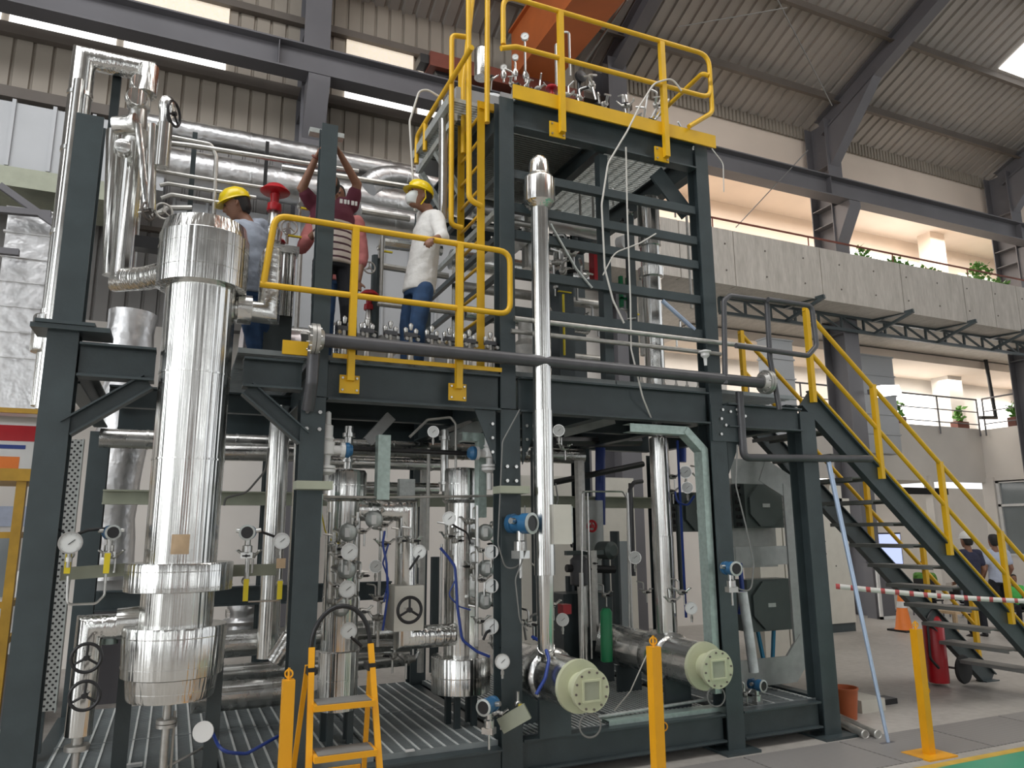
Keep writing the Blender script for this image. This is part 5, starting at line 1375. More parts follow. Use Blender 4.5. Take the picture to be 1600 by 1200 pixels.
for i, ((px, py), Y, lb) in enumerate(MFA):
    put(MF, PY(px, py, Y), 'small stainless valve manifold ' + lb, (0, 0, random.uniform(-0.6, 0.6)), scale=random.uniform(0.85, 1.15))
# ball valves with yellow levers
def lever_valve(px, py, Y, L, label, horizontal=False):
    c = PY(px, py, Y)
    t = thing('lever_valve', label, 'valve', c, 'yellow lever valves')
    if horizontal:
        MB().bar(c, c + Vector((L, 0, 0)), 0.022, 0.012, (0, 0, 1)).build('lever', 'tag_yellow', t)
    else:
        MB().bar(c + Vector((0, 0, L * 0.5)), c - Vector((0, 0, L * 0.5)), 0.03, 0.012, (0, 1, 0)).build('lever', 'tag_yellow', t)
    MB().lathe(c + Vector((0, 0.03, L * 0.4)), (0, -1, 0), [(0, 0.02), (0.025, 0.02)], 12).ball(c + Vector((0, 0.05, L * 0.4)), 0.026, 12).tube([c + Vector((0, 0.05, L * 0.4 - 0.09)), c + Vector((0, 0.05, L * 0.4 + 0.08))], 0.012, 10).build('body', 'stainless', t)
lever_valve(106, 880, 4.8, 0.11, 'yellow lever valve under the left pressure gauge')
lever_valve(167, 880, 4.85, 0.11, 'yellow lever valve under the transmitter left of the vessel')
lever_valve(384, 922, 4.95, 0.13, 'yellow lever valve hanging right of the vessel below the transmitter')
lever_valve(437, 922, 4.95, 0.11, 'yellow lever valve hanging left of the dark front column')
lever_valve(814, 1112, 4.74, 0.09, 'yellow lever valve low beside the middle column')
lever_valve(450, 368, 5.6, 0.10, 'yellow lever valve behind the platform railing left of the striped shirt', True)
lever_valve(470, 325, 5.6, 0.08, 'yellow lever valve right of the red valve head', True)
lever_valve(595, 392, 5.9, 0.10, 'yellow lever valve behind the railing right of the striped shirt', True)
lever_valve(872, 455, 6.0, 0.14, 'yellow lever valve inside the tower left of the middle post', True)
lever_valve(985, 490, 6.0, 0.10, 'yellow lever valve inside the tower right of the middle post', True)
def tubing(name, pts, r, mt, label, cat='tube', bend=0.03, n=8):
    return solo(name, MB().tube(pts, r, n, bend), mt, label, cat)
tubing('impulse_tube', [PY(106, 900, 4.85), PY(104, 945, 4.85), PY(150, 943, 4.85), PY(163, 930, 4.86), PY(165, 897, 4.86)], 0.007, 'stainless', 'small bent tube joining the two yellow lever valves left of the vessel')
tubing('impulse_tube', [PY(388, 940, 4.97), PY(436, 938, 4.97)], 0.006, 'stainless', 'small level tube joining the two yellow lever valves right of the vessel')
tubing('impulse_tube', [PY(388, 862, 4.97), PY(386, 905, 4.97)], 0.012, 'stainless', 'short upright tube over the right yellow lever valve')
tubing('impulse_tube', [PY(440, 858, 4.97), PY(437, 905, 4.97)], 0.010, 'stainless', 'short upright tube under the gauge right of the vessel')
solo('cardboard_tag', MB().box(0.60, 0.655, 4.93, 4.94, PY(450, 880, 4.93).z - 0.03, PY(450, 880, 4.93).z + 0.03), 'sticker', 'tan cardboard tag hanging left of the dark front column', 'tag')
# row of small tee-handled valves on the front edge of the platform
def tee_proto():
    t = thing('rack_valve', 'rack valve', 'valve', (0, 0, 0), 'needle valves on the platform edge')
    MB().lathe((0, 0, 0), (0, 0, 1), [(0, 0.022), (0.05, 0.02), (0.06, 0.012), (0.16, 0.012)], 12).build('body', 'matte_steel', t)
    c = MB().bar((-0.04, 0, 0.17), (0.04, 0, 0.17), 0.03, 0.026)
    c.build('cross_block', 'pipe_dark', t)
    for x, z in ((-0.033, 0.195), (0, 0.225), (0.033, 0.195)):
        MB().lathe((x, 0, z - 0.025), (0, 0, 1), [(0, 0.008), (0.02, 0.014), (0.035, 0.016), (0.045, 0.008)], 10).build('cap_nut', 'stainless', t)
    for x in (-0.036, 0.036):
        MB().lathe((x, -0.01, 0.145), (0, -1, -0.3), [(0, 0.01), (0.02, 0.014), (0.03, 0.01)], 10).build('side_nut', 'stainless', t)
    MB().tube([(0.035, 0, 0.17), (0.06, 0, 0.165)], 0.01, 8).build('plug', 'black', t)
    return t
TE = tee_proto()
names8 = ['first from the slim post', 'second from the slim post', 'third from the slim post', 'fourth from the slim post', 'fifth from the slim post', 'sixth from the slim post', 'seventh from the slim post', 'last before the tower post']
for i, px in enumerate((536, 572, 609, 641, 674, 702, 733, 766)):
    q = PY(px, 560, 4.92); put(TE, Vector((q.x, 4.92, 2.81)), 'steel needle valve rising behind the header pipe, ' + names8[i], (0, 0, 0.1), scale=1.15)
names9 = ['nearest the middle post', 'second from the middle post', 'third from the middle post', 'fourth from the middle post', 'fifth from the middle post', 'sixth from the middle post', 'last before the right post']
TF = copy_tree(TE); TF['group'] = 'needle valves below the tower'; USED.discard(TF.name)
for i, px in enumerate((1003, 1020, 1037, 1056, 1073, 1090, 1107)):
    q = PY(px, 590, 4.98); put(TF, Vector((q.x, 4.98, 2.80)), 'small dark needle valve on the tower sill, ' + names9[i], (0, 0, 0.1), scale=0.68)
t = thing('drain_valve', 'white-bodied valve with a round head at the right tower post foot', 'valve', PY(1197 / 1.0 - 96, 540, 4.75))
q = PY(1102, 560, 4.72)
MB().lathe(q, (0, 0, 1), [(-0.06, 0.012), (0, 0.015), (0.02, 0.035), (0.04, 0.035), (0.05, 0.05), (0.06, 0.05), (0.07, 0.02)], 20).build('body', 'white', t)

# blue plastic tubing
tubing('blue_tube', [PY(601, 830, 5.15), PY(598, 850, 5.12), PY(604, 880, 5.1), PY(606, 930, 5.12), PY(598, 985, 5.15)], 0.008, 'navy', 'blue plastic tube hanging left of the mitred Z line, rear one')
tubing('blue_tube', [PY(607, 850, 5.13), PY(598, 880, 5.13), PY(607, 905, 5.13), PY(600, 940, 5.13)], 0.006, 'navy', 'blue plastic tube twisting left of the mitred Z line, front one')
tubing('blue_tube', [PY(688, 856, 5.1), PY(700, 870, 5.08), PY(711, 885, 5.05), PY(715, 950, 5.05), PY(722, 1000, 5.05), PY(745, 1018, 5.04), PY(765, 1026, 5.02)], 0.010, 'navy', 'thick blue tube running down in front of the right clad column', bend=0.08)
tubing('blue_tube', [PY(712, 905, 5.06), PY(700, 930, 5.07), PY(718, 948, 5.06), PY(735, 953, 5.06)], 0.005, 'navy', 'thin blue tube curling off the thick one at the right clad column', bend=0.05)
tubing('blue_tube', [PY(832, 995, 4.9), PY(850, 1005, 4.75), PY(858, 1030, 4.65), PY(852, 1060, 4.6), PY(838, 1085, 4.6)], 0.012, 'navy', 'blue tube draped over the left round exchanger', bend=0.08)
# cables
tubing('grey_cable', [PY(350, 790, 5.3), PY(352, 778, 5.3), PY(385, 770, 5.3), PY(415, 735, 5.3), PY(420, 700, 5.3)], 0.007, 'hose', 'grey cable arching over the transmitter right of the vessel', 'cable', 0.1)
tubing('grey_cable', [PY(400, 828, 4.95), PY(428, 838, 4.95), PY(452, 850, 4.95)], 0.008, 'black', 'short black cable from the transmitter to the gauge right of the vessel', 'cable')
tubing('grey_cable', [PY(88, 825, 4.9), PY(100, 832, 4.85)], 0.006, 'black', 'short black cable end above the left gauge', 'cable')
tubing('grey_cable', [PY(120, 835, 4.9), PY(138, 828, 4.9), PY(165, 826, 4.95)], 0.009, 'black', 'black cable going left from the pale-ringed transmitter', 'cable')
tubing('grey_cable', [PY(1152, 695, 4.72), PY(1150, 760, 4.7), PY(1165, 820, 4.7), PY(1178, 880, 4.7), PY(1174, 925, 4.7), PY(1152, 920, 4.7), PY(1143, 905, 4.7)], 0.006, 'hose', 'thin grey cable looping down the right front column to the blue transmitter', 'cable', 0.1)
tubing('grey_cable', [PY(812, 640, 4.74), PY(785, 690, 4.72), PY(778, 850, 4.72), PY(790, 890, 4.72), PY(813, 885, 4.72), PY(815, 845, 4.72)], 0.005, 'hose', 'thin grey cable looping beside the middle column', 'cable', 0.1)
tubing('grey_cable', [PY(820, 790, 4.66), PY(822, 860, 4.66), PY(805, 905, 4.68), PY(812, 970, 4.68), PY(824, 985, 4.7)], 0.005, 'hose', 'thin grey cable hanging below the big blue transmitter', 'cable', 0.1)
tubing('white_cable', [PY(648, 330, 5.4), PY(640, 190, 5.4), PY(655, 142, 5.4), PY(668, 140, 5.4), PY(688, 152, 5.4)], 0.009, 'whitecable', 'white cable arching up beside the ladder guard', 'cable', 0.12)
tubing('white_cable', [PY(1065, 142, 4.75), PY(1050, 122, 4.75), PY(1022, 130, 4.75), PY(1000, 165, 4.75), PY(980, 205, 4.75), PY(950, 255, 4.8), PY(940, 320, 4.8), PY(945, 420, 4.8), PY(958, 470, 4.8), PY(975, 505, 4.8)], 0.008, 'whitecable', 'long white cable hanging from the top railing down the tower front', 'cable', 0.2)
tubing('white_cable', [PY(978, 230, 4.82), PY(980, 330, 4.82), PY(985, 470, 4.82), PY(986, 545, 4.82), PY(1004, 620, 4.8), PY(1018, 655, 4.9)], 0.007, 'whitecable', 'white cable dropping straight down the tower right of the middle post', 'cable', 0.1)
tubing('white_cable', [PY(1112, 232, 4.8), PY(1130, 255, 4.8), PY(1131, 300, 4.8)], 0.005, 'whitecable', 'thin white cable curling off the toe board end', 'cable', 0.08)
tubing('white_cable', [PY(1025, 365, 4.85), PY(1000, 380, 4.85), PY(960, 395, 4.85), PY(942, 430, 4.85)], 0.006, 'whitecable', 'thin white cable curving across the middle tower post', 'cable', 0.2)
tubing('grey_cable', [PY(770, 345, 5.2), PY(775, 335, 5.1), PY(790, 345, 5.1), PY(790, 375, 5.1), PY(775, 385, 5.15), PY(768, 370, 5.2)], 0.008, 'whitecable', 'white cable loop hanging left of the tower post by the ladder', 'cable', 0.05)
tubing('grey_cable', [PY(860, 350, 4.88), PY(900, 420, 4.88), PY(925, 450, 4.88)], 0.010, 'galv', 'thin grey strut slanting across the left tower bay', 'strut', 0)
tubing('blue_film_strip', [PY(1035, 470, 4.9), PY(1085, 515, 4.9)], 0.018, 'poleblue', 'pale blue plastic strip slanting low across the right tower bay', 'strip', 0)
solo('blue_tube', MB().tube([PY(200, 1150, 4.6)] * 0 + [PY(330, 1140, 5.0), PY(345, 1175, 4.75), PY(385, 1178, 4.9), PY(435, 1150, 5.0)], 0.010, 8, 0.08), 'navy', 'blue-black hose curved on the left grating', 'hose')
solo('work_lamp', MB().lathe(PY(318, 1143, 4.75), (-0.2, -1, 0.2), [(-0.05, 0.015), (-0.03, 0.04), (0.0, 0.055), (0.02, 0.055), (0.022, 0.01)], 20), 'white', 'round white fitting lying on the left grating below the vessel', 'fitting')
q = PZ(130, 1172, GZ + 0.01)
solo('paper_scrap', MB().box(q.x - 0.03, q.x + 0.03, q.y - 0.03, q.y + 0.03, GZ + 0.003, GZ + 0.03), 'white', 'crumpled white paper scrap on the left grating', 'paper')
q = PZ(208, 1196, GZ + 0.01)
solo('paper_scrap', MB().box(q.x - 0.05, q.x + 0.05, q.y - 0.02, q.y + 0.02, GZ + 0.003, GZ + 0.02), 'white', 'white paper scrap at the lower edge of the grating near the vessel', 'paper')
q = PZ(640, 1172, GZ + 0.01)
solo('paper_scrap', MB().box(q.x - 0.03, q.x + 0.03, q.y - 0.015, q.y + 0.015, GZ + 0.003, GZ + 0.012), 'white', 'tiny white scrap on the grating right of the step ladder', 'paper')

# ---- platform equipment behind the workers and slim tubes at the upper left
def slim(pts, r, label, mt='matte_steel', bend=0.04): return tubing('process_tube', pts, r, mt, label, 'tube', bend)
Y_ = 5.5
slim([PY(200, 210, Y_), PY(262, 213, Y_), PY(330, 226, Y_), PY(338, 245, Y_), PY(334, 335, Y_)], 0.016, 'grey tube running right from the left valve stack then turning down')
slim([PY(212, 218, Y_), PY(300, 228, Y_), PY(440, 250, Y_), PY(560, 268, Y_)], 0.02, 'long upper grey tube behind the helmeted man at left')
slim([PY(240, 266, Y_), PY(330, 281, Y_), PY(430, 296, Y_)], 0.015, 'second grey tube behind the helmeted man at left')
slim([PY(250, 290, Y_), PY(262, 287, Y_), PY(400, 309, Y_)], 0.016, 'third grey tube over the vessel head')
slim([PY(252, 310, Y_), PY(268, 304, Y_), PY(350, 318, Y_)], 0.016, 'lowest grey tube just over the vessel head')
slim([PY(236, 340, Y_), PY(262, 325, Y_), PY(300, 325, Y_)], 0.02, 'short grey tube ending at the vessel head')
slim([PY(440, 262, 6.5), PY(660, 296, 6.5)], 0.03, 'pale tube behind the raised arms', 'stainless')
solo('pipe_hanger', MB().bar(PY(305, 208, 5.7), PY(296, 335, 5.7), 0.035, 0.035), 'steel', 'dark upright hanger bar left of the helmeted man', 'bar')
solo('pipe_hanger', MB().bar(PY(418, 222, 6.6), PY(413, 300, 6.6), 0.03, 0.03), 'black', 'black upright bar right of the yellow helmet', 'bar')
solo('pipe_hanger', MB().bar(PY(185, 105, 5.6), PY(172, 235, 5.6), 0.055, 0.05), 'steel', 'short dark bar hanging under the mitred bend', 'bar')
solo('clamp_block', MB().box(-0.36, -0.16, 5.1, 5.2, PY(225, 380, 5.1).z - 0.03, PY(225, 380, 5.1).z + 0.05), 'black', 'black block left of the vessel head', 'block')
solo('clad_valve_cover', MB().lathe(PY(200, 195, 5.35), (1, -0.4, 0.1), [(-0.1, 0.02), (-0.09, 0.06), (0.02, 0.065), (0.04, 0.075), (0.06, 0.075), (0.065, 0.03)], 20), 'clad_x', 'silver horizontal valve cover between the left risers', 'valve')
solo('clad_valve_cover', MB().lathe(PY(192, 232, 5.3), (0, -1, 0), [(-0.05, 0.03), (-0.04, 0.05), (0.04, 0.05), (0.05, 0.02)], 20), 'clad_x', 'round silver valve end left of the slim tubes', 'valve')
handwheel('valve_handwheel', 'white small handwheel behind the railing left of the striped shirt', PY(452, 355, 5.7), (0.1, -1, 0), 0.06, 0.008, 0.06, 'whitecable')
handwheel('valve_handwheel', 'white small handwheel behind the railing near the man in white', PY(577, 418, 5.9), (0.1, -1, 0), 0.05, 0.007, 0.06, 'whitecable')
handwheel('valve_handwheel', 'grey handwheel at the slim tubes left of the vessel head', PY(232, 330, 5.3), (0.8, -0.6, 0), 0.06, 0.008, 0.08, 'purlin')
handwheel('valve_handwheel', 'pale handwheel ring over the vessel head', PY(256, 330, 5.35), (0.3, -1, 0), 0.055, 0.008, 0.06, 'matte_steel')
def red_head(px, py, Y, s, label):
    q = PY(px, py, Y)
    t = thing('control_valve', label, 'valve', q)
    MB().lathe(q, (0, 0, 1), [(-0.02, 0.03 * s), (-0.01, 0.10 * s), (0.0, 0.11 * s), (0.012, 0.10 * s), (0.05 * s, 0.06 * s), (0.06 * s, 0.02)], 24).build('actuator_dome', 'red', t)
    MB().lathe(q - Vector((0, 0, 0.16 * s)), (0, 0, 1), [(0, 0.05 * s), (0.01, 0.055 * s), (0.06 * s, 0.05 * s), (0.07 * s, 0.03 * s), (0.14 * s, 0.035 * s)], 16).build('yoke', 'red', t)
    MB().lathe(q - Vector((0, 0, 0.42 * s)), (0, 0, 1), [(0, 0.03 * s), (0.02, 0.06 * s), (0.1 * s, 0.07 * s), (0.14 * s, 0.04 * s), (0.26 * s, 0.03 * s)], 16).build('body', 'stainless', t)
red_head(430, 300, 5.5, 1.0, 'red-domed control valve left of the raised arms')
red_head(577, 462, 6.0, 0.8, 'small red control valve between the striped shirt and the man in white')
red_head(430, 378, 5.6, 0.7, 'low red valve behind the platform railing near its left end')
t = thing('clad_valve_box', 'vertical ribbed silver box on the platform beside the vessel head', 'box', (0.47, 5.5, PZT + 0.03))
q0 = PY(420, 385, 5.4); q1 = PY(458, 475, 5.4)
for k in range(4):
    xx = q0.x + (q1.x - q0.x) * (k + 0.5) / 4
    MB().cyl((xx, 5.4, q1.z - 0.1), (xx, 5.4, q0.z - 0.03), 0.025, 14).build('rib_cover', 'clad_z', t)
MB().box(q0.x - 0.01, q1.x + 0.02, 5.36, 5.48, q0.z - 0.04, q0.z + 0.015).build('top_cover', 'clad_x', t)
MB().box(q0.x, q1.x, 5.41, 5.47, PZT + 0.03, q1.z - 0.1).build('support', 'steel', t)
M['pale_foil'] = clad('pale_foil', (5, 5, 5), (0.85, 0.78, 0.78), 0.35, 0.02, 1.4, 0.8)
solo('clad_drum', MB().lathe((0.35, 5.75, 3.02), (1, 0.05, 0), [(0, 0.02), (0.01, 0.15), (0.42, 0.16), (0.43, 0.03)], 28), 'pale_foil', 'pale foil-covered drum on the platform behind the railing left end', 'drum')
solo('clad_drum', MB().lathe((1.15, 6.2, 3.05), (0, 0, 1), [(-0.24, 0.05), (-0.23, 0.12), (0.3, 0.12), (0.34, 0.06)], 24), 'clad_z', 'silver upright drum behind the legs of the striped shirt man', 'drum')
for i, (px, py0, py1, Y, r, mt_, lb) in enumerate(((598, 365, 470, 5.8, 0.016, 'matte_steel', 'upright tube right of the striped shirt, front'), (588, 400, 540, 6.0, 0.04, 'steel', 'dark upright bar behind the salmon shirt'),
      (470, 380, 520, 6.2, 0.02, 'matte_steel', 'upright tube left of the striped shirt man'), (700, 200, 345, 6.0, 0.05, 'clad_z', 'upright clad pipe behind the ladder guard'), (716, 400, 540, 6.2, 0.06, 'clad_z', 'upright clad pipe behind the ladder foot'))):
    a = PY(px, py0, Y); b = Vector((a.x, a.y, PY(px, py1, Y).z))
    tubing('upright_tube', [a, b], r, mt_, lb)
for i, (pa_, pb_, Y, r, mt_, lb) in enumerate((((600, 380), (690, 392), 6.3, 0.05, 'clad_x', 'clad pipe behind the back of the man in white'), ((590, 415), (700, 432), 6.0, 0.03, 'matte_steel', 'steel pipe crossing behind the railing, upper'),
      ((590, 475), (720, 490), 5.9, 0.02, 'matte_steel', 'steel pipe crossing behind the railing, lower'), ((420, 520), (490, 526), 5.8, 0.06, 'clad_x', 'clad pipe low on the platform at the railing end'),
      ((565, 330), (640, 342), 6.3, 0.03, 'matte_steel', 'steel pipe left of the face mask'))):
    tubing('level_pipe', [PY(pa_[0], pa_[1], Y), PY(pb_[0], pb_[1], Y)], r, mt_, lb)
solo('clad_block', MB().box(1.75, 2.2, 6.2, 6.6, PZT + 0.03, 3.25), 'duct', 'pale metal clad block at the ladder foot on the platform', 'box')

# ---- inside the tower
tw = [  # x0,x1,z, y, r, material, label
 (2.25, 3.9, 4.72, 6.3, 0.10, 'foil', 'foil-wrapped pipe highest inside the tower'),
 (2.3, 3.0, 4.50, 6.0, 0.03, 'matte_steel', 'steel tube under the foil pipe inside the tower'),
 (2.3, 3.0, 4.40, 6.0, 0.03, 'matte_steel', 'second steel tube under the foil pipe inside the tower'),
 (2.3, 3.9, 4.28, 6.6, 0.10, 'clad_x', 'clad pipe across the tower at upper level'),
 (2.3, 3.9, 3.98, 6.5, 0.05, 'matte_steel', 'steel pipe across the tower at middle level'),
 (2.3, 3.6, 3.62, 6.2, 0.07, 'clad_x', 'clad pipe across the tower below the middle'),
 (2.3, 3.9, 3.36, 6.4, 0.04, 'matte_steel', 'steel pipe across the tower low down'),
 (2.3, 3.9, 3.02, 6.3, 0.09, 'clad_x', 'clad pipe on the platform inside the tower')]
for (x0, x1, z, y, r, mt_, lb) in tw:
    tubing('tower_pipe', [(x0, y, z), (x1, y, z)], r, mt_, lb, 'pipe', 0, 16)
solo('clad_sheet', MB().prism([(2.45, 5.9, 4.2), (2.9, 5.9, 4.35), (2.9, 6.5, 4.35), (2.45, 6.5, 4.2)], (0, 0, 0.03)), 'foil', 'tilted silver sheet inside the upper left tower bay', 'sheet')
t = thing('tower_drum', 'grey cylindrical drum with elbow inside the left tower bay', 'drum', (2.75, 5.9, 2.95))
MB().lathe((2.78, 5.9, 2.85), (0, 0, 1), [(0, 0.12), (0.01, 0.14), (0.42, 0.14), (0.5, 0.06)], 24).build('shell', 'matte_steel', t)
MB().tube([(2.78, 5.9, 3.32), (2.78, 5.9, 3.55), (3.02, 5.9, 3.62)], 0.07, 18, 0.1).build('outlet_bend', 'matte_steel', t)
solo('red_actuator', MB().box(PY(924, 400, 6.0).x, PY(944, 400, 6.0).x, 5.95, 6.05, PY(934, 440, 6.0).z, PY(934, 388, 6.0).z), 'red', 'red rectangular actuator inside the tower left of the middle post', 'actuator')
solo('green_rack', MB().box(PY(967, 420, 6.0).x, PY(971, 420, 6.0).x, 5.98, 6.02, PY(970, 480, 6).z, PY(970, 432, 6).z).box(PY(978, 420, 6.0).x, PY(982, 420, 6.0).x, 5.98, 6.02, PY(970, 480, 6).z, PY(970, 432, 6).z)
     .box(PY(967, 420, 6.0).x, PY(982, 420, 6.0).x, 5.98, 6.02, PY(970, 450, 6).z, PY(970, 447, 6).z).box(PY(967, 420, 6.0).x, PY(982, 420, 6.0).x, 5.98, 6.02, PY(970, 468, 6).z, PY(970, 465, 6).z), 'green', 'small green rack right of the middle tower post', 'rack')
solo('white_drum', MB().lathe(PY(973, 380, 6.1), (0.3, -1, 0), [(-0.05, 0.05), (-0.04, 0.075), (0.04, 0.075), (0.05, 0.02)], 20), 'white', 'round white fitting right of the middle tower post', 'fitting')
solo('tower_cladding', MB().box(3.18, 3.34, 6.0, 6.2, PZT + 0.03, 4.1), 'steel', 'dark upright cabinet inside the tower behind the white cable', 'cabinet')
for i, (px, py0, py1, Y, r, mt_, lb) in enumerate(((1072, 325, 480, 5.3, 0.012, 'matte_steel', 'thin upright tube left of the right tower post'), (905, 265, 345, 6.1, 0.012, 'matte_steel', 'thin upright tube in the upper left tower bay'), (925, 270, 350, 6.1, 0.012, 'matte_steel', 'second thin upright tube in the upper left tower bay'),
        (1022, 420, 555, 5.4, 0.012, 'matte_steel', 'thin upright tube beside the clad riser in the tower'), (880, 460, 555, 5.9, 0.012, 'tag_yellow', 'thin yellow upright in the left tower bay'), (1110, 455, 500, 4.9, 0.012, 'white', 'thin white tube low beside the right tower post'),
        (822, 330, 420, 6.2, 0.05, 'clad_z', 'clad upright pipe between tower post and tall riser'), (870, 330, 540, 6.6, 0.05, 'clad_z', 'clad upright pipe deep inside the left tower bay'), (1003, 440, 555, 6.4, 0.05, 'matte_steel', 'steel upright pipe deep inside the right tower bay'))):
    a = PY(px, py0, Y); b = Vector((a.x, a.y, PY(px, py1, Y).z))
    tubing('upright_tube', [a, b], r, mt_, lb)
MF2 = copy_tree(MF); MF2['group'] = 'valve blocks inside the tower'; USED.discard(MF2.name)
for i, ((px, py), Y, s, lb) in enumerate((((890, 395), 6.0, 2.0, 'upper left'), ((880, 425), 6.0, 2.0, 'left, below the upper one'), ((905, 440), 6.0, 1.8, 'left of the red actuator'), ((870, 410), 5.8, 1.4, 'beside the tall riser'), ((960, 300), 6.0, 1.6, 'high behind the middle post'),
        ((985, 345), 6.0, 1.6, 'right of the middle post near the white cable'), ((1050, 320), 6.2, 1.5, 'near the inner post'), ((930, 500), 6.0, 1.6, 'low left near the sill'), ((985, 510), 6.0, 1.6, 'low right near the sill'), ((1060, 520), 6.0, 1.4, 'low near the right post'))):
    put(MF2, PY(px, py, Y), 'tangled steel valve block inside the tower, ' + lb, (0, 0, i * 0.9), scale=s)
# ---- on the top deck
for i, (px, py0, py1, Y, r, lb) in enumerate(((868, 68, 135, 5.4, 0.011, 'bent sample tube on the deck left of the railing post'), (889, 50, 118, 5.4, 0.011, 'bent sample tube on the deck right of the railing post'))):
    a = PY(px, py0, Y); b = Vector((a.x, a.y, PY(px, py1, Y).z))
    tubing('sample_tube', [a + Vector((0.06 * (1 if i == 0 else -1), 0, -0.02)), a, b], r, 'stainless', lb, bend=0.03)
MF3 = copy_tree(MF); MF3['group'] = 'valve blocks on the top deck'; USED.discard(MF3.name)
for i, ((px, py), Y, s, lb) in enumerate((((765, 122), 5.3, 1.0, 'beside the ladder guard'), ((800, 132), 5.3, 1.1, 'under the short gauge stem'), ((822, 136), 5.3, 1.1, 'under the tall gauge stem'), ((840, 138), 5.3, 1.0, 'left of the red valve'), ((885, 148), 5.3, 1.1, 'at the first railing post'),
      ((905, 152), 5.3, 1.1, 'right of the first railing post'), ((925, 135), 5.3, 1.6, 'largest, in the middle of the deck'), ((942, 165), 5.3, 1.6, 'middle of the deck, lower'), ((978, 165), 5.3, 1.2, 'left of the hanging white cable'), ((1010, 190), 5.3, 1.4, 'below the white cable loop'), ((1025, 165), 5.3, 1.3, 'left of the second railing post'), ((1060, 215), 5.2, 1.1, 'at the right end of the deck'))):
    put(MF3, PY(px, py, Y), 'small steel valve block on the top deck, ' + lb, (0.2, 0, i * 0.7), scale=s)
red_head(862, 138, 5.35, 0.5, 'small red valve head on the top deck left of the railing post')
t = thing('vent_cap', 'black round vent behind the first railing post on the top deck', 'vent', PY(905, 130, 5.6))
MB().lathe(PY(905, 122, 5.6), (0.1, -1, 0), [(0, 0.03), (0.01, 0.06), (0.04, 0.06), (0.05, 0.02)], 20).build('cap', 'black', t)
MB().cyl(PY(905, 165, 5.6), PY(905, 125, 5.6), 0.02, 10).build('stem', 'black', t)
solo('clad_stack', MB().lathe(PY(753, 122, 5.6), (0, 0, 1), [(0, 0.07), (0.27, 0.07), (0.30, 0.05), (0.32, 0.01)], 24), 'clad_z', 'rounded silver stack rising between the guard tubes on the top deck', 'pipe')
solo('clad_tube', MB().tube([PY(975, 150, 5.4), PY(981, 190, 5.4)], 0.03, 12), 'clad_z', 'short bright tube on the deck left of the hanging white cable', 'pipe')
solo('wrapped_drum', MB().lathe(PY(768, 205, 5.6), (0, 0, 1), [(0, 0.12), (0.03, 0.15), (0.2, 0.17), (0.28, 0.15), (0.33, 0.08)], 24), 'plastic_wrap', 'drum wrapped in clear plastic under the deck beside the ladder', 'drum')
solo('clad_tube', MB().tube([PY(785, 165, 5.1), PY(784, 300, 5.1)], 0.03, 14), 'plastic_wrap', 'pale plastic-wrapped upright left of the tower post', 'pipe')
for i, (a, b, lb) in enumerate((((1015, 190), (1035, 150), 'first of the thin slanting tubes on the deck end'), ((1025, 185), (1045, 155), 'second of the thin slanting tubes on the deck end'), ((1005, 195), (1012, 148), 'steep thin tube on the deck end'))):
    solo('sample_tube', MB().tube([PY(a[0], a[1], 5.3), PY(b[0], b[1], 5.3)], 0.009, 8), 'white', lb, 'tube')

# dense rear piping between the rear columns below the platform
rp = [((905, 610 + 110), (905, 980), 6.3, 0.05, 'matte_steel', 'thick dull pipe behind the tall riser'), ((925, 860), (925, 1000), 6.2, 0.045, 'matte_steel', 'short silver pipe behind the green cylinder, left'), ((908, 895), (908, 1040), 6.0, 0.02, 'stainless', 'thin upright tube left of the green cylinder'),
      ((918, 770), (918, 1030), 5.9, 0.008, 'stainless', 'thin square-bent sample tube, outer leg'), ((980, 770), (985, 1010), 5.9, 0.012, 'stainless', 'thin upright tube right of the green cylinder'), ((985, 755), (983, 900), 6.5, 0.022, 'pipe_dark', 'dark upright pipe left of the right riser'),
      ((890, 900), (888, 1060), 6.6, 0.045, 'steel', 'dark upright support behind the tall riser'), ((960, 830), (962, 1000), 6.8, 0.05, 'steel', 'dark upright support behind the green cylinder'), ((680, 870), (680, 1050), 6.2, 0.04, 'steel', 'dark upright support right of the ivory box'),
      ((662, 720), (662, 1050), 6.5, 0.03, 'matte_steel', 'dull upright pipe between the clad columns'), ((560, 740), (560, 1040), 6.3, 0.03, 'steel', 'dark upright behind the left clad column')]
for (a, b, Y, r, mt_, lb) in rp:
    p_ = PY(a[0], a[1], Y); q_ = Vector((p_.x, Y, max(GZ + 0.01, PY(b[0], b[1], Y).z)))
    tubing('rear_pipe', [p_, q_], r, mt_, lb, 'pipe')
tubing('sample_tube', [PY(908, 1035, 5.9), PY(910, 768, 5.9), PY(973, 768, 5.9), PY(980, 780, 5.9), PY(984, 1000, 5.9)], 0.008, 'stainless', 'thin tube bent square behind the tall riser')
tubing('dark_bend_pipe', [PY(1004, 752, 6.2), PY(990, 754, 6.2), PY(984, 765, 6.2), PY(984, 870, 6.2)], 0.02, 'pipe_dark', 'dark bent pipe with elbow left of the right riser')
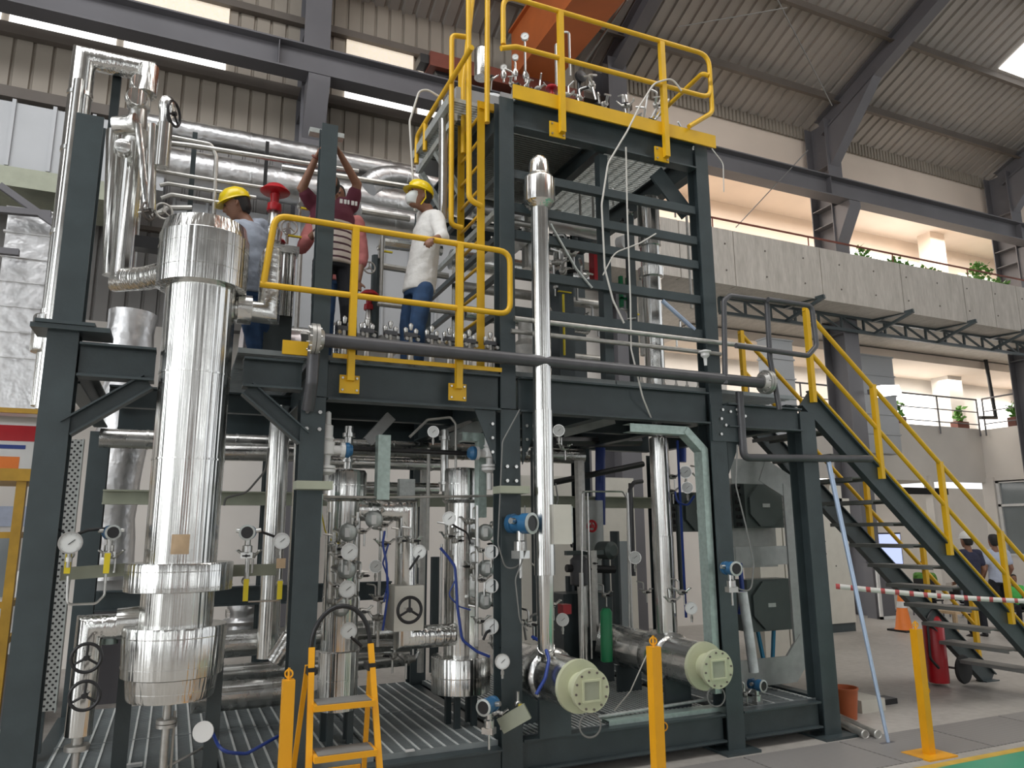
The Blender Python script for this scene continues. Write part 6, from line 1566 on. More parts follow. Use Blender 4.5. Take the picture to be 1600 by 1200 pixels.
for i, (a, b, Y, r, mt_, lb) in enumerate((((860, 755), (1005, 725), 6.6, 0.03, 'black', 'black pipe slanting under the tower rear'), ((866, 690), (1000, 690), 6.8, 0.05, 'pipe_dark', 'dark pipe under the platform behind the white gauge'), ((870, 655), (950, 640), 6.0, 0.02, 'pipe_dark', 'thin dark pipe under the platform near the riser'),
        ((885, 888), (960, 890), 6.2, 0.035, 'black', 'black cross bar behind the tan box'), ((560, 1010), (640, 1008), 6.1, 0.05, 'clad_x', 'clad stub at the floor right of the ladder'), ((470, 695), (500, 695), 6, .03, 'clad_x', 'clad stub left of the front column'))):
    tubing('level_pipe', [PY(a[0], a[1], Y), PY(b[0], b[1], Y)], r, mt_, lb, 'pipe')
t = thing('pump_unit', 'dark pump unit with glossy tank low behind the tall riser', 'pump', (3.0, 6.3, GZ))
q = PY(905, 885, 6.2)
MB().lathe(q - Vector((0, 0, 0.1)), (0, 0, 1), [(-0.08, 0.02), (-0.06, 0.085), (0.16, 0.085), (0.2, 0.04)], 20).build('tank', 'pipe_dark', t)
MB().box(q.x - 0.12, q.x + 0.4, 6.3, 6.6, GZ, q.z - 0.25).build('base', 'steel', t)
MB().box(q.x - 0.1, q.x + 0.3, 6.25, 6.3, q.z + 0.1, q.z + 0.14).build('cross_bar', 'boxgrey', t)
MB().cyl((q.x, 6.2, GZ), (q.x, 6.2, q.z - 0.18), 0.02, 8).cyl((q.x + 0.05, 6.2, GZ), (q.x + 0.05, 6.2, q.z - 0.18), 0.02, 8).build('legs', 'stainless', t)
t = thing('motor', 'grey-green motor with round end in the dark rear piping', 'motor', PY(950, 855, 6.3))
q = PY(950, 860, 6.3)
MB().lathe(q, (0.2, -1, 0), [(-0.12, 0.05), (-0.1, 0.085), (0.05, 0.085), (0.08, 0.05)], 20).build('body', 'boxgrey', t)
MB().cyl((q.x, 6.35, GZ), (q.x, 6.35, q.z - 0.06), 0.04, 10).build('stand', 'steel', t)
handwheel('valve_handwheel', 'red-handled small wheel in the rear piping beside the ivory cabinets', PY(925, 822, 6.4), (0.1, -1, 0), 0.05, 0.012, 0.05, 'red')
solo('pen_recorder', MB().box(PY(880, 955, 5.8).x, PY(893, 955, 5.8).x, 5.8, 5.9, PY(880, 960, 5.8).z, PY(880, 945, 5.8).z), 'red', 'small red box above the left round exchanger', 'box')
solo('floor_pipe', MB().tube([(2.9, 5.0, GZ + 0.05), (4.0, 5.05, GZ + 0.07)], 0.012, 8), 'galv', 'thin tube lying on the grating between the exchangers', 'pipe')
channel([(2.95, 4.98, 0.31), (4.0, 4.98, 0.31)], 0.10, 0.08, 'pale green channel lying along the base beam under the right exchanger', 'galv_green', nrm=(0, 0, 1))
solo('crossed_cable', MB().tube([PY(1012, 1020, 4.3), PY(985, 1080, 4.5), PY(960, 1110, 4.7)], 0.004, 6), 'whitecable', 'thin string hanging from the middle yellow post to the grating', 'cable')
t = solo('clear_wrap', MB().tube([PY(1160, 925, 5.0), PY(1170, 990, 5.0), PY(1178, 1050, 5.0)], 0.04, 12, 0.03), 'plastic_wrap', 'crumpled clear plastic hanging right of the right exchanger', 'plastic')
solo('cable_bundle', MB().tube([PY(1156, 880, 5.1), PY(1160, 925, 5.1), PY(1156, 960, 5.1)], 0.02, 10), 'navy', 'short blue cable bundle on the right column', 'cable')

# ============================================================ PEOPLE
def remeshed(name, mb_, mk, parent, voxel=0.010, smooth=4, label=None, disp=0.0):
    o = mb_.build(name, mk, parent, flat=True)
    r = o.modifiers.new('remesh', 'REMESH'); r.mode = 'VOXEL'; r.voxel_size = voxel; r.use_smooth_shade = True
    s = o.modifiers.new('smooth', 'SMOOTH'); s.factor = 0.5; s.iterations = smooth
    if disp:
        tx = bpy.data.textures.new(name + '_folds', 'CLOUDS'); tx.noise_scale = 0.07
        d = o.modifiers.new('folds', 'DISPLACE'); d.texture = tx; d.strength = disp; d.mid_level = 0.5; d.texture_coords = 'LOCAL'
    dg = bpy.context.evaluated_depsgraph_get()
    me = bpy.data.meshes.new_from_object(o.evaluated_get(dg))
    o.modifiers.clear(); o.data = me
    if not me.materials: me.materials.append(M[mk])
    me.shade_smooth()
    if label: o['label'] = label
    return o
def limb(mb_, pts, rad, n=12):
    mb_.tube(pts, 0, n, 0, True, radii=rad)
    for p, r in zip(pts, rad): mb_.ball(p, r * 0.98, n)
    return mb_
def hand(mb_, wrist, direc, palm, s=1.0, side=1, curl=0.5):
    """palm slab, four bent fingers and a thumb; direc points along the hand, palm is the palm normal"""
    w = Vector(wrist); d = Vector(direc).normalized(); p = Vector(palm); p = (p - d * p.dot(d)).normalized(); a = d.cross(p).normalized() * side
    mb_.rings([(w, 0.022 * s, 0.016 * s, a, p), (w + d * 0.03 * s, 0.033 * s, 0.015 * s, a, p), (w + d * 0.07 * s, 0.037 * s, 0.013 * s, a, p), (w + d * 0.078 * s, 0.034 * s, 0.011 * s, a, p)], 12)
    for k, (off, L) in enumerate(((-0.029, 0.058), (-0.010, 0.070), (0.010, 0.066), (0.028, 0.050))):
        b = w + d * 0.072 * s + a * off * s
        c1 = curl * (0.8 + 0.1 * k)
        d1 = (d * math.cos(c1) + p * math.sin(c1)); d2 = (d * math.cos(c1 * 2.1) + p * math.sin(c1 * 2.1)); d3 = (d * math.cos(c1 * 2.9) + p * math.sin(c1 * 2.9))
        q1 = b + d1 * L * 0.45 * s; q2 = q1 + d2 * L * 0.32 * s; q3 = q2 + d3 * L * 0.25 * s
        limb(mb_, [b, q1, q2, q3], [0.0095 * s, 0.0088 * s, 0.008 * s, 0.0068 * s], 8)
    b = w + d * 0.02 * s - a * 0.026 * s
    t1 = b + (-a * 0.75 + d * 0.6 + p * 0.3).normalized() * 0.035 * s; t2 = t1 + (d * 0.8 + p * 0.5 - a * 0.2).normalized() * 0.028 * s
    limb(mb_, [b, t1, t2], [0.012 * s, 0.010 * s, 0.008 * s], 8)
def head_mesh(mb_, c, f, s, tilt=0.0):
    """skull, jaw, nose, brow, lips and ears; f faces forward"""
    c = Vector(c); f = Vector(f).normalized(); r_ = f.cross(Vector((0, 0, 1))).normalized(); u = r_.cross(f).normalized()
    def P_(x, y, z): return c + (r_ * x + f * y + u * z) * s
    mb_.rings([(P_(0, -0.005, 0.118), 0.02 * s, 0.02 * s, r_, f), (P_(0, -0.008, 0.105), 0.055 * s, 0.062 * s, r_, f), (P_(0, -0.008, 0.07), 0.073 * s, 0.088 * s, r_, f), (P_(0, -0.005, 0.03), 0.077 * s, 0.095 * s, r_, f),
               (P_(0, 0.0, -0.01), 0.074 * s, 0.092 * s, r_, f), (P_(0, 0.01, -0.05), 0.064 * s, 0.078 * s, r_, f), (P_(0, 0.025, -0.085), 0.048 * s, 0.056 * s, r_, f), (P_(0, 0.04, -0.108), 0.028 * s, 0.034 * s, r_, f)], 20)
    mb_.tube([P_(0, 0.085, 0.025), P_(0, 0.105, -0.012), P_(0, 0.092, -0.024)], 0, 8, radii=[0.008 * s, 0.014 * s, 0.012 * s])
    mb_.ball(P_(0, 0.086, -0.052), 0.016 * s, 8, 1.3, 0.8, 0.5)
    for e in (-1, 1):
        mb_.ball(P_(e * 0.077, -0.005, -0.005), 0.026 * s, 8, 0.4, 0.7, 1.1)
        mb_.ball(P_(e * 0.03, 0.083, 0.034), 0.017 * s, 8, 1.3, 0.5, 0.5)
    return P_
def person(label, J, f, s, top, bottom, parts=(), group=None, voxel=0.009, sleeves='long', curlL=0.5, curlR=0.5, palmL=None, palmR=None, eyes=True, hair=True, belly=1.0, seated=False):
    f = Vector(f).normalized(); rt = f.cross(Vector((0, 0, 1))).normalized()
    V_ = {k: Vector(v) for k, v in J.items()}
    pel = (V_['hipL'] + V_['hipR']) / 2; chest = (V_['shL'] + V_['shR']) / 2
    base = Vector((pel.x, pel.y, min(V_['anL'].z, V_['anR'].z) - 0.07 * s))
    t = thing('person', label, 'person', base, group)
    b = MB()
    ax = (chest - pel)
    side = (V_['shR'] - V_['shL']); side.z = 0; side = side.normalized()
    fw = Vector((0, 0, 1)).cross(side).normalized()
    if fw.dot(f) < 0: fw = -fw
    def torso(mb_, g, z0=-0.08, z1=1.02, extra=0.0):
        prof = [(-0.10, 0.13, 0.095), (0.05, 0.15, 0.105 * belly), (0.3, 0.135, 0.10 * belly), (0.55, 0.15, 0.105), (0.8, 0.165, 0.105), (0.95, 0.15, 0.085), (1.04, 0.09, 0.06)]
        rg = [(pel + ax * k, (w_ + g) * s, (d_ + g) * s, side, fw) for k, w_, d_ in prof if z0 <= k <= z1 + 0.03]
        mb_.rings(rg, 20)
    torso(b, 0, -0.2, 1.1)
    limb(b, [chest + Vector((0, 0, -0.01)), V_['neck'], V_['head'] - Vector((0, 0, 0.06 * s))], [0.06 * s, 0.05 * s, 0.05 * s])
    P_ = head_mesh(b, V_['head'], J.get('look', f), s)
    for S in 'LR':
        limb(b, [V_['sh' + S], V_['el' + S], V_['ha' + S]], [0.048 * s, 0.038 * s, 0.024 * s])
        limb(b, [chest.lerp(V_['sh' + S], 0.6), V_['sh' + S]], [0.06 * s, 0.05 * s])
        limb(b, [V_['hip' + S], V_['kn' + S], V_['an' + S]], [0.075 * s, 0.052 * s, 0.036 * s])
        dd = V_['ha' + S] - V_['el' + S]
        pm = palmL if S == 'L' else palmR
        hand(b, V_['ha' + S], dd, pm or fw, s, 1 if S == 'L' else -1, curlL if S == 'L' else curlR)
    remeshed('body', b, 'skin', t, voxel * 0.75, 2)
    # shirt
    sh = MB(); torso(sh, 0.014, 0.0 if not seated else 0.0, 1.1)
    hem = pel - ax * 0.06
    sh.rings([(hem, 0.158 * s, 0.118 * s * belly, side, fw), (pel + ax * 0.1, 0.162 * s, 0.118 * s * belly, side, fw)], 20)
    for S in 'LR':
        e = V_['el' + S]; h_ = V_['ha' + S]
        if sleeves == 'long': pts = [V_['sh' + S], e, h_.lerp(e, 0.12)]; rr = [0.064 * s, 0.052 * s, 0.036 * s]
        elif sleeves == 'rolled': pts = [V_['sh' + S], e, e.lerp(h_, 0.3)]; rr = [0.068 * s, 0.058 * s, 0.05 * s]
        else: pts = [V_['sh' + S], V_['sh' + S].lerp(e, 0.62)]; rr = [0.064 * s, 0.058 * s]
        limb(sh, pts, rr); limb(sh, [chest.lerp(V_['sh' + S], 0.5), V_['sh' + S]], [0.07 * s, 0.062 * s])
    remeshed('shirt', sh, top, t, voxel, 3, disp=0.012)
    # trousers
    tr_ = MB(); tr_.rings([(pel + ax * 0.08, 0.15 * s, 0.108 * s * belly, side, fw), (pel, 0.158 * s, 0.112 * s * belly, side, fw), (pel - ax * 0.12, 0.15 * s, 0.11 * s, side, fw)], 20)
    for S in 'LR': limb(tr_, [V_['hip' + S], V_['kn' + S], V_['an' + S] + Vector((0, 0, 0.01))], [0.088 * s, 0.068 * s, 0.055 * s])
    remeshed('trousers', tr_, bottom, t, voxel, 2, disp=0.01)
    for S in 'LR':
        a = V_['an' + S]; sh_ = MB()
        sh_.rings([(a + Vector((0, 0, 0.0)) * s, 0.036 * s, 0.042 * s, rt, f), (a + f * 0.0 - Vector((0, 0, 0.045 * s)), 0.04 * s, 0.05 * s, rt, f), (a + f * 0.03 * s - Vector((0, 0, 0.07 * s)), 0.042 * s, 0.07 * s, rt, f)], 14)
        sh_.rings([(a + f * 0.02 * s - Vector((0, 0, 0.03 * s)), 0.034 * s, 0.05 * s, rt, f), (a + f * 0.06 * s - Vector((0, 0, 0.07 * s)), 0.042 * s, 0.10 * s, rt, f)], 14)
        remeshed('shoe', sh_, 'black', t, voxel, 1)
    lk = Vector(J.get('look', f)).normalized(); lr = lk.cross(Vector((0, 0, 1))).normalized(); lu = lr.cross(lk).normalized()
    c = V_['head']
    if hair:
        h = MB().rings([(c + lu * 0.128 * s - lk * 0.012 * s, 0.03 * s, 0.035 * s, lr, lk), (c + lu * 0.112 * s - lk * 0.015 * s, 0.066 * s, 0.072 * s, lr, lk), (c + lu * 0.07 * s - lk * 0.02 * s, 0.083 * s, 0.092 * s, lr, lk), (c + lu * 0.02 * s - lk * 0.03 * s, 0.083 * s, 0.084 * s, lr, lk), (c - lu * 0.05 * s - lk * 0.045 * s, 0.066 * s, 0.056 * s, lr, lk), (c - lu * 0.075 * s - lk * 0.045 * s, 0.05 * s, 0.04 * s, lr, lk)], 20)
        remeshed('hair', h, 'hair', t, voxel, 1)
    if eyes:
        e_ = MB()
        for q in (-1, 1): e_.ball(c + (lr * q * 0.031 + lk * 0.086 + lu * 0.018) * s, 0.009 * s, 8)
        e_.build('eyes', 'black', t)
    for pt in parts:
        if pt == 'helmet' or pt == 'cap':
            mk = 'hat' if pt == 'helmet' else 'white'
            k = 1.0 if pt == 'helmet' else 0.92
            hm = MB(); o = c + lu * 0.035 * s - lk * 0.005 * s
            hm.rings([(o, 0.098 * s * k, 0.118 * s * k, lr, lk), (o + lu * 0.03 * s, 0.100 * s * k, 0.12 * s * k, lr, lk), (o + lu * 0.07 * s, 0.088 * s * k, 0.106 * s * k, lr, lk), (o + lu * 0.10 * s, 0.062 * s * k, 0.075 * s * k, lr, lk), (o + lu * 0.118 * s, 0.03 * s, 0.036 * s, lr, lk)], 24)
            hm.rings([(o - lu * 0.0 * s + lk * 0.02 * s, 0.106 * s * k, 0.14 * s * k, lr, lk), (o + lu * 0.012 * s + lk * 0.015 * s, 0.102 * s * k, 0.13 * s * k, lr, lk)], 24)
            if pt == 'helmet': hm.rings([(o + lu * 0.05 * s, 0.016 * s, 0.122 * s, lr, lk), (o + lu * 0.10 * s, 0.014 * s, 0.09 * s, lr, lk), (o + lu * 0.126 * s, 0.012 * s, 0.045 * s, lr, lk)], 12)
            hm.build('hard_hat' if pt == 'helmet' else 'cap', mk, t)
        if pt == 'mask':
            mk_ = MB().rings([(c + (lk * 0.052 + lu * 0.012) * s, 0.060 * s, 0.048 * s, lr, lk), (c + (lk * 0.066 - lu * 0.02) * s, 0.066 * s, 0.054 * s, lr, lk), (c + (lk * 0.07 - lu * 0.055) * s, 0.058 * s, 0.052 * s, lr, lk), (c + (lk * 0.06 - lu * 0.092) * s, 0.045 * s, 0.042 * s, lr, lk)], 18)
            mk_.build('face_mask', 'mask', t)
        if pt == 'chin_strap':
            MB().tube([c + (lr * -0.085 + lu * 0.04) * s, c + (lr * -0.082 - lu * 0.03 - lk * 0.02) * s, c + (lr * -0.05 - lu * 0.09 + lk * 0.0) * s], 0.006 * s, 8).build('strap', 'hat', t)
    return t, V_, side, fw
# man in white on the platform, facing left, near arm on the rail
sA = 0.90
JA = dict(head=PY(655, 308, 5.2), neck=PY(667, 326, 5.2), shL=PY(682, 340, 5.07), shR=PY(662, 338, 5.34), elL=PY(691, 371, 4.93), haL=PY(676, 374, 4.80), elR=PY(664, 385, 5.38), haR=PY(655, 420, 5.33),
          hipL=PY(662, 452, 5.12), hipR=PY(648, 450, 5.28), knL=PY(652, 512, 5.08), knR=PY(636, 512, 5.28), anL=PY(652, 574, 5.12), anR=PY(636, 570, 5.26), look=(-1, -0.25, 0.15))
for k in ('anL', 'anR'): JA[k].z = 2.81 + 0.07 * sA
person('person in white shirt, yellow hard hat and face mask, hand on the railing', JA, (-1, -0.15, 0), sA, 'whitecloth', 'denim', ('helmet', 'mask', 'chin_strap'), sleeves='rolled', curlL=0.75, palmL=(0, -0.2, -1), belly=1.15)
# striped shirt, arms raised
def stripe_mat():
    mt, nt, b = nodes('striped_shirt')
    tc = nt.nodes.new('ShaderNodeTexCoord'); sx = nt.nodes.new('ShaderNodeSeparateXYZ')
    nt.links.new(tc.outputs['Object'], sx.inputs[0])
    def mth(op, a, b_=None):
        n_ = nt.nodes.new('ShaderNodeMath'); n_.operation = op
        for i, q_ in enumerate((a, b_)):
            if q_ is None: continue
            if isinstance(q_, (int, float)): n_.inputs[i].default_value = q_
            else: nt.links.new(q_, n_.inputs[i])
        return n_.outputs[0]
    st_ = mth('LESS_THAN', mth('FRACT', mth('DIVIDE', sx.outputs['Z'], 0.052)), 0.3)
    m1 = nt.nodes.new('ShaderNodeMix'); m1.data_type = 'RGBA'
    m1.inputs[6].default_value = (0.52, 0.45, 0.40, 1); m1.inputs[7].default_value = (0.06, 0.02, 0.03, 1); nt.links.new(st_, m1.inputs[0])
    up_ = mth('GREATER_THAN', sx.outputs['Z'], STRIPE_Z)
    m2 = nt.nodes.new('ShaderNodeMix'); m2.data_type = 'RGBA'; m2.inputs[7].default_value = (0.10, 0.015, 0.03, 1)
    nt.links.new(up_, m2.inputs[0]); nt.links.new(m1.outputs[2], m2.inputs[6]); nt.links.new(m2.outputs[2], b.inputs['Base Color'])
    b.inputs['Roughness'].default_value = 0.85
    return mt
sB = 0.92
JB = dict(head=PY(511, 286, 5.25), neck=PY(515, 308, 5.27), shL=PY(549, 322, 5.25), shR=PY(488, 318, 5.25), elL=PY(558, 288, 5.18), haL=PY(531, 240, 5.04), elR=PY(472, 294, 5.18), haR=PY(494, 246, 5.04),
          hipL=PY(540, 412, 5.27), hipR=PY(505, 410, 5.27), knL=PY(544, 480, 5.24), knR=PY(500, 478, 5.24), anL=PY(548, 545, 5.3), anR=PY(498, 545, 5.3), look=(-0.3, -0.5, 0.9))
STRIPE_Z = PY(520, 341, 5.15).z - 2.81
for k in ('anL', 'anR'): JB[k].z = 2.81 + 0.07 * sB
M['stripes'] = stripe_mat()
tB, VB, sdB, fwB = person('person in maroon and cream striped shirt reaching up to the post head with both arms', JB, (-0.1, -1, 0), sB, 'stripes', 'dark_cloth', (), sleeves='short', curlL=0.35, curlR=0.35, palmL=(-1, -0.3, 0), palmR=(1, -0.3, 0), belly=1.2)
q = PY(545, 316, 5.10)
pr_ = MB()
for i, (dx, w_) in enumerate(((-0.065, .02), (-0.035, .018), (-0.01, .014), (0.018, .02), (0.045, .016))):
    pr_.box(q.x + dx, q.x + dx + w_, q.y - 0.005, q.y + 0.004, q.z - 0.018, q.z + 0.014)
pr_.build('chest_print', 'white', tB)
MB().torus(VB['haR'], VB['haR'] - VB['elR'], 0.026, 0.009, 16, 6).build('wrist_band', 'rust', tB)
q = PY(510, 205, 4.98)
solo('post_head_plate', MB().box(PY(484, 203, 5.0).x, PY(538, 203, 5.0).x, 4.99, 5.06, q.z - 0.02, q.z + 0.015), 'galv', 'pale plate held up behind the slim post by the raised hands', 'plate')
# person in salmon behind
sC = 0.92
JC = dict(head=PY(525, 310, 5.75), neck=PY(525, 332, 5.75), shL=PY(558, 348, 5.7), shR=PY(492, 346, 5.7), elL=PY(566, 400, 5.68), haL=PY(560, 440, 5.6), elR=PY(476, 382, 5.62), haR=PY(495, 360, 5.5),
          hipL=PY(545, 440, 5.75), hipR=PY(512, 438, 5.75), knL=PY(545, 490, 5.7), knR=PY(510, 490, 5.7), anL=PY(548, 540, 5.75), anR=PY(508, 540, 5.75))
for k in ('anL', 'anR'): JC[k].z = 2.81 + 0.07 * sC
person('person in salmon shirt mostly hidden behind the striped shirt', JC, (-0.2, -1, 0), sC, 'pinkcloth', 'denim', (), sleeves='rolled', belly=1.1)
# person with yellow hat behind the vessel
sD = 0.92
JD = dict(head=PY(370, 322, 5.45), neck=PY(382, 342, 5.45), shL=PY(372, 356, 5.38), shR=PY(408, 354, 5.5), elL=PY(368, 400, 5.3), haL=PY(372, 425, 5.15), elR=PY(420, 405, 5.52), haR=PY(412, 440, 5.4),
          hipL=PY(388, 458, 5.42), hipR=PY(410, 458, 5.48), knL=PY(392, 510, 5.4), knR=PY(412, 508, 5.46), anL=PY(400, 556, 5.42), anR=PY(420, 556, 5.48), look=(-0.8, 0.1, -0.35))
for k in ('anL', 'anR'): JD[k].z = 2.81 + 0.07 * sD
person('person in grey-blue shirt and yellow hard hat bent over behind the vessel head', JD, (-0.7, 0.4, 0), sD, 'greycloth', 'denim', ('helmet',), sleeves='rolled')
# ground floor people at the right
def stand(cx_, Y, top_y, label, top, bottom, f, s=None, **kw):
    foot = Vector((PY(cx_, 900, Y).x, Y, 0)); hz = PY(cx_, top_y, Y).z
    s = hz / 1.62; f = Vector(f).normalized(); r_ = f.cross(Vector((0, 0, 1))).normalized()
    L = lambda x, y, z: foot + r_ * x * s + f * y * s + Vector((0, 0, z * s))
    J = dict(head=L(0, 0.02, 1.49), neck=L(0, 0, 1.36), shL=L(-0.18, 0, 1.29), shR=L(0.18, 0, 1.29), elL=L(-0.22, -0.03, 1.03), haL=L(-0.2, 0.1, 0.86), elR=L(0.22, -0.03, 1.03), haR=L(0.2, 0.08, 0.86),
             hipL=L(-0.085, 0, 0.82), hipR=L(0.085, 0, 0.82), knL=L(-0.09, 0.02, 0.44), knR=L(0.1, 0.0, 0.44), anL=L(-0.1, 0, 0.07), anR=L(0.11, -0.02, 0.07))
    return person(label, J, f, s, top, bottom, voxel=0.012, **kw)
stand(1518, 8.1, 832, 'person in dark navy shirt and white cap standing with back turned beyond the stair', 'navy_cloth', 'dark_cloth', (0.2, 1, 0), parts=('cap',), sleeves='short', eyes=False)
stand(1560, 8.4, 834, 'person in pale blue shirt standing beside the one in navy', 'paleblue', 'dark_cloth', (0.5, 1, 0), sleeves='short', eyes=False)
def sit(cx_, py, Y, label, top, bottom, f, s=1.0, **kw):
    hd = PY(cx_, py, Y); f = Vector(f).normalized(); r_ = f.cross(Vector((0, 0, 1))).normalized()
    base = Vector((hd.x, Y, 0)); s = hd.z / 1.12
    L = lambda x, y, z: base + r_ * x * s + f * y * s + Vector((0, 0, z * s))
    J = dict(head=L(0, 0.05, 1.12), neck=L(0, 0.02, 0.99), shL=L(-0.18, 0, 0.92), shR=L(0.18, 0, 0.92), elL=L(-0.22, 0.08, 0.68), haL=L(-0.14, 0.3, 0.66), elR=L(0.22, 0.08, 0.68), haR=L(0.14, 0.3, 0.66),
             hipL=L(-0.09, 0, 0.47), hipR=L(0.09, 0, 0.47), knL=L(-0.1, 0.4, 0.46), knR=L(0.1, 0.4, 0.46), anL=L(-0.1, 0.38, 0.07), anR=L(0.1, 0.38, 0.07))
    p = person(label, J, f, s, top, bottom, voxel=0.013, seated=True, **kw)
    ch = thing('office_chair', 'dark chair of the ' + label.split('seated')[0].strip(), 'chair', base)
    MB().box(base.x - 0.2, base.x + 0.2, base.y - 0.2, base.y + 0.2, 0.34 * s, 0.37 * s).build('seat', 'black', ch)
    bk = base - f * 0.24 * s
    MB().bar(bk + Vector((0, 0, 0.5 * s)), bk + Vector((0, 0, 0.85 * s)), 0.36, 0.03, f).build('backrest', 'black', ch)
    for a in (-1, 1):
        for b_ in (-1, 1): MB().cyl((base.x + a * 0.18, base.y + b_ * 0.18, 0), (base.x + a * 0.18, base.y + b_ * 0.18, 0.34 * s), 0.014, 8).build('leg', 'hall_steel', ch)
    MB().bar(base - f * 0.2 + Vector((0, 0, 0.36 * s)), bk + Vector((0, 0, 0.55 * s)), 0.04, 0.03, f).build('back_support', 'black', ch)
    return p
sit(1582, 905, 8.7, 'person in bright green top seated at the table beyond the stair', 'bgreen', 'dark_cloth', (-0.6, -0.8, 0), sleeves='short')
sit(1443, 885, 10.4, 'person in yellow-green top seated behind the stair treads', 'leaf', 'dark_cloth', (0.8, 0.5, 0), sleeves='short', eyes=False)
sit(1502, 905, 9.9, 'person in grey top seated behind the stair beyond the standing two', 'greycloth', 'dark_cloth', (0.8, -0.4, 0), sleeves='short')

# ============================================================ FOREGROUND AND HALL THINGS
def yellow_post(x, y, h, label, plate=True, lean=(0, 0), ring=0.45):
    t = thing('barrier_post', label, 'post', (x, y, 0), None)
    tx = Vector((x + lean[0], y + lean[1], h))
    MB().bar((x, y, 0.01), tx, 0.062, 0.062, (0, 1, 0)).build('tube', 'amber', t)
    MB().cyl(tx, tx + Vector((0, 0, 0.06)), 0.007, 8).torus(tx + Vector((0, 0, 0.03)), (0.4, 1, 0), 0.02, 0.005, 16, 6).build('top_hook', 'amber', t)
    MB().torus((x + 0.045, y, h * ring), (0.3, 1, 0), 0.024, 0.004, 18, 6).build('side_ring', 'amber', t)
    if plate: MB().box(x - 0.15, x + 0.15, y - 0.12, y + 0.12, 0, 0.012).build('base_plate', 'amber', t)
    return t
q = PY(1021, 1010, 3.84)
yellow_post(q.x, 3.84, q.z, 'yellow barrier post standing before the skid between the two exchangers', ring=0.55)
q = PY(451, 1062, 4.35)
yellow_post(q.x, 4.35, q.z, 'yellow barrier post left of the step ladder')
q = PY(1437, 982, 4.19); q0 = PZ(1452, 1180, 0)
yellow_post(q0.x, q0.y, q.z, 'yellow barrier post on a square base plate by the green floor', ring=0.5)
# step ladder
LYf = 4.35
tl = PY(487, 1012, LYf + 0.1); tr2 = PY(579, 1008, LYf + 0.1)
t = thing('step_ladder', 'small orange-yellow folding step ladder with a black hoop handle before the skid', 'step ladder', ((tl.x + tr2.x) / 2, LYf, 0))
xl_, xr_ = tl.x, tr2.x
for x, s_ in ((xl_, -1), (xr_, 1)):
    MB().bar((x - 0.0 + s_ * 0.035, LYf - 0.22, 0.0), (x, LYf + 0.1, tl.z), 0.032, 0.022, (0, 1, 0)).build('front_stile', 'amber', t)
    MB().bar((x + s_ * 0.05, LYf + 0.42, 0.0), (x + s_ * 0.012, LYf + 0.14, tl.z - 0.10), 0.026, 0.02, (0, 1, 0)).build('rear_stile', 'amber', t)
    MB().box(x - 0.022, x + 0.022, LYf + 0.05, LYf + 0.16, tl.z - 0.14, tl.z - 0.10).build('hinge_collar', 'black', t)
hp = []
for k in range(15):
    a = PI * k / 14
    hp.append((((xl_ + xr_) / 2) - math.cos(a) * (xr_ - xl_) / 2, LYf + 0.12, tl.z + math.sin(a) * 0.215))
MB().tube(hp, 0.013, 12).build('hoop_handle', 'black', t)
for (py, nm) in ((1095, 'upper'), (1167, 'lower')):
    zz = PY(530, py, LYf).z
    yy = LYf - 0.22 + 0.32 * zz / tl.z
    MB().box(xl_ - 0.0, xr_ + 0.0, yy - 0.07, yy + 0.1, zz - 0.035, zz - 0.005).build('tread', 'amber', t)
    MB().box(xl_ + 0.02, xr_ - 0.02, yy - 0.06, yy + 0.09, zz - 0.005, zz + 0.0).build('tread_mat', 'treadgrey', t)
MB().box(xl_ - 0.02, xr_ + 0.02, LYf + 0.34, LYf + 0.36, 0.28, 0.31).build('cross_brace', 'amber', t)
MB().box(xl_ - 0.0, xr_, LYf - 0.20, LYf - 0.05, 0.14, 0.165).build('tread', 'amber', t)
# bucket
q = PZ(1338, 1128, 0)
t = thing('bucket', 'terracotta plastic bucket on the floor behind the end column', 'bucket', (5.58, 5.25, 0))
MB().lathe((5.58, 5.25, 0), (0, 0, 1), [(0, 0.085), (0.002, 0.09), (0.25, 0.115), (0.25, 0.122), (0.265, 0.122), (0.265, 0.112), (0.05, 0.09), (0.05, 0.001)], 28).build('shell', 'bucket', t)
# steel pipes on the floor
for (a, b, lb) in (((1300, 1128), (1352, 1148), 'short steel pipe on the floor at the end column base, rear one'), ((1318, 1128), (1372, 1148), 'short steel pipe on the floor beside the bucket, front one')):
    p_, q_ = PZ(a[0], a[1], 0.035), PZ(b[0], b[1], 0.035)
    p_.y = max(p_.y, 5.12)
    solo('steel_pipe', MB().tube([p_ + Vector((0.1, 0.1, 0)), q_], 0.033, 16).torus(q_, q_ - p_, 0.03, 0.008, 16, 6), 'matte_steel', lb, 'pipe')
q = PZ(1365, 1113, 0)
solo('carton', MB().box(q.x - 0.14, q.x + 0.16, q.y, q.y + 0.3, 0, 0.11), 'ivory', 'low white box on the floor right of the bucket', 'box')
solo('dark_block', MB().box(q.x + 0.25, q.x + 0.5, q.y + 0.15, q.y + 0.3, 0, 0.05), 'black', 'flat black block on the floor beside the white box', 'block')
# leaning pole
a = PZ(1388, 1162, 0.0); b = PY(1294, 720, 4.84)
t = thing('leaning_pole', 'pale blue pole leaning against the stair landing', 'pole', a)
MB().tube([a + Vector((0, 0, 0.01)), b], 0, 12, radii=[0.014, 0.022]).build('shaft', 'poleblue', t)
MB().box(a.x - 0.08, a.x + 0.06, a.y - 0.015, a.y + 0.015, 0, 0.01).build('foot', 'hall_steel', t)
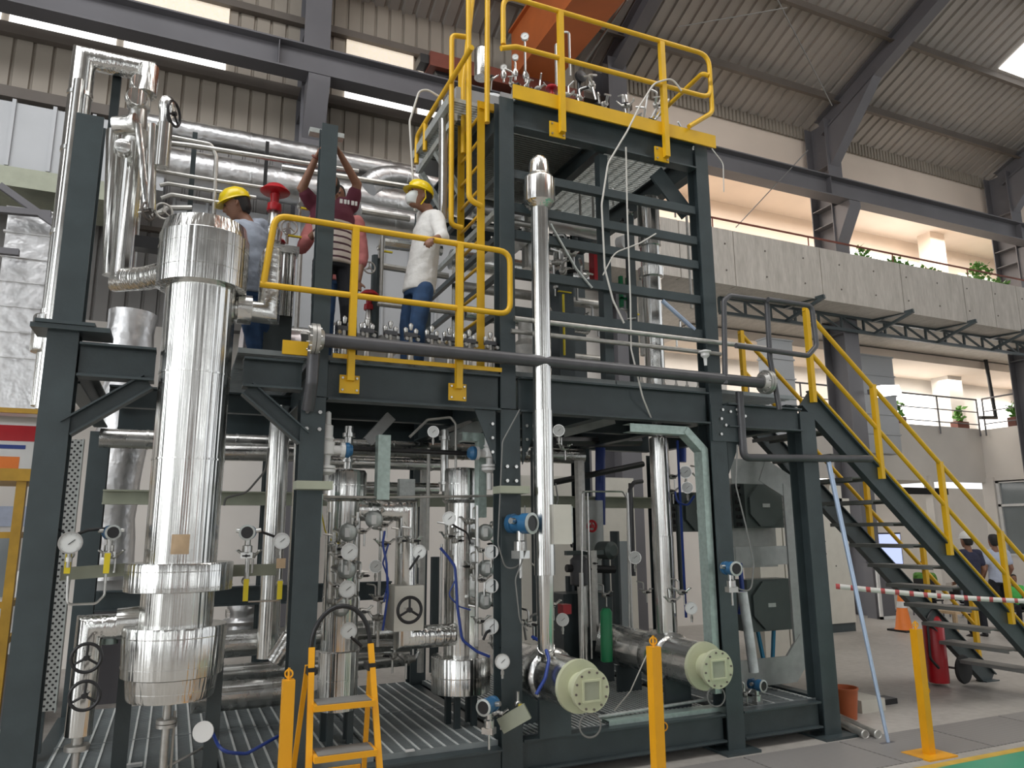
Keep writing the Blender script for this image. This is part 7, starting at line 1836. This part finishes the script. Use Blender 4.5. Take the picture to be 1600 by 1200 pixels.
# fire extinguisher trolley
q = PZ(1462, 1072, 0)
t = thing('fire_extinguisher_trolley', 'dark red wheeled fire extinguisher beneath the stair', 'fire extinguisher', q)
MB().lathe((q.x + 0.06, q.y, 0.03), (0.0, 0, 1), [(0, 0.04), (0.005, 0.10), (0.05, 0.105), (0.6, 0.105), (0.68, 0.07), (0.72, 0.03)], 24).build('cylinder', 'red', t)
MB().lathe((q.x - 0.14, q.y + 0.05, 0.03), (0, 0, 1), [(0, 0.03), (0.01, 0.06), (0.5, 0.06), (0.56, 0.02)], 20).build('small_cylinder', 'red', t)
MB().bar((q.x + 0.17, q.y, 0.15), (q.x + 0.02, q.y + 0.1, 0.95), 0.05, 0.03).build('frame', 'boxgrey', t)
for y in (q.y - 0.1, q.y + 0.25):
    w_ = MB().lathe((q.x + 0.33, y, 0.16), (0.15, -1, 0), [(-0.025, 0.05), (-0.02, 0.14), (0, 0.15), (0.02, 0.14), (0.025, 0.05)], 28); w_.build('wheel', 'rubber', t)
MB().cyl((q.x + 0.31, q.y - 0.1, 0.16), (q.x + 0.31, q.y + 0.25, 0.16), 0.012, 8).build('axle', 'hall_steel', t)
MB().tube([(q.x + 0.02, q.y - 0.05, 0.8), (q.x - 0.12, q.y - 0.08, 0.7), (q.x - 0.14, q.y - 0.08, 0.3), (q.x - 0.05, q.y - 0.1, 0.2)], 0.014, 8, 0.08).build('hose', 'black', t)
# cones
for (px, py, h, lb) in ((1413, 986, 0.62, 'orange traffic cone with pale collar beside the stair foot'), (1386, 960, 0.62, 'orange traffic cone farther back behind the barrier tape')):
    q = PZ(px, py, 0)
    t = thing('traffic_cone', lb, 'traffic cone', q)
    MB().box(q.x - 0.18, q.x + 0.18, q.y - 0.18, q.y + 0.18, 0, 0.03).build('base', 'black', t)
    MB().lathe((q.x, q.y, 0.03), (0, 0, 1), [(0, 0.15), (0.02, 0.13), (h, 0.035), (h + 0.01, 0.02)], 24).build('cone', 'cone', t)
    MB().lathe((q.x, q.y, 0.03 + h * 0.55), (0, 0, 1), [(0, 0.13 - 0.095 * 0.53), (0.001, 0.134 - 0.095 * 0.53), (0.10, 0.133 - 0.095 * 0.69), (0.101, 0.125 - 0.095 * 0.69)], 24).build('reflective_collar', 'white', t)
# barrier tape, striped along x
def tape_mat():
    mt, nt, b = nodes('barrier_tape')
    tc = nt.nodes.new('ShaderNodeTexCoord'); sx = nt.nodes.new('ShaderNodeSeparateXYZ'); nt.links.new(tc.outputs['Object'], sx.inputs[0])
    def mth(op, a, b_):
        n_ = nt.nodes.new('ShaderNodeMath'); n_.operation = op
        for i, q_ in enumerate((a, b_)):
            if isinstance(q_, (int, float)): n_.inputs[i].default_value = q_
            else: nt.links.new(q_, n_.inputs[i])
        return n_.outputs[0]
    st_ = mth('LESS_THAN', mth('FRACT', mth('DIVIDE', sx.outputs['X'], 0.17), 0), 0.3)
    mx = nt.nodes.new('ShaderNodeMix'); mx.data_type = 'RGBA'; mx.inputs[6].default_value = (0.75, 0.72, 0.68, 1); mx.inputs[7].default_value = (0.50, 0.08, 0.08, 1)
    nt.links.new(st_, mx.inputs[0]); nt.links.new(mx.outputs[2], b.inputs['Base Color']); b.inputs['Roughness'].default_value = 0.4
    return mt
M['tape'] = tape_mat()
tp = MB(); vs = []; N_ = 30
A_ = PY(1306, 916, 4.82); B_ = PY(1640, 941, 4.75)
for i in range(N_ + 1):
    p_ = A_.lerp(B_, i / N_); sag = -0.06 * math.sin(PI * i / N_)
    for dz, dy in ((-0.022, 0.004 * math.sin(i)), (0.022, 0)):
        vs.append(p_ + Vector((0, dy, dz + sag * 0.3)))
tp._add(vs, [(2 * i, 2 * i + 2, 2 * i + 3, 2 * i + 1) for i in range(N_)])
t_ = solo('barrier_tape', tp, 'tape', 'red and white barrier tape stretched from the end column past the stair', 'tape')
sm_ = t_.modifiers.new('thickness', 'SOLIDIFY'); sm_.thickness = 0.001
# monitor, tables
q = PY(1381, 857, 11.2)
t = thing('display_screen', 'lit pale blue screen on a stand seen through the stair treads', 'screen', (q.x, 11.2, 0))
a, b = PY(1352, 835, 11.2), PY(1411, 882, 11.2)
MB().box(a.x - 0.03, b.x + 0.03, 11.21, 11.27, b.z - 0.03, a.z + 0.03).build('casing', 'black', t)
MB().box(a.x, b.x, 11.2, 11.21, b.z, a.z).build('panel', 'screen', t)
MB().box((a.x + b.x) / 2 - 0.05, (a.x + b.x) / 2 + 0.05, 11.22, 11.26, 0.02, b.z).box((a.x + b.x) / 2 - 0.3, (a.x + b.x) / 2 + 0.3, 11.1, 11.4, 0, 0.03).build('stand', 'black', t)
q = PY(1590, 950, 8.2)
t = thing('work_table', 'pale table beyond the stair at the right edge', 'table', (12.9, 7.55, 0))
MB().box(12.1, 13.9, 7.35, 7.75, q.z - 0.03, q.z).build('table_top', 'ivory', t)
for x in (12.2, 13.8):
    for y in (7.4, 7.7): MB().box(x - 0.02, x + 0.02, y - 0.02, y + 0.02, 0, q.z - 0.03).build('leg', 'hall_steel', t)
t = thing('wooden_stool', 'low beige stool seen under the stair treads', 'stool', PZ(1500, 1010, 0))
q = PZ(1500, 1003, 0)
MB().box(q.x - 0.3, q.x + 0.2, q.y - 0.2, q.y + 0.2, 0.42, 0.46).build('seat', 'sticker', t)
for x in (-0.27, 0.17):
    for y in (-0.17, 0.17): MB().box(q.x + x - 0.02, q.x + x + 0.02, q.y + y - 0.02, q.y + y + 0.02, 0, 0.42).build('leg', 'sticker', t)
t = thing('barrier_stand', 'white folding barrier frame beside the grey hall column', 'stand', PZ(1378, 970, 0))
q = PZ(1378, 968, 0)
MB().box(q.x - 0.03, q.x + 0.03, q.y - 0.02, q.y + 0.02, 0, 0.95).box(q.x - 0.03, q.x + 0.5, q.y - 0.02, q.y + 0.02, 0.0, 0.05).build('frame', 'white', t)
solo('grey_pier_casing', MB().box(12.1, 12.6, 10.45, 10.66, 0, 1.0), 'hall_steel', 'grey metal casing at the foot of the hall column', 'casing')
for i, (px, py, lb) in enumerate(((1305, 770, 'upper'), (1318, 790, 'lower'))):
    p_ = PY(px, py, 9.3)
    solo('hanging_notice', MB().box(p_.x - 0.12, p_.x + 0.14, 9.3, 9.31, p_.z - 0.15, p_.z + 0.12), 'ivory', 'white notice sheet behind the leaning pole, %s one' % lb, 'notice')
# yellow trolley at far left
t = thing('yellow_trolley', 'worn yellow steel rack trolley at the left edge', 'trolley', (-1.75, 7.3, 0))
Yt = 7.3
def vx(px): return PY(px, 860, Yt).x
x1_ = PY(22, 860, Yt).x; x2_ = x1_ - 1.2
ztop = PY(30, 752, Yt).z
MB().bar((x1_, Yt, 0), (x1_, Yt, ztop), 0.07, 0.07, (0, 1, 0)).build('post', 'dull_yellow', t)
MB().bar((x2_, Yt, 0), (x2_, Yt, ztop), 0.07, 0.07, (0, 1, 0)).build('post', 'dull_yellow', t)
MB().bar((x1_, Yt + 0.7, 0), (x1_, Yt + 0.7, ztop), 0.07, 0.07, (0, 1, 0)).build('post', 'dull_yellow', t)
MB().bar((x2_, Yt + 0.7, 0), (x2_, Yt + 0.7, ztop), 0.07, 0.07, (0, 1, 0)).build('post', 'dull_yellow', t)
MB().box(x2_ - 0.1, x1_ + 0.14, Yt - 0.05, Yt + 0.8, ztop, ztop + 0.10).build('table_top', 'dull_yellow', t)
for py in (836, 945, 1003):
    z_ = PY(15, py, Yt).z
    MB().box(x2_, x1_, Yt - 0.02, Yt + 0.02, z_ - 0.025, z_ + 0.025).build('rail', 'dull_yellow', t)
    MB().box(x1_ - 0.02, x1_ + 0.02, Yt, Yt + 0.7, z_ - 0.025, z_ + 0.025).build('rail', 'dull_yellow', t)
MB().bar((x1_ + 0.1, Yt + 0.1, ztop + 0.1), (x1_ + 0.16, Yt + 0.1, PY(42, 650, Yt).z), 0.04, 0.04, (0, 1, 0)).build('upright_handle', 'dull_yellow', t)
MB().box(x2_, x1_ + 0.16, Yt + 0.08, Yt + 0.12, PY(42, 640, Yt).z - 0.02, PY(42, 640, Yt).z + 0.02).build('handle_bar', 'dull_yellow', t)
for x in (x1_, x2_):
    for y in (Yt, Yt + 0.7): MB().cyl((x - 0.02, y, 0.05), (x + 0.02, y, 0.05), 0.05, 16).build('wheel', 'black', t)
# white crate things on the floor behind the skid at left
for i, (px, py, w_, h_, mk, lb) in enumerate(((60, 905, 0.5, 0.3, 'white', 'white wrapped bundle on the floor behind the left corner column'), (28, 965, 0.5, 0.3, 'plastic_wrap', 'pale wrapped bundle on the floor at the left edge'), (165, 905, 0.5, 0.25, 'white', 'white wrapped bundle behind the transmitter left of the vessel'))):
    Yb_ = (8.9, 8.2, 8.9)[i]; p_ = PY(px, py, Yb_)
    t = thing('wrapped_bundle', lb, 'bundle', (p_.x, Yb_, 0))
    MB().rings([((p_.x, Yb_ + 0.1, p_.z - h_), w_ * 0.5, 0.2), ((p_.x, Yb_ + 0.1, p_.z), w_ * 0.55, 0.22), ((p_.x + 0.03, Yb_ + 0.1, p_.z + 0.1), w_ * 0.4, 0.16)], 14).build('wrap', mk, t)
    MB().box(p_.x - w_ * 0.5, p_.x + w_ * 0.5, Yb_ - 0.1, Yb_ + 0.3, 0, p_.z - h_).build('trestle', 'hall_steel', t)
solo('maroon_box', MB().box(PY(144, 845, 8.4).x, PY(158, 845, 8.4).x, 8.4, 8.6, PY(150, 861, 8.4).z, PY(150, 836, 8.4).z), 'red', 'dark red box seen between perforated tray and transmitter', 'box')

# ---- more lines under the platform between the clad columns
tubing('bent_tube', [PY(640, 683, 5.3), PY(668, 656, 5.3), PY(704, 652, 5.3), PY(712, 662, 5.3), PY(712, 730, 5.3)], 0.010, 'matte_steel', 'thin tube bent over the grey gauge under the platform', bend=0.03)
tubing('level_pipe', [PY(470, 776, 5.15), PY(600, 777, 5.15), PY(770, 775, 5.15)], 0.009, 'matte_steel', 'thin tube crossing both clad columns at their head covers', 'pipe')
for x, y, z0, z1, lb in ((PY(545, 690, 5.35).x, 5.35, 2.09, 2.40, 'left'), (PY(695, 690, 5.42).x, 5.42, 1.95, 2.42, 'right')):
    mm = MB().lathe((x, y, 0), (0, 0, 1), [(z0, 0.03), (z0 + 0.05, 0.03), (z0 + 0.052, 0.045), (z0 + 0.07, 0.045), (z0 + 0.072, 0.03), (z1 - 0.08, 0.03), (z1 - 0.078, 0.045), (z1 - 0.05, 0.045), (z1 - 0.048, 0.03), (z1, 0.03)], 18)
    solo('flanged_pipe', mm, 'stainless', 'short flanged pipe rising over the %s clad column' % lb, 'pipe')
channel([PY(700, 690, 5.6), PY(778, 652, 5.6)], 0.10, 0.05, 'slanting grey cable tray under the platform near the middle column', 'cable_tray')
channel([PY(575, 690, 5.6), PY(612, 650, 5.6)], 0.08, 0.05, 'slanting grey cable tray beside the short green channel', 'cable_tray')
channel([PY(880, 676, 5.7), PY(960, 655, 5.7)], 0.08, 0.04, 'slanting grey cable tray right of the high white gauge', 'cable_tray')
for i, (pts, mk, r, lb) in enumerate((([(502, 800), (508, 830), (520, 848), (532, 850)], 'tag_yellow', 0.005, 'thin yellow-green cable curling onto the left clad column'),
      ([(700, 815), (716, 825), (730, 832), (735, 850)], 'black', 0.007, 'short black cable from the gauge by the right clad column'), ([(640, 890), (650, 875), (655, 868)], 'black', 0.008, 'short black cable under the gauge over the ivory box'),
      ([(548, 995), (560, 1005), (565, 1010)], 'black', 0.010, 'short black stub right of the lowest left gauge'), ([(755, 1000), (760, 988), (766, 985)], 'black', 0.010, 'short black stub left of the third gauge by the middle column'),
      ([(868, 755), (872, 780), (866, 800), (864, 808)], 'hose', 0.006, 'thin cable entering the tan box on the riser'), ([(830, 880), (850, 895), (862, 905)], 'whitecable', 0.006, 'thin pale cable crossing the tall riser foot'),
      ([(1055, 768), (1058, 785), (1075, 790), (1085, 775)], 'navy', 0.009, 'dark blue cable loop under the two white gauges'), ([(822, 1000), (818, 975), (835, 958), (856, 965), (865, 985)], 'hose', 0.009, 'thick grey hose loop over the left exchanger'))):
    tubing('instrument_cable', [PY(a, b, 5.0 if i not in (0, 7) else 5.2) for a, b in pts], r, mk, lb, 'cable', 0.06)
for i, (px, py0, py1, Y, r, mk, lb) in enumerate(((596, 790, 1010, 5.6, 0.012, 'stainless', 'thin upright sample tube left of the Z line'), (670, 700, 860, 5.7, 0.014, 'matte_steel', 'thin upright tube right of the Z line'), (690, 850, 1010, 5.6, 0.01, 'stainless', 'thin upright tube left of the right clad column'),
      (776, 790, 1010, 5.3, 0.01, 'stainless', 'thin upright tube right of the right clad column'), (515, 800, 1000, 5.15, 0.012, 'stainless', 'thin upright tube on the left face of the left clad column'), (745, 790, 1010, 5.15, 0.012, 'stainless', 'thin upright tube on the face of the right clad column'),
      (559, 800, 1000, 5.15, 0.010, 'stainless', 'thin upright tube on the right face of the left clad column'), (1058, 790, 930, 5.4, 0.02, 'steel', 'dark upright bar right of the right riser'), (832, 700, 1000, 5.8, 0.02, 'steel', 'dark upright bar behind the tall riser'))):
    a = PY(px, py0, Y); b = Vector((a.x, Y, max(GZ + 0.01, PY(px, py1, Y).z)))
    tubing('upright_tube', [a, b], r, mk, lb)
MF4 = copy_tree(MF); MF4['group'] = 'fittings on the clad columns'; USED.discard(MF4.name)
for i, ((px, py), Y, s, lb) in enumerate((((565, 830), 5.15, 1.0, 'right of the upper level switch on the left column'), ((522, 858), 5.12, 1.0, 'left of the upper gauge on the left column'), ((562, 900), 5.15, 1.0, 'right of the middle level switch on the left column'), ((520, 940), 5.12, 1.0, 'left of the lowest level switch on the left column'),
       ((735, 815), 5.2, 1.1, 'left of the upper level switch on the right column'), ((775, 850), 5.2, 1.0, 'right of the upper level switch on the right column'), ((738, 885), 5.2, 1.0, 'left of the middle level switch on the right column'), ((775, 945), 5.2, 1.0, 'right of the lowest level switch on the right column'),
       ((600, 850), 5.3, 1.1, 'at the blue tube heads'), ((625, 845), 5.2, 0.9, 'left of the gauge over the ivory box'), ((710, 845), 5.15, 1.0, 'at the thick blue tube head'), ((590, 965), 5.5, 1.2, 'low behind the ladder hoop'), ((640, 1030), 5.8, 1.4, 'near the floor between the columns'), ((615, 1025), 5.8, 1.2, 'near the floor right of the ladder'))):
    put(MF4, PY(px, py, Y), 'small steel fitting ' + lb, (0, 0, i * 0.8), scale=s)
